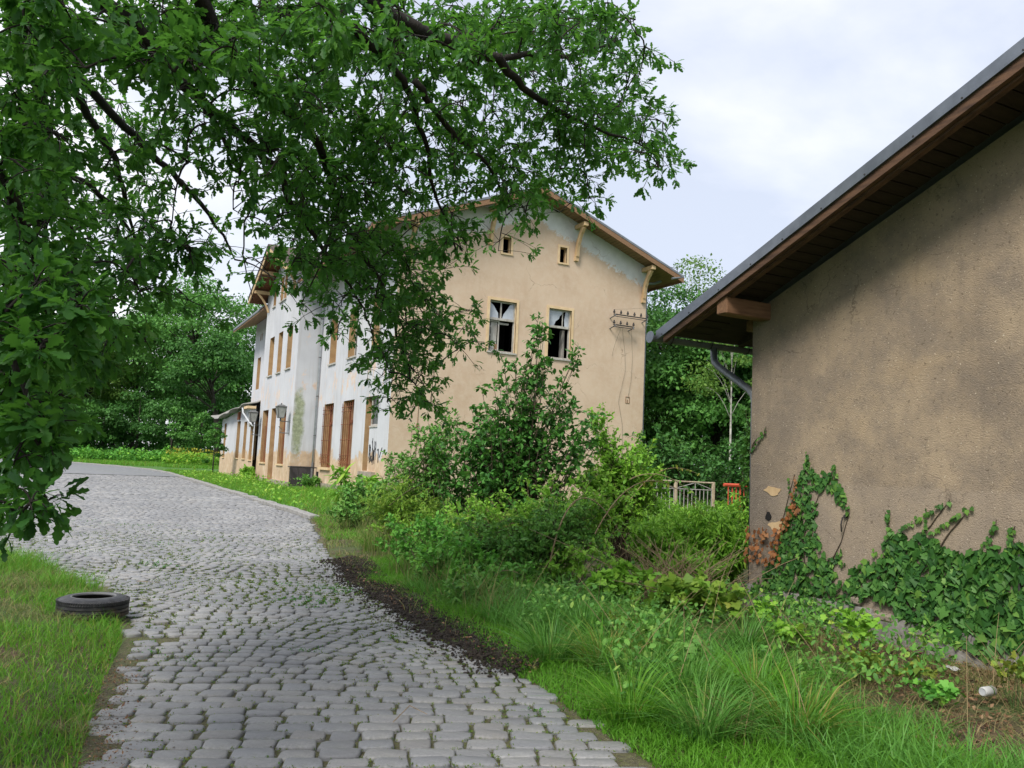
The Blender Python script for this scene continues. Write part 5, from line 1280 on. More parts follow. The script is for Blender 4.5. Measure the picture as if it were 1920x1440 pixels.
(-0.29,5.00,1.85,0.11),(-0.29,3.94,1.85,0.08),(-0.34,4.84,1.82,0.12),(-0.21,5.86,2.02,0.14),(-0.27,6.42,2.07,0.13),(-0.18,3.35,1.80,0.06),
(-0.00,6.40,2.06,0.14),(-0.02,5.27,1.95,0.09),(0.07,5.50,2.01,0.10),(2.45,7.98,2.53,0.18),(2.84,8.74,2.42,0.18),(2.89,7.95,2.44,0.22),
(2.65,7.54,2.51,0.16),(2.26,6.77,2.25,0.20),(2.77,8.06,2.33,0.20),(3.06,8.65,2.60,0.20),(3.51,8.76,2.63,0.20),(2.83,7.41,2.29,0.22),
(-0.22,4.13,1.65,0.08),(-0.24,4.07,1.65,0.08),(-0.42,5.58,1.76,0.10),(-0.30,4.03,1.72,0.10),(-0.28,6.07,1.75,0.14),(-0.25,6.09,1.80,0.15),
(-0.21,5.67,1.71,0.11),(-0.09,6.33,1.73,0.15),(2.85,8.16,2.05,0.17),(3.12,8.45,2.05,0.25),(2.69,8.06,2.09,0.24),(2.56,6.67,2.02,0.15),
(3.19,8.23,2.25,0.25),(3.23,8.23,2.12,0.23),(-0.28,5.12,1.61,0.11),(-0.32,5.54,1.60,0.13),(-0.36,5.60,1.64,0.11),(-0.24,3.71,1.56,0.07),
(-0.15,3.60,1.50,0.08),(-0.13,3.89,1.56,0.07),(-0.08,4.31,1.63,0.09),(-0.22,3.58,1.44,0.08),(-0.27,3.93,1.44,0.09),(-0.15,3.75,1.47,0.07),
(-0.21,4.05,1.20,0.08),(-0.20,3.46,1.24,0.07),(-0.13,3.65,1.24,0.06),(-2.57,6.25,3.66,0.13),(2.27,6.48,8.66,0.22),(-1.41,7.45,2.17,0.17),
(-1.17,5.84,2.40,0.14),(-2.87,6.98,5.77,0.15),(4.09,7.11,7.29,0.25),(-2.51,8.56,5.55,0.20),(-2.18,9.08,3.53,0.21),(2.51,6.18,7.33,0.21),
(-3.64,8.91,5.82,0.19),(-0.35,6.53,5.78,0.17),(-1.67,8.54,5.87,0.21),(2.57,8.47,7.56,0.27),(4.47,7.24,8.73,0.26),(-4.23,9.56,4.23,0.20),
(3.04,7.08,8.50,0.24),(-3.34,7.64,7.05,0.17),(2.44,6.35,8.33,0.21),(-1.03,8.88,2.31,0.22),(-4.72,9.95,6.31,0.21),(-2.20,6.19,5.99,0.14),
(-3.58,7.91,6.92,0.17),(-1.09,8.72,2.66,0.21),(-1.06,6.74,4.09,0.17),(1.16,7.22,6.65,0.21),(-0.31,5.38,4.70,0.14),(2.99,6.24,6.17,0.21),
(-2.98,6.82,4.25,0.14),(0.37,7.19,8.58,0.21),(-1.05,5.29,4.29,0.13),(-3.34,9.53,4.37,0.21),(-0.84,7.16,3.76,0.18),(-1.49,7.26,5.24,0.18),
(-3.93,9.64,3.72,0.20),(-1.42,5.63,2.47,0.13),(-1.81,5.96,4.02,0.14),(-1.35,5.06,3.34,0.12),(3.17,8.12,9.99,0.27),(4.41,7.49,7.10,0.26),
(2.12,5.87,7.68,0.20),(-2.43,6.22,1.94,0.13),(-2.18,5.96,1.81,0.13),(2.96,7.70,9.27,0.26),(-2.96,8.29,5.94,0.19),(-0.96,5.96,4.81,0.15),
(-3.80,8.09,6.15,0.17),(-1.49,5.92,5.81,0.14),(-1.52,6.22,4.91,0.15),(-0.97,5.94,6.05,0.15),(-0.85,5.42,5.19,0.14),(-2.75,7.06,2.51,0.15),
(-3.07,9.12,8.35,0.21),(3.58,8.40,8.80,0.28),(0.90,7.43,5.76,0.21),(-4.40,10.70,2.28,0.22),(-1.97,6.07,3.65,0.14),(-2.35,5.65,4.35,0.12),
(-1.93,7.37,6.67,0.18),(-0.89,5.85,4.55,0.15),(1.55,6.02,5.56,0.19),(-2.73,7.89,6.24,0.18),(0.30,5.56,6.17,0.16),(-0.05,7.51,6.41,0.21),
(-1.34,6.87,6.62,0.17),(-2.47,8.50,7.89,0.20),(-0.04,8.03,7.81,0.22),(0.13,7.39,6.04,0.20),(-0.77,7.58,7.80,0.20),(-1.28,5.38,2.29,0.12),
(0.25,6.09,6.75,0.17),(-1.34,2.20,5.31,0.16),(-2.25,1.03,5.42,0.16),(-1.45,2.80,5.13,0.16),(-2.37,1.38,5.51,0.16),(-2.29,2.99,4.77,0.16),  # unseen crown sprays from here on, added to shade the low left leaves
(-2.21,2.97,4.79,0.16),(-2.17,1.87,5.89,0.16),(-2.97,1.30,5.41,0.16),(-1.59,2.11,3.85,0.16),(-2.44,1.78,3.84,0.16),(-2.68,1.98,4.02,0.16),
(-2.07,0.79,4.27,0.16),(-1.89,1.15,4.79,0.16),(-2.61,2.80,4.35,0.16),(-2.70,3.15,5.40,0.16),(-2.96,1.37,5.48,0.16),(-2.40,2.25,4.01,0.16),
(-2.18,2.51,4.24,0.16),(-2.65,2.61,5.57,0.16),(-2.02,2.22,4.01,0.16),(-2.58,2.13,4.54,0.16),(-2.59,2.48,5.86,0.16),(-2.68,2.77,4.47,0.16),
(-2.16,1.31,5.62,0.16),(-3.02,2.89,4.75,0.16),(-2.37,1.31,5.10,0.16),(-1.25,2.78,5.19,0.16),(-2.33,1.93,4.71,0.16),(-3.25,2.07,4.89,0.16),
(-1.22,1.38,5.58,0.16),(-2.44,1.25,5.44,0.16),(-3.25,1.95,5.69,0.16),(-1.75,0.99,4.21,0.16),(-1.76,1.60,4.40,0.16),(-2.97,2.89,5.09,0.16),
(-1.57,2.25,5.16,0.16),(-2.48,2.26,5.48,0.16),(-1.18,2.14,4.98,0.16),(-2.18,1.94,4.04,0.16),(-2.74,2.26,4.24,0.16),(-2.86,2.54,3.96,0.16),
(-2.41,2.65,4.49,0.16),(-2.33,1.36,4.98,0.16),(-2.97,2.40,4.38,0.16),(-2.20,1.74,5.71,0.16),(-1.91,2.39,4.18,0.16),(-1.57,1.46,5.30,0.16),
(-2.35,1.57,3.88,0.16),(-3.26,2.36,5.14,0.16),(-1.12,2.68,5.39,0.16),(-2.90,1.06,4.24,0.16),(-1.42,2.41,5.51,0.16),(-1.70,2.07,3.91,0.16),
(-2.25,2.80,4.67,0.16),(-2.84,2.64,4.50,0.16)])
LIMBS = [[(0.05,4.90,3.84,0.075),(0.31,5.12,3.69,0.070),(0.52,5.36,3.64,0.062),(0.67,5.51,3.63,0.056),(0.88,5.75,3.58,0.050),(1.10,5.98,3.52,0.045),(1.26,6.25,3.37,0.040),(1.59,6.56,3.15,0.030),(1.89,6.77,2.93,0.020),(2.09,6.92,2.70,0.012)],
[(0.30,4.96,4.21,0.100),(0.52,5.31,4.09,0.085),(0.68,5.57,4.07,0.078),(0.98,5.88,4.00,0.070),(1.24,6.08,3.98,0.062),(1.47,6.32,3.85,0.055),(1.62,6.60,3.69,0.050),(1.93,6.93,3.40,0.043),(2.26,7.13,3.08,0.034),(2.44,7.30,2.80,0.025),(2.67,7.45,2.38,0.014),(2.84,7.50,2.14,0.008)],
[(-0.45,7.01,4.45,0.075),(-0.06,7.40,4.24,0.065),(0.15,7.63,4.15,0.060),(0.47,7.93,4.02,0.050),(0.80,8.24,3.84,0.040),(1.05,8.47,3.64,0.025),(1.20,8.65,3.43,0.012)],
[(-0.36,6.87,4.25,0.065),(-0.20,7.14,4.09,0.060),(0.04,7.61,3.91,0.050),(0.16,8.02,3.66,0.035),(0.25,8.45,3.45,0.018)],
[(-0.62,6.27,3.71,0.060),(-0.42,6.96,3.69,0.055),(-0.33,7.26,3.67,0.050),(-0.06,7.91,3.69,0.040),(0.14,8.37,3.62,0.030),(0.46,8.80,3.40,0.012)],
[(1.09,5.17,4.73,0.120),(1.58,5.29,4.56,0.100),(2.05,5.38,4.53,0.085),(2.30,5.43,4.55,0.075),(2.54,5.47,4.56,0.068),(2.86,5.65,4.48,0.050),(3.13,5.75,4.44,0.043),(3.44,5.82,4.43,0.035),(3.64,5.83,4.40,0.028),(4.11,5.82,4.36,0.014),(4.32,5.83,4.35,0.006)],
[(2.54,5.47,4.56,0.050),(2.83,5.54,4.70,0.040),(3.18,5.57,4.78,0.030),(3.51,5.61,4.98,0.018),(3.67,5.63,5.08,0.010)],
[(1.33,5.31,4.43,0.060),(1.75,5.56,4.31,0.050),(1.85,5.63,4.28,0.045),(2.01,5.78,4.18,0.040),(2.26,6.13,3.99,0.033),(2.43,6.40,3.79,0.026),(2.61,6.55,3.60,0.016),(2.84,6.69,3.39,0.007)],
[(1.93,5.59,4.28,0.050),(2.13,5.72,4.19,0.045),(2.35,5.85,4.09,0.040),(2.57,5.97,3.99,0.035),(2.80,6.08,3.97,0.025),(3.00,6.22,3.82,0.015),(3.08,6.31,3.65,0.007)],
[(0.52,5.36,3.64,0.035),(0.73,5.94,3.61,0.025),(0.93,6.30,3.48,0.016),(0.99,6.38,3.44,0.014),(0.97,6.63,3.30,0.012),(1.01,6.86,3.09,0.010),(1.07,6.96,2.94,0.008),(1.14,7.06,2.78,0.005)],
[(-0.57,3.82,2.20,0.040),(-0.39,3.75,2.03,0.030),(-0.26,3.76,1.79,0.022),(-0.17,3.80,1.59,0.014),(-0.11,3.78,1.47,0.006)],
[(-0.45,3.51,1.40,0.020),(-0.26,3.42,1.30,0.012),(-0.18,3.44,1.26,0.008),(-0.10,3.46,1.23,0.004)],
[(-0.63,5.22,4.11,0.090),(-0.49,5.85,3.86,0.070),(-0.32,6.72,3.43,0.050),(-0.14,7.36,2.84,0.035),(-0.06,7.82,2.38,0.020),(-0.07,8.10,1.95,0.010)],
[(-0.65,4.23,2.94,0.060),(-0.44,4.38,2.71,0.050),(-0.31,4.79,2.45,0.035),(-0.20,5.22,2.13,0.020),(-0.16,5.45,1.85,0.010)]]
oak = empty('oak_tree', (-2.7, 3.2, 0), 'large oak with dark drooping limbs and lobed green leaves overhanging the road', 'tree')
fork = Vector((-2.5, 3.4, 4.4))
mb = MB(); mb.tube([(-2.75, 3.15, -.2), (-2.72, 3.2, .3), (-2.68, 3.22, 1.6), (-2.6, 3.3, 3.2), tuple(fork), (-2.35, 3.5, 6.0), (-2.2, 3.5, 8)], [.52, .42, .36, .33, .3, .2, .08], 14); mb.build('trunk', M['bark'], oak, smooth=True)
nodes = []
for i, l in enumerate(LIMBS):
    p0 = Vector(l[0][:3]); pts = []; rad = []
    joined = min((((Vector(n_) - p0).length, n_) for n_ in nodes), default=(9, None))
    if joined[0] > .5:
        z_ = min(7.5, max(3.2, p0.z + .2 * random.random())); f = Vector((-2.5, 3.42, z_ - .4))
        for t in (0, .33, .66):
            q = f.lerp(p0, t); q.z += .35 * math.sin(math.pi * t); pts.append(tuple(q)); rad.append(l[0][3] * (.95 - .4 * t))
    P_ = np.array(l); tt = np.arange(len(P_)); te = np.linspace(0, len(P_) - 1, (len(P_) - 1) * 3 + 1)
    for c in te:
        q = [float(np.interp(c, tt, P_[:, k])) for k in range(4)]
        w_ = .018 if q[3] > .01 else .008
        pts.append((q[0] + random.uniform(-w_, w_), q[1] + random.uniform(-w_, w_), q[2] + random.uniform(-w_, w_))); rad.append(q[3] * .55)
    nodes += pts
    mb = MB(); mb.tube(pts, rad, 9); mb.build('limb', M['bark'], oak, smooth=True)
nodes = np.array(nodes)
tp = []; tr = []; L = Leaves()
ord_ = np.argsort([np.min(np.linalg.norm(nodes - c[:3], axis=1)) for c in CLUMPS])
grown = np.concatenate([nodes, np.zeros((len(CLUMPS), 3)) + 1e3]); ng = len(nodes)
for c in CLUMPS[ord_]:
    ce = c[:3]; rad = c[3]
    # each spray springs from the nearest limb or from a spray that has already grown
    d = np.linalg.norm(grown[:ng] - ce, axis=1) + .5 * np.maximum(0, ce[2] - grown[:ng, 2]); d[len(nodes):] += .04; j = int(np.argmin(d)); a = grown[j]
    grown[ng] = ce; ng += 1
    m = (a + ce) / 2 + np.array([RNG.normal(0, .06), RNG.normal(0, .06), .10 + .1 * np.linalg.norm(a - ce)])
    pth = bez(a, m, ce, 7); tp.append(pth); tr.append(np.linspace(min(.016, .006 + .006 * np.linalg.norm(a - ce)), .004, 7))
    ct = RNG.beta(2, 2.2)
    for k in range(RNG.integers(6, 9)):
        t = RNG.integers(3, 7); s0 = pth[t]
        dd = rdir(1)[0]; dd[2] = dd[2] * .75 - .12
        tip = s0 + dd * rad * RNG.uniform(.7, 1.9); mm = (s0 + tip) / 2 + np.array([0, 0, .03]); q = bez(s0, mm, tip, 4)
        tp.append(q); tr.append(np.linspace(.004, .002, 4))
        ax = (tip - s0) / (np.linalg.norm(tip - s0) + 1e-9)
        n = RNG.integers(7, 11)
        ld = rdir(n) * .85 + ax * .75 + np.array([0, 0, -.18])
        L.add(tip + RNG.normal(0, .012, (n, 3)), ld, RNG.uniform(.056, .098, n), .45 * ct + .55 * RNG.random(n) - .03)
        n = 3; tq = RNG.uniform(.3, .9, n); L.add(s0 + (tip - s0) * tq[:, None], rdir(n) * .8 + ax * .5 + np.array([0, 0, -.15]), RNG.uniform(.055, .09, n), .45 * ct + .55 * RNG.random(n))
L.cat()
V1, F1 = tubes_np(tp, tr, 4); o = link('twigs', make_mesh('twigs', V1, F1, M['bark'], smooth=True), oak); o['kind'] = 'stuff'
idx = nearest_in_frame(L, 300); L.singles('leaf', M['oak'], T_OAK, oak, idx)
rest = np.ones(len(L.P), bool); rest[idx] = False
L.build('foliage', M['oak'], T_OAKS, oak, rest)

# --- shrubs: stems, side twigs, leaves
def shrub(name, label, cat, base, ells, nst, mat, template, size, stem=M['twig'], rad=.008, ntw=7, nlf=6, tw=.22, arch=.35, spread=.15, start=.3, group=None, singles=0, droop=0.0, tmix=None):
    base = np.array([base[0], base[1], 0.0]); g = empty(name, tuple(base), label, cat, group)
    paths = []; rads = []; L = Leaves(); E = np.array([list(e_[0]) + list(e_[1]) for e_ in ells], float); wgt = np.array([e_[2] if len(e_) > 2 else 1 for e_ in ells], float); wgt /= wgt.sum()
    for s in range(nst):
        e_ = E[RNG.choice(len(E), p=wgt)]; d = rdir(1)[0] * RNG.random() ** .45
        tip = e_[:3] + d * e_[3:]; tip[2] = max(tip[2], .12)
        b = base + np.array([RNG.normal(0, spread), RNG.normal(0, spread), -.02])
        if np.linalg.norm(tip[:2] - b[:2]) > 1.1: b[:2] = tip[:2] + (b[:2] - tip[:2]) * RNG.uniform(.3, .8)
        b[2] = ground_z(b[0], b[1]) - .02
        m = b * .45 + tip * .55; m[2] = b[2] + (tip[2] - b[2]) * (.55 + arch); m += RNG.normal(0, .05, 3)
        if droop: tip = tip - np.array([0, 0, droop * RNG.random() * (tip[2] - b[2])])
        p = bez(b, m, tip, 9); paths.append(p); rads.append(np.linspace(rad, rad * .3, 9)); ct = RNG.beta(2, 2)
        for k in range(ntw):
            t = start + (1 - start) * (k + RNG.random()) / ntw; i = min(7, int(t * 8)); s0 = p[i] + (p[i + 1] - p[i]) * (t * 8 - i)
            dd = rdir(1)[0]; dd[2] = abs(dd[2]) * .5 + .1 - droop; ln = tw * RNG.uniform(.5, 1.3) * (1.25 - t * .6)
            ti = s0 + dd * ln; q = bez(s0, (s0 + ti) / 2 + np.array([0, 0, .03]), ti, 4); paths.append(q); rads.append(np.linspace(rad * .4, rad * .18, 4))
            f = RNG.uniform(.15, 1.0, nlf); f[0] = 1.0
            ld = rdir(nlf) * .8 + dd * .6 + np.array([0, 0, -.15])
            L.add(s0 + (ti - s0) * f[:, None], ld, size * RNG.uniform(.65, 1.25, nlf), .4 * ct + .6 * RNG.random(nlf))
        n = 5; L.add(np.repeat(tip[None], n, 0) + RNG.normal(0, .02, (n, 3)), rdir(n) + np.array([0, 0, .2]), size * RNG.uniform(.5, .95, n), .4 * ct + .6 * RNG.random(n))
    L.cat(); V1, F1 = tubes_np(paths, rads, 4)
    o = link('stems', make_mesh('stems', V1, F1, stem, smooth=True), g); o['kind'] = 'stuff'
    sel = np.ones(len(L.P), bool)
    if singles:
        idx = nearest_in_frame(L, singles); L.singles('leaf', mat, template, g, idx); sel[idx] = False
    L.build('foliage', mat, template, g, sel)
    return g

def ell(c, r, w=1): return (c, r, w)

# the thicket between road and shed
shrub('tall_shrub', 'tall dark green shrub with upright shoots in front of the tan gable', 'shrub', (6.05,11.68,0.58), [ell((5.81,11.63,2.11), (.85, .7, .75), 4), ell((6.65,11.19,2.23), (.6, .6, .7), 2), ell((5.14,12.02,1.66), (.5, .5, .5), 1.6), ell((5.99,11.44,3.03), (.55, .5, .35), 1.6), ell((6.19,11.26,3.71), (.10, .10, .22), .5), ell((5.44,11.73,2.92), (.2, .2, .25), .4), ell((6.76,11.03,3.15), (.15, .2, .25), .3), ell((5.81,11.27,1.29), (.9, .6, .5), 2)],
      150, M['hazel'], T_OVAL, .092, ntw=9, nlf=7, tw=.26, arch=.2, start=.35, rad=.012)
shrub('pale_shrub', 'loose pale green shrub with thin drooping twigs left of the tall dark shrub', 'shrub', (5.22,13.22,0.67), [ell((5.13,13.15,1.74), (.5, .6, .45), 3), ell((4.88,13.87,1.49), (.3, .4, .25), .7), ell((5.41,12.95,2.20), (.4, .4, .4), 1.2), ell((4.88,13.36,0.92), (.8, .6, .4), 2)],
      95, M['bramble'], T_OVAL, .068, ntw=8, nlf=7, tw=.26, arch=.3, rad=.008)
shrub('low_bush', 'rounded fresh green bush at the end of the kerb', 'shrub', (5.35,17.15,0.23), [ell((5.30,17.12,0.74), (.75, .7, .42), 3), ell((4.84,16.82,0.47), (.45, .5, .3), 1.5), ell((5.72,16.31,1.00), (.5, .5, .4), 1.5)],
      80, M['bramble'], T_OVAL, .08, ntw=8, nlf=7, tw=.2, arch=.2)
shrub('walnut_sapling', 'young sapling with long feathered leaves in front of the boarded door', 'sapling', (5.63,18.69,0.30), [ell((5.61,18.58,1.37), (.10, .1, .16), 1), ell((5.29,18.77,1.11), (.18, .2, .08), 1), ell((5.94,18.45,1.04), (.2, .2, .1), 1)],
      8, M['fresh'], T_LANCE, .26, ntw=7, nlf=5, tw=.25, arch=.1, rad=.012, stem=M['greenstem'])
shrub('yellow_green_bush', 'light yellow green bush against the foot of the tan gable', 'shrub', (8.17,11.70,0.82), [ell((8.10,11.64,1.71), (.65, .6, .5), 3), ell((7.72,11.76,2.32), (.25, .3, .35), .8), ell((8.18,11.07,1.46), (.4, .4, .3), 1.4), ell((7.30,11.53,1.33), (.5, .5, .4), 1.5)],
      130, M['fresh'], T_OVAL, .08, ntw=8, nlf=7, tw=.22, arch=.2, rad=.007)
shrub('goldenrod_patch', 'yellow green weed thicket in front of the walnut sapling', 'plant', (4.61,12.96,0.68), [ell((4.60,12.95,0.89), (.75, .6, .35), 3), ell((4.85,12.27,0.73), (.5, .5, .3), 1)],
      130, M['rasp'], T_LANCE, .085, ntw=7, nlf=7, tw=.16, arch=.05, start=.4, rad=.006, stem=M['greenstem'])
shrub('bramble_thicket', 'dense dark bramble and rose thicket in the middle of the verge', 'bramble', (4.93,8.91,0.23), [ell((4.89,8.87,0.77), (.85, .6, .42), 3), ell((4.54,9.63,0.57), (.7, .6, .38), 2), ell((5.65,9.02,0.96), (.6, .6, .42), 2), ell((4.51,8.66,0.36), (.6, .5, .22), 2), ell((4.07,9.34,0.28), (.55, .5, .22), 1.5)],
      190, M['bramble'], T_OVAL, .062, ntw=9, nlf=8, tw=.2, arch=.45, rad=.007, droop=.25)
shrub('dark_bramble', 'dark leafy undergrowth below the tall shrub by the soil heap', 'bramble', (4.02,9.04,0.17), [ell((3.94,9.05,0.38), (.55, .5, .3), 2), ell((4.23,8.36,0.29), (.6, .5, .26), 2), ell((4.07,10.44,0.49), (.7, .6, .35), 2), ell((3.72,8.07,0.14), (.35, .35, .14), 1)],
      150, M['nettle'], T_OVAL, .066, ntw=8, nlf=8, tw=.18, arch=.3, rad=.006)
shrub('balsam_growth', 'bright light green weeds growing beside the shed corner', 'plant', (7.50,8.74,0.17), [ell((7.44,8.69,0.80), (.6, .6, .4), 3), ell((7.32,9.32,0.75), (.5, .6, .4), 2), ell((6.40,8.68,0.67), (.35, .4, .35), 1.2), ell((7.47,8.26,0.57), (.25, .4, .35), 1.5), ell((6.58,8.05,0.41), (.5, .5, .2), 1.4)],
      330, M['fresh'], T_LANCE, .095, ntw=7, nlf=8, tw=.13, arch=.05, start=.35, rad=.005, stem=M['greenstem'])
shrub('balsam_growth', 'tall light green weeds in front of the railing', 'plant', (9.63,12.11,0.62), [ell((9.79,12.01,0.77), (.8, .8, .3), 3), ell((9.85,10.84,0.90), (.4, .5, .3), 1.4), ell((9.13,12.33,0.88), (.4, .5, .35), 1.4)],
      200, M['fresh'], T_LANCE, .10, ntw=7, nlf=8, tw=.16, arch=.05, start=.35, rad=.006, stem=M['greenstem'])
shrub('wild_shoots', 'loose pale green tangle of young shoots through the middle of the thicket', 'plant', (5.41,9.78,0.28), [ell((4.81,10.59,0.84), (.6, .6, .35), 2), ell((5.41,9.70,0.98), (.7, .5, .45), 2), ell((6.05,9.14,1.10), (.6, .5, .5), 2.4), ell((4.43,12.53,0.38), (.5, .5, .3), 1), ell((5.10,8.11,0.54), (.5, .4, .25), 1.5)],
      110, M['fresh'], T_OVAL, .062, ntw=8, nlf=6, tw=.2, arch=.25, start=.45, rad=.005, stem=M['cane'])
shrub('weed_bank', 'mixed tall weeds and grasses between the soil heap and the brambles', 'plant', (3.85,7.69,-0.09), [ell((3.77,7.92,0.19), (.45, .5, .2), 2), ell((4.26,7.56,0.18), (.55, .5, .2), 2), ell((4.75,7.42,0.19), (.4, .4, .2), 1.5), ell((4.80,6.73,0.09), (.4, .4, .12), 1)],
      120, M['bramble'], T_LANCE, .085, ntw=6, nlf=7, tw=.14, arch=.15, start=.3, rad=.004, stem=M['greenstem'])
shrub('raspberry_plant', 'yellowing raspberry with broad leaves at the foot of the shed corner', 'plant', (5.57,6.80,0.05), [ell((5.59,6.75,0.35), (.42, .35, .16), 2), ell((5.82,6.42,0.31), (.25, .3, .14), 1), ell((5.20,6.85,0.24), (.25, .3, .12), 1)],
      34, M['rasp'], T_LOBE, .105, ntw=4, nlf=4, tw=.13, arch=.1, start=.45, rad=.005, stem=M['greenstem'], singles=40)
shrub('raspberry_plant', 'fresh green raspberry in front of the bare dead stems', 'plant', (5.26,7.52,-0.01), [ell((5.26,7.49,0.36), (.3, .3, .2), 2), ell((4.95,7.54,0.27), (.25, .3, .15), 1)],
      26, M['fresh'], T_LOBE, .09, ntw=4, nlf=4, tw=.13, arch=.1, start=.4, rad=.005, stem=M['greenstem'], singles=30)
for (lab, p, c, m_, n_, sz) in (
    ('three lobed pale green seedling standing before the grey wall base', (5.38,4.64,0.06), (5.37,4.60,0.43), 'fresh', 9, .085),
    ('low lobed seedling left of the dead straw tuft', (5.38,5.32,0.04), (5.39,5.29,0.24), 'fresh', 10, .085),
    ('yellowing seedling below the pale three lobed one', (5.33,4.44,0.07), (5.33,4.43,0.17), 'yellowing', 10, .075),
    ('small yellow seedling beside the crumpled plastic', (5.48,4.13,0.10), (5.49,4.12,0.15), 'yellowing', 6, .07),
    ('small orange and green seedling right at the wall foot', (5.69,3.56,0.27), (5.68,3.56,0.32), 'yellowing', 7, .065),
    ('broad leaved dock in front of the crumpled plastic', (5.18,3.84,-0.02), (5.20,3.83,0.03), 'nettle', 10, .07),
    ('fresh green bramble shoot at the left edge of the ivy', (5.70,5.93,0.18), (5.68,5.92,0.30), 'fresh', 10, .085),
    ('reddish bramble shoot under the yellow leaves', (4.28,6.22,-0.05), (4.29,6.21,0.05), 'redleaf', 7, .06),
    ('pale grape like seedling in the tall grass', (4.26,6.11,0.05), (4.26,6.09,0.22), 'yellowing', 8, .10),
    ('seedling with a long stem left of the pale seedling', (4.14,5.04,0.03), (4.17,5.02,0.17), 'bramble', 9, .08)):
    shrub('seedling', lab, 'seedling', p, [ell(c, (.17, .17, .07))], n_, M[m_], T_LOBE, sz * .85, ntw=3, nlf=2, tw=.11, arch=.1, start=.6, rad=.004, stem=M['greenstem'], spread=.03, singles=30)

# arching bare canes in the thicket, and a fan of dead stems behind the raspberries
for i, (lab, a, b, c, r) in enumerate((
    ('long pale cane arching high over the thicket', (4.88,8.49,0.20), (5.10,8.39,2.12), (6.10,8.31,0.23), .011),
    ('pale cane arching to the right over the light weeds', (5.44,8.64,0.35), (6.20,8.60,2.27), (7.58,8.64,0.67), .009),
    ('thin cane leaning right towards the shed', (7.03,9.96,1.38), (7.49,9.70,1.71), (8.10,9.47,0.97), .008),
    ('cane bent low over the dark undergrowth', (3.85,8.35,0.07), (4.20,8.10,0.72), (4.62,7.96,-0.01), .007),
    ('thin cane with yellow leaves reaching over the railing', (7.65,10.82,1.04), (8.34,10.94,1.82), (8.97,10.77,1.50), .007),
    ('dark cane rising steeply in front of the gable', (4.32,12.54,0.79), (4.79,12.23,1.39), (5.40,11.94,1.21), .008))):
    pth = bez(np.array(a), np.array(b), np.array(c), 18); mb = MB(); mb.tube(pth, np.linspace(r, r * .35, 18), 6)
    g = empty('bramble_cane', tuple(pth[0]), lab, 'cane', 'arching canes in the thicket'); mb.build('stem', M['cane'] if i != 5 else M['twig'], g, smooth=True)
    Lc = Leaves()
    for k in range(6, 18):
        if RNG.random() < .75: n = 4; Lc.add(np.repeat(pth[k][None], n, 0), rdir(n) + np.array([0, 0, -.2]), RNG.uniform(.04, .075, n), RNG.random(n))
    Lc.cat(); Lc.build('leaves', M['yellowing'] if i in (1, 4) else M['bramble'], T_OVAL, g)
P_ = []; R__ = []
c0 = np.array((5.93,7.49,0.31))
for k in range(150):
    a = c0 + RNG.normal(0, 1, 3) * (.28, .25, .02); a[2] = ground_z(a[0], a[1]) - .02
    e_ = c0 + np.array([RNG.normal(-.1, .5), RNG.normal(0, .4), 0]); e_[2] = RNG.uniform(.15, .85)
    P_.append(bez(a, (a + e_) / 2 + np.array([0, 0, .12]), e_, 5)); R__.append(np.linspace(.0055, .0025, 5))
V1, F1 = tubes_np(P_, R__, 4); tag(link('dead_stems', make_mesh('dead_stems', V1, F1, M['cane'], smooth=True)), 'heap of dry brown dead stems between the raspberries', 'dead stems', kind='stuff')
P_ = []; R__ = []
for k in range(70):
    x = RNG.uniform(3.3, 6.2); y = RNG.uniform(3.2, 8.2)
    if x > 6.4: continue
    h = RNG.uniform(.3, .95); a = RNG.uniform(0, 6.28); b_ = np.array([x, y, float(ground_z(x, y)) - .02]); e_ = b_ + np.array([math.cos(a) * h * .6, math.sin(a) * h * .6, h * .75]); P_.append(bez(b_, (b_ + e_) / 2 + np.array([0, 0, .12 * h]), e_, 5)); R__.append(np.linspace(.0035, .0014, 5))
V1, F1 = tubes_np(P_, R__, 4); tag(link('dry_stalks', make_mesh('dry_stalks', V1, F1, M['straw'], np.full(len(V1), .4), smooth=True)), 'thin dry stalks standing among the verge grass', 'dry stalks', kind='stuff')

# --- ivy on the shed wall
ivy = empty('ivy', (6.8, 5.6, 0), 'dark green ivy climbing the lower part of the shed wall', 'ivy')
POLY = [(6.55,1.52), (6.44,1.71), (6.32,1.58), (6.11,1.59), (5.99,1.48), (5.91,1.22), (5.99,1.24), (6.11,1.43), (6.25,1.36), (6.31,1.00), (6.19,0.77), (5.84,0.67), (5.50,0.80), (5.43,1.10), (5.30,1.04), (5.02,1.07), (4.77,0.95), (4.48,0.98), (4.10,1.11), (4.00,0.66), (4.15,0.24), (4.44,0.11), (4.72,0.19), (5.13,0.24), (5.59,0.46), (5.77,0.33), (6.10,0.02), (6.98,0.08), (7.27,0.21), (6.91,0.61), (6.76,0.99)]
ys = RNG.uniform(3.6, 7.4, 40000); zs = RNG.uniform(0, 1.8, 40000)
ins = inpoly(ys, zs, POLY); holes_ = fnoise(ys * 3.2, zs * 3.2, 41) > .22
ins &= holes_ & (RNG.random(40000) < .25 + .75 * (fnoise(ys * 5, zs * 5, 43) > .30))
ys = ys[ins][:2600]; zs = zs[ins][:2600]
def ivy_leaves(L, ys, zs, lo, hi, ti=None, dn=.035):
    n = len(ys); out = RNG.uniform(.012, .012 + dn * 2, n); a = RNG.normal(-math.pi / 2, .75, n)
    d = np.stack([-RNG.uniform(.05, .5, n), np.cos(a), np.sin(a)], 1)
    L.add(np.stack([6.82 - out, ys, zs], 1), d, RNG.uniform(lo, hi, n), RNG.random(n) if ti is None else ti, np.array([-1., 0, .45]))
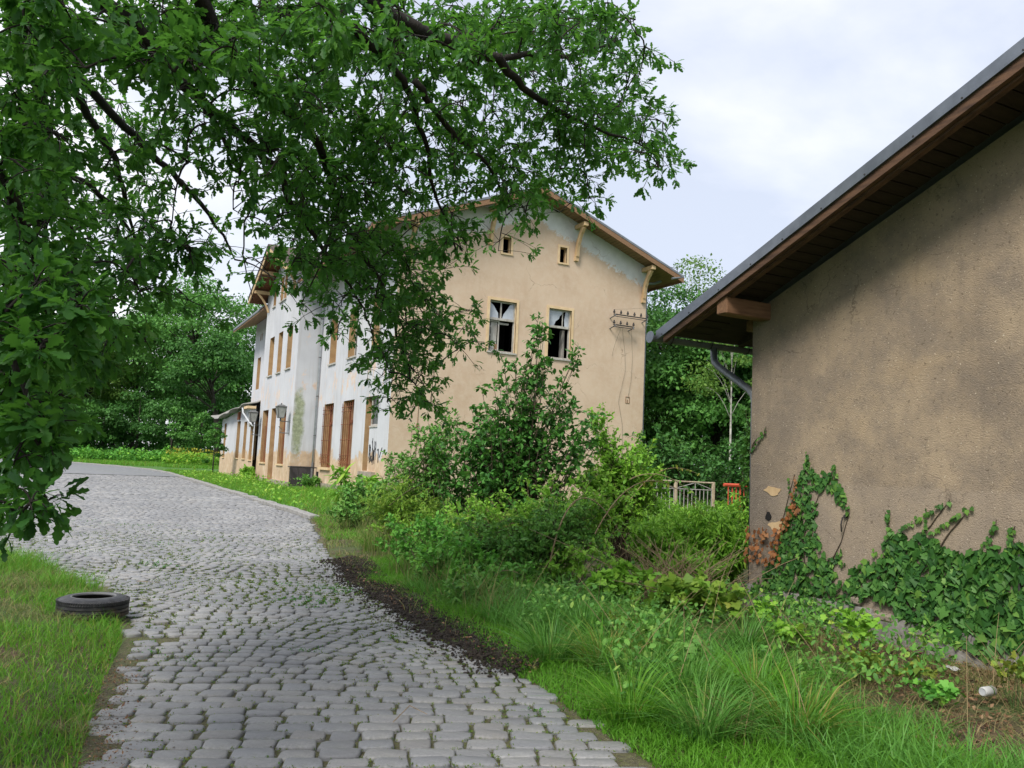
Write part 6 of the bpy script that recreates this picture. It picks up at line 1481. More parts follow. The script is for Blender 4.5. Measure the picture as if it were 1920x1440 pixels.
Li = Leaves(); sz = .062 + .04 * np.clip((6.4 - ys) / 2.2, 0, 1); Li.p = []
n = len(ys); out = RNG.uniform(.008, .055, n) * np.clip((1.25 - zs), .3, 1); a = RNG.normal(-math.pi / 2, .7, n)
Li.add(np.stack([6.82 - out, ys, zs], 1), np.stack([-RNG.uniform(.1, .55, n), np.cos(a), np.sin(a)], 1), sz * RNG.uniform(.5, 1.25, n), RNG.random(n) ** 1.3, np.array([-1., 0, .5]))
for (p, q, m_) in (((5.43,1.10), (5.40,1.26), 10), ((5.30,1.07), (4.81,1.36), 26), ((5.00,1.07), (4.60,1.32), 20), ((5.05,1.04), (5.02,1.28), 10), ((4.50,0.98), (4.38,1.22), 16), ((4.27,1.05), (4.24,1.20), 12), ((6.04,1.56), (6.08,1.66), 8), ((6.44,1.63), (6.42,1.79), 8), ((5.94,1.27), (5.89,1.19), 8), ((6.61,1.32), (6.69,1.49), 7), ((7.25,1.80), (7.03,2.05), 12), ((5.53,0.77), (5.59,0.86), 5), ((6.04,0.74), (5.98,0.82), 5)):
    t = np.linspace(0, 1, m_); ivy_leaves(Li, p[0] + (q[0] - p[0]) * t + RNG.normal(0, .012, m_), p[1] + (q[1] - p[1]) * t + RNG.normal(0, .012, m_), .03, .055, np.clip(.7 + .3 * RNG.random(m_), 0, 1), .01)
Li.cat(); idx = nearest_in_frame(Li, 300); Li.singles('leaf', M['ivy'], T_IVY, ivy, idx); sel = np.ones(len(Li.P), bool); sel[idx] = False; Li.build('foliage', M['ivy'], T_IVY, ivy, sel)
Ld = Leaves(); k = 90; ivy_leaves(Ld, RNG.uniform(6.75, 7.3, k), RNG.uniform(.55, .95, k), .035, .065); k = 45; yy = RNG.uniform(6.5, 6.85, k); ivy_leaves(Ld, yy, 1.25 - (yy - 6.5) * 1.2 + RNG.normal(0, .05, k), .03, .055); k = 14; t = np.linspace(0, 1, k); ivy_leaves(Ld, 6.62 - .06 * t, 1.2 + .32 * t, .025, .05); Ld.cat()
Ld.build('dead_leaves', M['dead'], T_IVY, ivy)['label'] = 'withered orange brown ivy leaves by the corner'
P_ = []; R__ = []
for (p, q) in (((6.52,0.10), (6.43,1.72)), ((6.82,0.05), (6.25,1.50)), ((5.47,0.43), (5.41,1.23)), ((5.30,0.80), (4.79,1.38)), ((5.02,0.83), (4.59,1.33)), ((4.53,0.67), (4.37,1.24)), ((4.30,0.70), (4.23,1.20)), ((6.30,0.14), (5.89,1.20)), ((7.31,1.77), (7.02,2.07)), ((6.98,0.14), (6.61,1.55))):
    n = 8; t = np.linspace(0, 1, n); P_.append(np.stack([np.full(n, 6.81), p[0] + (q[0] - p[0]) * t + RNG.normal(0, .02, n), p[1] + (q[1] - p[1]) * t], 1)); R__.append(np.linspace(.009, .003, n))
V1, F1 = tubes_np(P_, R__, 5); o = link('stems', make_mesh('stems', V1, F1, M['twig'], smooth=True), ivy); o['kind'] = 'stuff'

# --- trees and bushes far behind
def tree(label, base, h, r, ncl, nlf, size, mat, z0=.28, trunk=.3, lean=(0, 0), flat_=.85, group=None, name='tree', cat='tree', bark=None, clr=.34):
    base = np.array([base[0], base[1], 0.]); g = empty(name, tuple(base), label, cat, group); bark = bark or M['bark2']
    top = base + np.array([lean[0], lean[1], h * .82]); cz = h * (1 + z0) / 2; ch = h * (1 - z0) / 2
    m = MB(); m.tube([tuple(base + (0, 0, -.2)), tuple(base + np.array([lean[0] * .2, lean[1] * .2, h * .3])), tuple(base + np.array([lean[0] * .6, lean[1] * .6, h * .58])), tuple(top)], [trunk, trunk * .8, trunk * .5, trunk * .12], 8); m.build('trunk', bark, g, smooth=True)
    cen = []; 
    while len(cen) < ncl:
        d = rdir(1)[0] * (RNG.random() ** .38); p = base + np.array([lean[0] * .7 + d[0] * r, lean[1] * .7 + d[1] * r, cz + d[2] * ch])
        if d[2] < -.2 and RNG.random() < .35: continue
        cen.append(p)
    cen = np.array(cen); lim = MB(); L = Leaves()
    for i, c in enumerate(cen):
        cr = r * clr * RNG.uniform(.7, 1.25)
        if i % 2 == 0:
            z1 = min(c[2] * .75, h * .7); s0 = base + np.array([lean[0], lean[1], 0]) * (z1 / h) + np.array([0, 0, max(z1, h * .15)])
            lim.tube(bez(s0, (s0 + c) / 2 + np.array([0, 0, .1 * h * RNG.random()]), c, 5), np.linspace(trunk * .3, trunk * .06, 5), 5)
        n = int(nlf / ncl * RNG.uniform(.7, 1.3)); d = rdir(n); d[:, 2] = np.where(d[:, 2] < -.3, -d[:, 2] * .6, d[:, 2])
        q = c + d * (RNG.random((n, 1)) ** .33) * cr * np.array([1.1, 1.1, flat_ * .8]) ; ct = RNG.beta(2, 2)
        L.add(q, rdir(n) * .9 + d * .5 + np.array([0, 0, -.3]), size * RNG.uniform(.6, 1.3, n), .45 * ct + .55 * RNG.random(n), d * .7 + np.array([0, 0, .8]))
    if lim.v: lim.build('limbs', bark, g, smooth=True)['kind'] = 'stuff'
    L.cat(); L.build('crown', mat, T_RH, g)
    return g
tree('broad dark green tree, tallest beyond the end of the road', (11.53,111.41,1.28), 23, 8.5, 60, 21000, .42, M['tree_mid'], .2, .5)
tree('dark tree with a leaning black trunk next to the low annex', (12.86,92.67,1.47), 14, 4.6, 30, 9000, .36, M['tree_dark'], .35, .38, (-2.2, 0))
tree('round crowned tree peeping out behind the station roof edge', (20.58,115.78,1.67), 20.5, 6, 36, 11000, .4, M['tree_mid'], .15, .4)
tree('lighter tree left of the tallest one, behind the oak leaves', (5.71,123.42,0.92), 21, 7, 44, 13000, .42, M['tree_mid'], .2, .4)
tree('pale leafed tree seen through the hanging oak twigs', (0.28,119.45,0.70), 18, 6, 36, 10000, .42, M['tree_yellow'], .2, .4)
tree('dark tree behind the lowest oak branches', (-5.32,113.30,0.48), 17, 7, 36, 9000, .42, M['tree_dark'], .15, .4)
tree('dark tree at the far left edge of the wood', (-12.87,114.93,0.11), 17, 8, 36, 6000, .45, M['tree_dark'], .1, .4)
tree('tree standing far back between the tallest and the lighter one', (11.12,146.59,1.02), 27, 9, 40, 9000, .5, M['tree_mid'], .2, .5)
for (x, w, h, r, m_, lab) in ((190, 99, 8, 4.2, 'tree_dark', 'dark rounded bush under the pale leafed tree'), (255, 100, 9, 4.4, 'tree_dark', 'tall dark bush in the middle of the wood edge'), (320, 98, 8, 4, 'tree_dark', 'dark bush under the tallest tree'), (375, 95, 7.5, 3.4, 'tree_mid', 'mid green bush left of the leaning trunk'), (130, 97, 7, 4, 'tree_mid', 'mid green bush where the road vanishes'), (440, 92, 8, 3, 'tree_dark', 'dark bush directly behind the annex'), (40, 96, 8, 4.5, 'tree_dark', 'dark bush behind the oak branch tips')):
    tree(lab, (lambda p: p)(tuple((CP + (CM @ np.array([(x - 960) / 1560, -(850 - 720) / 1560, -1.0])) * w)[:2])), h, r, 22, 6000, .36, M[m_], -.15, .15, name='bush', cat='bush')
tree('slim young tree at the far corner of the annex', (7.57,57.10,0.84), 3.4, .75, 14, 1500, .16, M['hazel'], .05, .05, name='young_tree', cat='tree')
for (x, w, h, r, m_, lab) in ((100, 122, 19, 8, 'tree_dark', 'deep dark tree in the second row above the road bend'), (210, 126, 17, 8, 'tree_dark', 'deep dark tree in the second row behind the middle bush'), (330, 124, 17, 8, 'tree_dark', 'deep dark tree in the second row behind the tallest tree'), (440, 122, 16, 8, 'tree_dark', 'deep dark tree in the second row behind the annex roof'), (-10, 118, 18, 9, 'tree_dark', 'deep dark tree in the second row at the left')):
    tree(lab, (lambda p: p)(tuple((CP + (CM @ np.array([(x - 960) / 1560, -(850 - 720) / 1560, -1.0])) * w)[:2])), h, r, 34, 9000, .55, M[m_], -.15, .3)
for (x, w, h, r, m_, lab) in ((150, 140, 15, 11, 'tree_dark', 'dark tree far behind the pale leafed one, closing the wood'), (60, 138, 15, 11, 'tree_dark', 'dark tree far behind the lowest oak branches, closing the wood'), (1238, 74, 12, 5.5, 'tree_dark', 'dark tree far behind the gable corner'), (1345, 78, 12, 7, 'tree_dark', 'dark tree far behind the railing')):
    tree(lab, (lambda p: p)(tuple((CP + (CM @ np.array([(x - 960) / 1560, -(850 - 720) / 1560, -1.0])) * w)[:2])), h, r, 34, 9000, .6 if w > 100 else .4, M[m_], -.2, .3)
# behind the gable, to the right
tree('dark dense tree close behind the right corner of the gable', (29.11,37.09,1.14), 11.6, 4.2, 60, 26000, .24, M['tree_dark'], -.1, .3)
tree('mid green tree in the gap between gable and shed', (29.13,33.69,1.26), 10.6, 4.2, 56, 24000, .24, M['tree_mid'], -.1, .3)
tree('dark tree half hidden behind the shed corner', (30.60,31.80,1.37), 10.2, 4.2, 50, 20000, .24, M['tree_dark'], -.1, .3)
tree('slim birch with a loose airy top rising above the dark trees', (33.89,41.43,1.14), 15.0, 2.9, 46, 9000, .20, M['tree_yellow'], .3, .14, bark=M['birch'], clr=.5)
tree('thin birch with a pale trunk beside the gutter', (24.96,27.91,1.33), 9.5, 1.5, 20, 2500, .16, M['tree_yellow'], .35, .06, bark=M['birch'], clr=.5)
tree('tall tree far behind the shed', (42.27,40.51,1.45), 13, 5, 36, 14000, .32, M['tree_mid'], -.1, .3)
tree('light green bush at the back, below the airy birch', (30.68,40.81,1.06), 12.2, 2.6, 40, 11000, .22, M['tree_yellow'], -.15, .15)
shrub('elder_bush', 'dark elder bush leaning against the shed corner', 'shrub', (10.21,10.66,0.92), [ell((10.01,10.64,1.99), (.12, .3, .36), 3), ell((10.00,10.58,2.52), (.12, .3, .3), 1.5)], 40, M['ivy'], T_OVAL, .09, ntw=7, nlf=7, tw=.14, arch=.2)
shrub('dark_hedge', 'low dark bushes behind the railing', 'shrub', (19.51,23.98,0.72), [ell((18.51,24.30,2.49), (1.3, 1, 1.0), 2), ell((18.75,24.27,1.64), (1.4, 1, .9), 2), ell((20.10,23.55,1.90), (1.5, 1, 1.1), 2), ell((20.42,22.26,1.93), (1, 1, 1.1), 2)], 90, M['tree_dark'], T_OVAL, .16, ntw=8, nlf=8, tw=.5, arch=.2)

# nettles and goldenrod at the far wood edge
n = 9000; xx = RNG.uniform(-7, 15, n); yy = RNG.uniform(93, 99.5, n); hh = 2.6 * fnoise(xx * .5, yy * .5, 61) * RNG.random(n) ** .6
ok = xx > pl_x(R_EDGE, np.minimum(yy - 1.5, 95)) + 1.0
xx, yy, hh = xx[ok], yy[ok], hh[ok]; n = len(xx); L = Leaves(); L.add(np.stack([xx, yy, hh], 1), rdir(n) + np.array([0, 0, -.3]), RNG.uniform(.2, .45, n), RNG.random(n)); L.cat()
tag(L.build('undergrowth', M['nettle'], T_RH, None), 'bed of nettles and weeds along the far edge of the wood', 'undergrowth')
g = empty('goldenrod', (9.6, 88, 0), 'yellow flowering goldenrod beyond the bend of the kerb', 'goldenrod')
n = 220; a = rdir(n) * np.array([2.4, 2, .35]); L = Leaves(); L.add(a + np.array([9.6, 88, 1.45]), rdir(n), RNG.uniform(.12, .3, n), RNG.random(n)); L.cat(); L.build('flowers', M['goldflower'], T_RH, g)
n = 1500; a = rdir(n) * np.array([2.6, 2.2, .6]); L = Leaves(); L.add(a + np.array([9.6, 88, .7]), rdir(n), RNG.uniform(.2, .4, n), RNG.random(n)); L.cat(); L.build('foliage', M['fresh'], T_RH, g)

# ------------------------------------------------------------------ grass
def grass(name, label, x, y, h, w, bend, mat, tint=None):
    z = ground_z(x, y) - .01
    tint = RNG.random(len(x)) if tint is None else tint
    return tag(link(name, blades(x, y, z, h, w, bend, tint, 3, name, mat)), label, 'grass', kind='stuff')
# left verge
n = 42000; y = 3.2 + 10.3 * RNG.random(n) ** 1.35; x = pl_x(L_EDGE, y) + .14 - RNG.random(n) ** 1.25 * 2.0 + .10 * RNG.normal(0, 1, n); ok = (fnoise(x * 2.2, y * 2.2, 51) > .26) & (x - pl_x(L_EDGE, y) < .13 + .35 * (fnoise(y * 1.4, y * .3, 52) - .5)) & (np.hypot(x - .19, y - 8.2) > .245)
x, y = x[ok], y[ok]; hh = (.05 + .13 * fnoise(x * 1.6, y * 1.6, 53)) * RNG.uniform(.5, 1.3, len(x)); dry = fnoise(x * 1.5, y * 1.5, 54) + .12 * ((y > 7.2) & (y < 11)); s1 = dry < .68
hh = hh * np.where(y > 9.5, 1.9, 1) * np.where(y < 7, .75, 1)
grass('grass', 'short bright green grass on the left verge', x[s1], y[s1], hh[s1], RNG.uniform(.004, .008, s1.sum()), RNG.uniform(.2, 1.1, s1.sum()), M['grass'])
grass('dry_grass', 'straw coloured patches in the left verge grass', x[~s1], y[~s1], hh[~s1] * .9, RNG.uniform(.003, .007, (~s1).sum()), RNG.uniform(.5, 1.4, (~s1).sum()), M['mixgrass'])
# right verge: short bright edge
n = 52000; y = 2.3 + 9.5 * RNG.random(n) ** 1.3; e0 = np.where(y > 5.4, pl_x(B_EDGE, np.clip(y, 4.4, 14.5)), pl_x(R_EDGE, y) + .12); x = e0 + 1.5 * RNG.random(n) ** 1.4 - .10 + .08 * RNG.normal(0, 1, n)
ok = (fnoise(x * 2, y * 2, 55) > .22) & (x < 6.3); x, y = x[ok], y[ok]; hh = (.06 + .16 * np.clip((x - pl_x(R_EDGE, y)) / 1.0, 0, 1) * fnoise(x * 1.2, y * 1.2, 56) * 1.6) * RNG.uniform(.55, 1.3, len(x))
grass('grass', 'bright green grass along the right edge of the cobbles', x, y, hh, RNG.uniform(.005, .010, len(x)), RNG.uniform(.2, 1.3, len(x)), M['grass'], .55 * fnoise(x * 2.2, y * 2.2, 81) + .45 * RNG.random(len(x)))
# taller mixed grass towards the shed
n = 30000; x = RNG.uniform(3.4, 6.75, n); y = RNG.uniform(2.2, 9.5, n); ok = (fnoise(x * 1.3, y * 1.3, 57) + .30 * np.clip((5.2 - x) / 1.6, -.2, 1) > .42); x, y = x[ok], y[ok]
hh = (.10 + .38 * fnoise(x * .9, y * .9, 58) * np.clip((6.1 - x) / 1.6, .2, 1)) * RNG.uniform(.5, 1.25, len(x)); dry = fnoise(x * 1.7, y * 1.7, 59) + .28 * np.clip((x - 4.6) / 1.6, 0, 1); s1 = dry < .62
grass('grass', 'tall dark green grass between the road edge and the shed', x[s1], y[s1], hh[s1], RNG.uniform(.005, .011, s1.sum()), RNG.uniform(.3, 1.4, s1.sum()), M['grass_tall'], .55 * fnoise(x[s1] * 2, y[s1] * 2, 86) + .45 * RNG.random(s1.sum()))
grass('dry_grass', 'dry yellow grass in front of the shed wall', x[~s1], y[~s1], hh[~s1] * .7, RNG.uniform(.003, .006, (~s1).sum()), RNG.uniform(.6, 1.5, (~s1).sum()), M['mixgrass'])
n = 8000; x = RNG.uniform(4.2, 6.75, n); y = RNG.uniform(2.6, 8.6, n); ok = fnoise(x * 1.9, y * 1.9, 82) + .2 * (y < 4.6) > .44; x, y = x[ok], y[ok]
grass('dry_grass', 'tangle of pale dead grass lying on the soil before the shed', x, y, RNG.uniform(.06, .24, len(x)), RNG.uniform(.002, .005, len(x)), RNG.uniform(1.2, 2.4, len(x)), M['straw'])
n = 3400; x = RNG.uniform(2.8, 6.7, n); y = RNG.uniform(3.9, 10, n); ok = (x > pl_x(B_EDGE, np.clip(y, 4.4, 14.5)) + .25) & (fnoise(x * 1.7, y * 1.7, 83) > .52); x, y = x[ok], y[ok]; k = len(x); L = Leaves()
for rep in range(5): L.add(np.stack([x + RNG.normal(0, .04, k), y + RNG.normal(0, .04, k), ground_z(x, y) + RNG.uniform(.06, .34, k)], 1), rdir(k) * .9 + np.array([0, 0, .1]), RNG.uniform(.03, .065, k), RNG.random(k))
L.cat(); tag(L.build('herbs', M['bramble'], T_OVAL, None), 'small broad leaved herbs standing among the verge grass', 'herbs')
n = 9000; y = RNG.uniform(10.5, 21, n); x = pl_x(R_EDGE, y) + .05 + 1.9 * RNG.random(n); ok = fnoise(x * 1.5, y * 1.5, 84) > .34; x, y = x[ok], y[ok]
grass('grass', 'low mossy grass between the soil heap and the end of the kerb', x, y, RNG.uniform(.04, .16, len(x)), RNG.uniform(.006, .013, len(x)), RNG.uniform(.3, 1.3, len(x)), M['mixgrass'])
n = 7000; y = RNG.uniform(7, 20, n); x = pl_x(R_EDGE, y) + .5 + 2.2 * RNG.random(n); ok = fnoise(x * .9, y * .9, 85) > .45; x, y = x[ok], y[ok]
grass('dry_grass', 'tall dry grass standing in front of the thicket', x, y, RNG.uniform(.3, .8, len(x)), RNG.uniform(.004, .009, len(x)), RNG.uniform(.2, .9, len(x)), M['mixgrass'])
# tussocks
sp = [(4.12,7.87), (4.03,8.39), (3.88,6.11), (3.55,5.29), (3.28,5.62), (3.55,4.76), (3.02,4.20), (3.59,4.36), (3.20,3.74), (4.04,4.21), (5.11,5.46), (4.32,5.59), (3.73,3.56), (4.61,7.60), (4.30,11.60), (4.25,12.95)]
tl = ['drooping grass tussock overhanging the right end of the soil heap', 'grass tussock on the inner edge of the soil heap, below the dark bramble', 'grass tussock between the bleached straw and the fresh raspberry',
      'large drooping grass tussock in the middle of the right verge', 'grass tussock just past the end of the soil heap', 'grass tussock right of the large one, towards the shed', 'grass tussock close to the cobbles at the bottom edge',
      'grass tussock between the bottom one and the straw tuft', 'grass tussock beside the straw tuft at the lower right', 'grass tussock nearest the bare soil before the shed', 'grass tussock under the yellowing raspberry',
      'grass tussock around the reddish bramble shoot', 'grass tussock at the bottom right, nearest to the camera', 'grass tussock behind the drooping one at the heap, against the brambles', 'small grass tussock at the far end of the soil heap', 'smallest grass tussock, between the soil heap and the low bush']
for i, (x0, y0) in enumerate(sp):
    n = 260 if i < 13 else 200; a = RNG.uniform(0, 6.28, n); r_ = .13 * RNG.random(n) ** .6; x = x0 + r_ * np.cos(a); y = y0 + r_ * np.sin(a)
    g = link('grass_tussock', blades(x, y, ground_z(x, y) - .02, RNG.uniform(.22, .52, n) * (1.0 if i != 14 else .8), RNG.uniform(.006, .015, n), RNG.uniform(.35, 1.5, n), np.clip(RNG.normal(RNG.uniform(.2, .7), .25, n), 0, 1), 3, 'grass_tussock', M['grass_tall'] if i % 3 else M['grass'], a + RNG.normal(0, .5, n)))
    tag(g, tl[i], 'grass tussock', 'grass tussocks on the right verge')
for (lab, p, n) in (('dead straw tuft leaning at the wall foot by the conduit', (6.35,4.03), 120), ('dead straw tuft between the seedlings', (5.64,5.21), 110), ('bleached straw hanging over the soil heap', (3.77,7.35), 150), ('straw tuft at the lower right among the tall grass', (3.32,3.70), 90)):
    a = RNG.uniform(0, 6.28, n); x = p[0] + .06 * RNG.normal(0, 1, n); y = p[1] + .06 * RNG.normal(0, 1, n)
    tag(link('straw_tuft', blades(x, y, ground_z(x, y) - .02, RNG.uniform(.2, .42, n), RNG.uniform(.003, .006, n), RNG.uniform(.4, 1.4, n), RNG.random(n), 3, 'straw_tuft', M['straw'])), lab, 'straw tuft', 'dead straw tufts')
# lawn strip between kerb and station, and verge behind the thicket
n = 34000; y = 15 + 52 * RNG.random(n) ** 1.35; x = np.where(y > 20.4, 5.32, pl_x(R_EDGE, y) + .1) + RNG.random(n) * np.where(y < 38.8, 4.9, 3.2); ok = fnoise(x * .9, y * .9, 62) > .2; x, y = x[ok], y[ok]
hh = (.10 + .26 * fnoise(x * .6, y * .6, 63)) * RNG.uniform(.5, 1.3, len(x)) * np.clip((x - 5.1) / .6, .5, 1)
grass('grass', 'lush green grass strip between the kerb and the station', x, y, hh, RNG.uniform(.010, .026, len(x)), RNG.uniform(.2, 1.1, len(x)), M['grass'])
n = 5200; x = 5.4 + 3.0 * RNG.random(n); y = RNG.uniform(22, 56, n); hh = .15 + .4 * np.clip(fnoise(x * .7, y * .7, 64) - .42, 0, 1) * 2.5; ok = fnoise(x * .7, y * .7, 64) > .46; x, y, hh = x[ok], y[ok], hh[ok]; L = Leaves(); L.add(np.stack([x, y, hh * RNG.random(len(x))], 1), rdir(len(x)), RNG.uniform(.06, .16, len(x)), RNG.random(len(x))); L.cat()
tag(L.build('weeds', M['fresh'], T_OVAL, None), 'leafy weeds in the grass strip before the station', 'weeds')
n = 16000; x = RNG.uniform(-9, 16, n); y = RNG.uniform(80, 97, n); ok = x > pl_x(R_EDGE, np.clip(y, 60, 95)) + .4; x, y = x[ok], y[ok]
grass('grass', 'pale grass band along the far end of the road', x, y, RNG.uniform(.15, .5, len(x)), RNG.uniform(.03, .07, len(x)), RNG.uniform(.2, 1, len(x)), M['grass'])
n = 9000; x = RNG.uniform(6.5, 24, n); y = RNG.uniform(12, 30, n); ok = x > 6.2; x, y = x[ok], y[ok]
grass('grass', 'rough green growth between the shed and the gable', x, y, RNG.uniform(.2, .8, len(x)), RNG.uniform(.012, .03, len(x)), RNG.uniform(.2, 1, len(x)), M['grass'])
shrub('weed_clump', 'leafy light green weed clump against the bay, right of the annex', 'plant', (8.7, 50.4), [ell((8.6, 50.4, .45), (.4, 1.0, .4))], 40, M['fresh'], T_OVAL, .16, ntw=5, nlf=6, tw=.25, arch=.1, rad=.008)
shrub('weed_clump', 'small weed clump growing at the foot of the dark cellar railing', 'plant', (9.9, 40.6), [ell((9.9, 40.6, .4), (.5, .7, .35))], 30, M['bramble'], T_OVAL, .13, ntw=5, nlf=6, tw=.22, arch=.1, rad=.008)

# weeds and moss in the joints of the cobbles: sprigs rooted just outside the stones' outlines
dn = ST[:, 0] * FWD[0] + ST[:, 1] * FWD[1]
for lo, m_, nm, lab, n in ((0, 'moss', 'moss', 'yellow green moss and grass in the joints of the cobbles', 90000), (1, 'weed', 'weeds', 'patches of small bright green weeds spreading over the cobbles', 60000)):
    near_ = np.where(dn < 19)[0]; wgt = 1 / np.maximum(dn[near_], 3) ** .6; j = RNG.choice(near_, n, p=wgt / wgt.sum()); q = ST[j]
    a = RNG.uniform(0, 2 * np.pi, n); ca, sa = np.cos(a), np.sin(a); e_ = RNG.uniform(1.03, 1.28, n)
    lx = np.sign(ca) * np.abs(ca) ** .42 * q[:, 2] + np.sign(ca) * (e_ - 1) * .07; ly = np.sign(sa) * np.abs(sa) ** .42 * q[:, 3] + np.sign(sa) * (e_ - 1) * .07
    if lo: k_ = RNG.random(n) < .35; lx = np.where(k_, lx * RNG.random(n), lx); ly = np.where(k_, ly * RNG.random(n), ly)
    x = q[:, 0] + lx * np.cos(q[:, 4]) - ly * np.sin(q[:, 4]); y = q[:, 1] + lx * np.sin(q[:, 4]) + ly * np.cos(q[:, 4])
    f = fnoise(x * .9, y * .9, 71); edge = np.minimum(x - pl_x(L_EDGE, y), pl_x(R_EDGE, y) - x)
    fade = np.clip((17.5 - x * FWD[0] - y * FWD[1]) / 11, 0, 1)
    if lo: ok = RNG.random(n) < np.clip((f - .64) * 9, 0, 1) * fade * .8
    else: ok = RNG.random(n) < np.clip(.24 + (fnoise(x * 1.6, y * 1.6, 73) - .40) * 2.0 + .6 * np.clip(1 - edge / .6, 0, 1), 0, .95) * np.clip(fade * 1.3, 0, 1)
    x, y = x[ok], y[ok]; k = len(x); L = Leaves(); dd_ = np.clip((x * FWD[0] + y * FWD[1]) / 7, .8, 1.35)
    for rep in range(2):
        d = rdir(k); d[:, 2] = np.abs(d[:, 2]) * .8 + .12
        L.add(np.stack([x + RNG.normal(0, .008, k), y + RNG.normal(0, .008, k), road_z(x, y) + .004 + .016 * RNG.random(k) + (.012 if lo else 0)], 1), d, RNG.uniform(.008, .020, k) * (1.25 if lo else 1) * dd_, RNG.random(k))
    L.cat(); tag(L.build(nm, M[m_], T_RH, None), lab, nm)
# gravel and leaf crumbs on the left edge, clods on the heap, litter by the shed
def scatter(name, label, x, y, z, size, mat, cat):
    n = len(x); L = Leaves(); d = rdir(n); d[:, 2] *= .35; L.add(np.stack([x, y, z], 1), d, size, RNG.random(n)); L.cat(); return tag(L.build(name, mat, T_DIA, None), label, cat)
n = 900; y = RNG.uniform(3.6, 6.6, n); x = pl_x(L_EDGE, y) + RNG.normal(.08, .09, n); scatter('leaf_litter', 'dark leaf crumbs along the left edge of the cobbles', x, y, road_z(x, y) + .03 + .02 * RNG.random(n), RNG.uniform(.008, .022, n), M['litter'], 'leaf litter')
n = 6000; x = 6.75 - 2.4 * RNG.random(n) ** 1.3; y = RNG.uniform(3.0, 8.4, n); scatter('leaf_litter', 'brown fallen leaves on the bare soil before the shed', x, y, ground_z(x, y) + .01 + .03 * RNG.random(n), RNG.uniform(.012, .045, n), M['litter'], 'leaf litter')
def stones3(name, label, x, y, z, r, mat, cat):
    n = len(x); oc = np.array([(1, 0, 0), (0, 1, 0), (-1, 0, 0), (0, -1, 0), (0, 0, .7), (0, 0, -.7)], float); fc = np.array([(0, 1, 4), (1, 2, 4), (2, 3, 4), (3, 0, 4), (1, 0, 5), (2, 1, 5), (3, 2, 5), (0, 3, 5)])
    v = oc[None] * r[:, None, None] * RNG.uniform(.6, 1.3, (n, 6, 1)); a = RNG.uniform(0, 6.28, n); c, s = np.cos(a)[:, None], np.sin(a)[:, None]
    V = np.stack([v[..., 0] * c - v[..., 1] * s + x[:, None], v[..., 0] * s + v[..., 1] * c + y[:, None], v[..., 2] + z[:, None]], -1)
    return tag(link(name, make_mesh(name, V.reshape(-1, 3), [(fc[None] + (np.arange(n) * 6)[:, None, None]).reshape(-1, 3)], mat)), label, cat, kind='stuff')
n = 7000; y = RNG.uniform(5.4, 12, n); u = RNG.random(n); x0 = pl_x(R_EDGE, y) - .12 - .3 * RNG.random(n) ** 3; x1_ = pl_x(B_EDGE, y) + .12; x = x0 + (x1_ - x0) * u; z = road_z(x, y) + .02 + np.sin(np.pi * np.clip(u * .62, 0, 1)) * .06 * np.clip((x1_ - x0) / .5, .3, 1)
stones3('clods', 'black crumbs and clods of soil on the heap', x, y, z, RNG.uniform(.004, .007, n) + .016 * RNG.random(n) ** 3, M['soil'], 'clods')
n = 900; y = RNG.uniform(5.3, 12, n); x = pl_x(R_EDGE, y) + (pl_x(B_EDGE, y) + .2 - pl_x(R_EDGE, y)) * RNG.random(n) ** .6; ok = fnoise(x * 3, y * 3, 91) > .4; x, y = x[ok], y[ok]
tag(link('grass', blades(x, y, road_z(x, y) + .02, RNG.uniform(.06, .2, len(x)), RNG.uniform(.004, .008, len(x)), RNG.uniform(.5, 1.6, len(x)), RNG.random(len(x)), 3, 'grass', M['mixgrass'])), 'thin grass blades creeping over the soil heap', 'grass', kind='stuff')
n = 700; y = RNG.uniform(5.3, 12, n); x = pl_x(R_EDGE, y) + (pl_x(B_EDGE, y) + .1 - pl_x(R_EDGE, y)) * RNG.random(n); scatter('leaf_litter', 'small brown leaves scattered over the soil heap', x, y, road_z(x, y) + .05 + .06 * RNG.random(n), RNG.uniform(.012, .035, n), M['litter'], 'leaf litter')
n = 700; y = RNG.uniform(3.4, 6.4, n); x = pl_x(L_EDGE, y) + np.abs(RNG.normal(.06, .14, n)); stones3('gravel', 'pale grit between the stones of the left road edge', x, y, road_z(x, y) + .018, RNG.uniform(.003, .008, n), M['grit'], 'gravel')

# ------------------------------------------------------------------ railing, tyre, litter
fr = empty('railing', (15.1, 19.3, 0), 'worn white and rusty metal railing half hidden by weeds', 'railing')
fy = 19.2; zt = 1.30
mb = MB(); mb.tube([(13.75, fy, zt), (16.6, fy, zt - .03)], .022, 6); mb.build('top_rail', M['fencepost'], fr)
mb = MB(); mb.tube([(13.75, fy, zt - .22), (16.5, fy, zt - .24)], .014, 5); mb.build('middle_rail', M['fencewhite'], fr)
for i, x in enumerate((13.8, 15.17, 16.55)):
    mb = MB(); mb.box(x - .04, x + .04, fy - .04, fy + .04, -.1, zt + (.02 if i < 2 else .0)); mb.build('post', M['fencepost'], fr, bevel=.008)
for x0 in (13.85, 15.23):
    mb = MB(); mb.tube([(x0, fy, zt - .2), (x0 + .65, fy, zt - .04), (x0 + 1.28, fy, zt - .22)], .012, 5); mb.tube([(x0 + .65, fy, zt - .04), (x0 + .65, fy, zt - .22)], .012, 5); mb.build('brace', M['fencewhite'], fr)
    for k in range(9):
        mb = MB(); x = x0 + .1 + k * .145; mb.tube([(x, fy, zt - .22), (x, fy, .05)], .011, 5); mb.build('bar', M['fencewhite'], fr)
fg = empty('red_railing', (16.95, 18.8, 0), 'short red painted railing at the right end of the white one', 'railing')
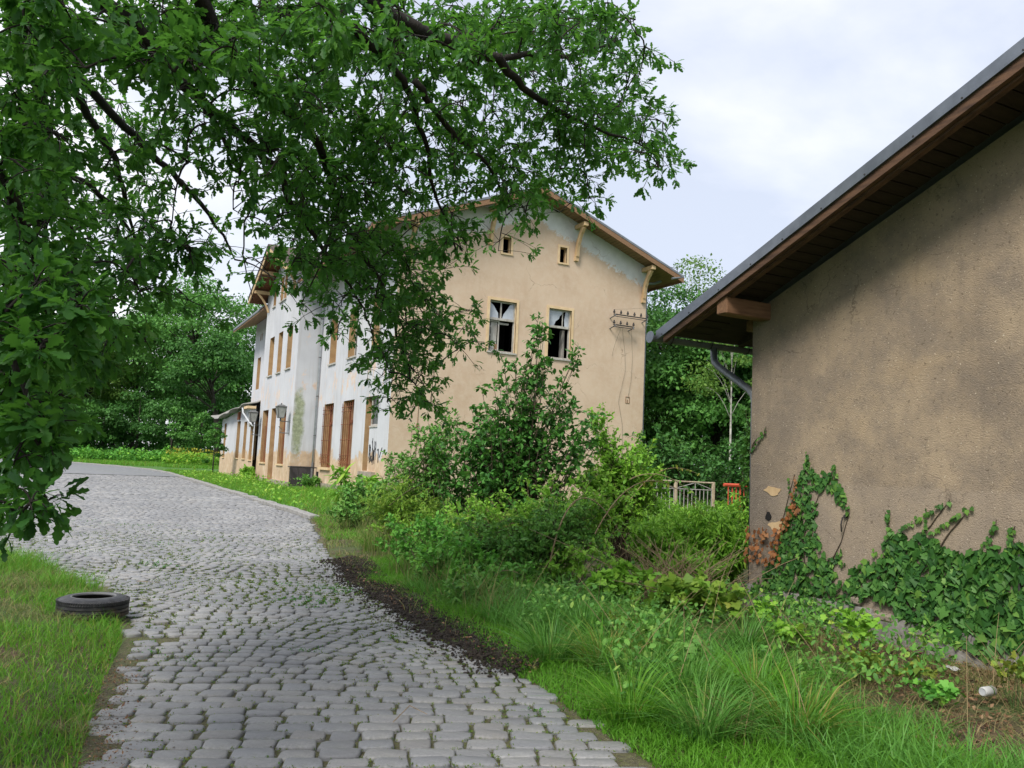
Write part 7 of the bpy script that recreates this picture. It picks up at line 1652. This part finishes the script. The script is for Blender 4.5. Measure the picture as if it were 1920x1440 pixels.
mb = MB(); mb.tube([(16.6, 18.8, 1.24), (17.4, 18.7, 1.24)], .05, 6); mb.build('top_rail', M['fencered'], fg)
for k in range(5):
    mb = MB(); x = 16.75 + k * .15; mb.tube([(x, 18.78, 1.22), (x, 18.78, .02)], .028 if k == 3 else .018, 6); mb.build('bar', M['fencered'], fg)

ty = empty('tyre', (.19, 8.2, .03), 'worn black car tyre lying flat at the edge of the grass', 'tyre')
pr = [(.195, .02), (.20, .0), (.235, -.004), (.275, .004), (.305, .02), (.325, .034)]
for (a, b) in ((.055, .066), (.093, .104), (.131, .142)): pr += [(.334, a - .001), (.322, a + .002), (.322, b - .002), (.334, b + .001)]
pr += [(.325, .166), (.305, .182), (.275, .196), (.235, .204), (.20, .20), (.195, .18), (.225, .165), (.29, .15), (.31, .1), (.29, .05), (.225, .035)]
pr = [(a * .86, b * .86) for a, b in pr]
mb = MB(); mb.lathe(pr, (.19, 8.2, .045), 64, closed=True); o = mb.build('tyre_casing', M['tyre'], ty, smooth=False)
mb = MB()
for k in range(84):
    a = 2 * math.pi * k / 84
    for (z0, z1) in ((.019, .045), (.125, .151)):
        c, s = math.cos(a), math.sin(a); c2, s2 = math.cos(a + .04), math.sin(a + .04); r0, r1 = .273, .290
        mb.hexa([(.19 + r0 * c, 8.2 + r0 * s, .045 + z0), (.19 + r1 * c, 8.2 + r1 * s, .045 + z0), (.19 + r1 * c2, 8.2 + r1 * s2, .045 + z0), (.19 + r0 * c2, 8.2 + r0 * s2, .045 + z0), (.19 + r0 * c, 8.2 + r0 * s, .045 + z1), (.19 + r1 * c, 8.2 + r1 * s, .045 + z1), (.19 + r1 * c2, 8.2 + r1 * s2, .045 + z1), (.19 + r0 * c2, 8.2 + r0 * s2, .045 + z1)])
mb.build('tread_blocks', M['tyre'], ty)['kind'] = 'stuff'
mb = MB(); mb.lathe([(.167, .157), (.169, .169), (.178, .174), (.182, .170)], (.19, 8.2, .048), 64); mb.build('bead', M['greyiron'], ty, smooth=True)

def crumple(name, label, c, s, mat, n=9, amp=.5):
    V = []; 
    for i in range(n):
        for j in range(n):
            u, v = i / (n - 1) - .5, j / (n - 1) - .5
            V.append((c[0] + u * s[0] + random.uniform(-.1, .1) * s[0] * amp, c[1] + v * s[1] + random.uniform(-.1, .1) * s[1] * amp, c[2] + random.uniform(0, 1) * s[2] + s[2] * (1 - 3 * (u * u + v * v))))
    ii = (np.arange(n - 1)[:, None] * n + np.arange(n - 1)[None]).ravel()
    o = link(name, make_mesh(name, np.array(V), [np.stack([ii, ii + 1, ii + 1 + n, ii + n], 1)], mat)); md = o.modifiers.new('thickness', 'SOLIDIFY'); md.thickness = .002
    return tag(o, label, 'litter')
gq = lambda x, y: float(ground_z(x, y))
crumple('crumpled_plastic', 'crumpled pale plastic lying in front of the yellow seedling', (5.53, 4.13, gq(5.53, 4.13) + .05), (.07, .12, .02), M['paper'])
crumple('paper_scrap', 'crumpled white paper scrap near the foot of the wall', (6.30, 4.44, gq(6.3, 4.44) + .03), (.08, .12, .015), M['paper'])
cu = empty('drink_can', (5.70, 3.74, gq(5.7, 3.74)), 'dented white can lying open end forward in the dry grass', 'can')
mb = MB(); ax_n = 16; mb.lathe([(.020, -.062), (.024, -.066), (.028, -.064), (.033, -.052), (.034, .045), (.028, .058), (.026, .060), (0, .056)], (5.70, 3.74, gq(5.7, 3.74) + .085), 18, 'x'); mb.build('can_body', M['paper'], cu, smooth=True)
mb = MB(); mb.lathe([(0, -.0615), (.0205, -.0625)], (5.70, 3.74, gq(5.7, 3.74) + .085), 16, 'x'); mb.build('can_lid', M['pipe'], cu)
mb = MB(); mb.lathe([(.0345, .01), (.0347, .02)], (5.70, 3.74, gq(5.7, 3.74) + .085), 18, 'x'); mb.build('can_band', M['yellowing'], cu)
for (lab, a, b, c) in (('thin bleached twig lying bent on the near cobbles', (1.67,4.56), (1.84,4.76), (1.90,4.63)), ('thin twig lying by the shallow dip across the cobbles', (0.65,10.22), (0.74,10.04), (0.88,10.10))):
    zz = [float(road_z(*p)) + .045 for p in (a, b, c)]; mb = MB(); mb.tube([(*a, zz[0]), (*b, zz[1] + .02), (*c, zz[2])], [.003, .0028, .002], 5); tag(mb.build('twig', M['cane'], None), lab, 'twig')
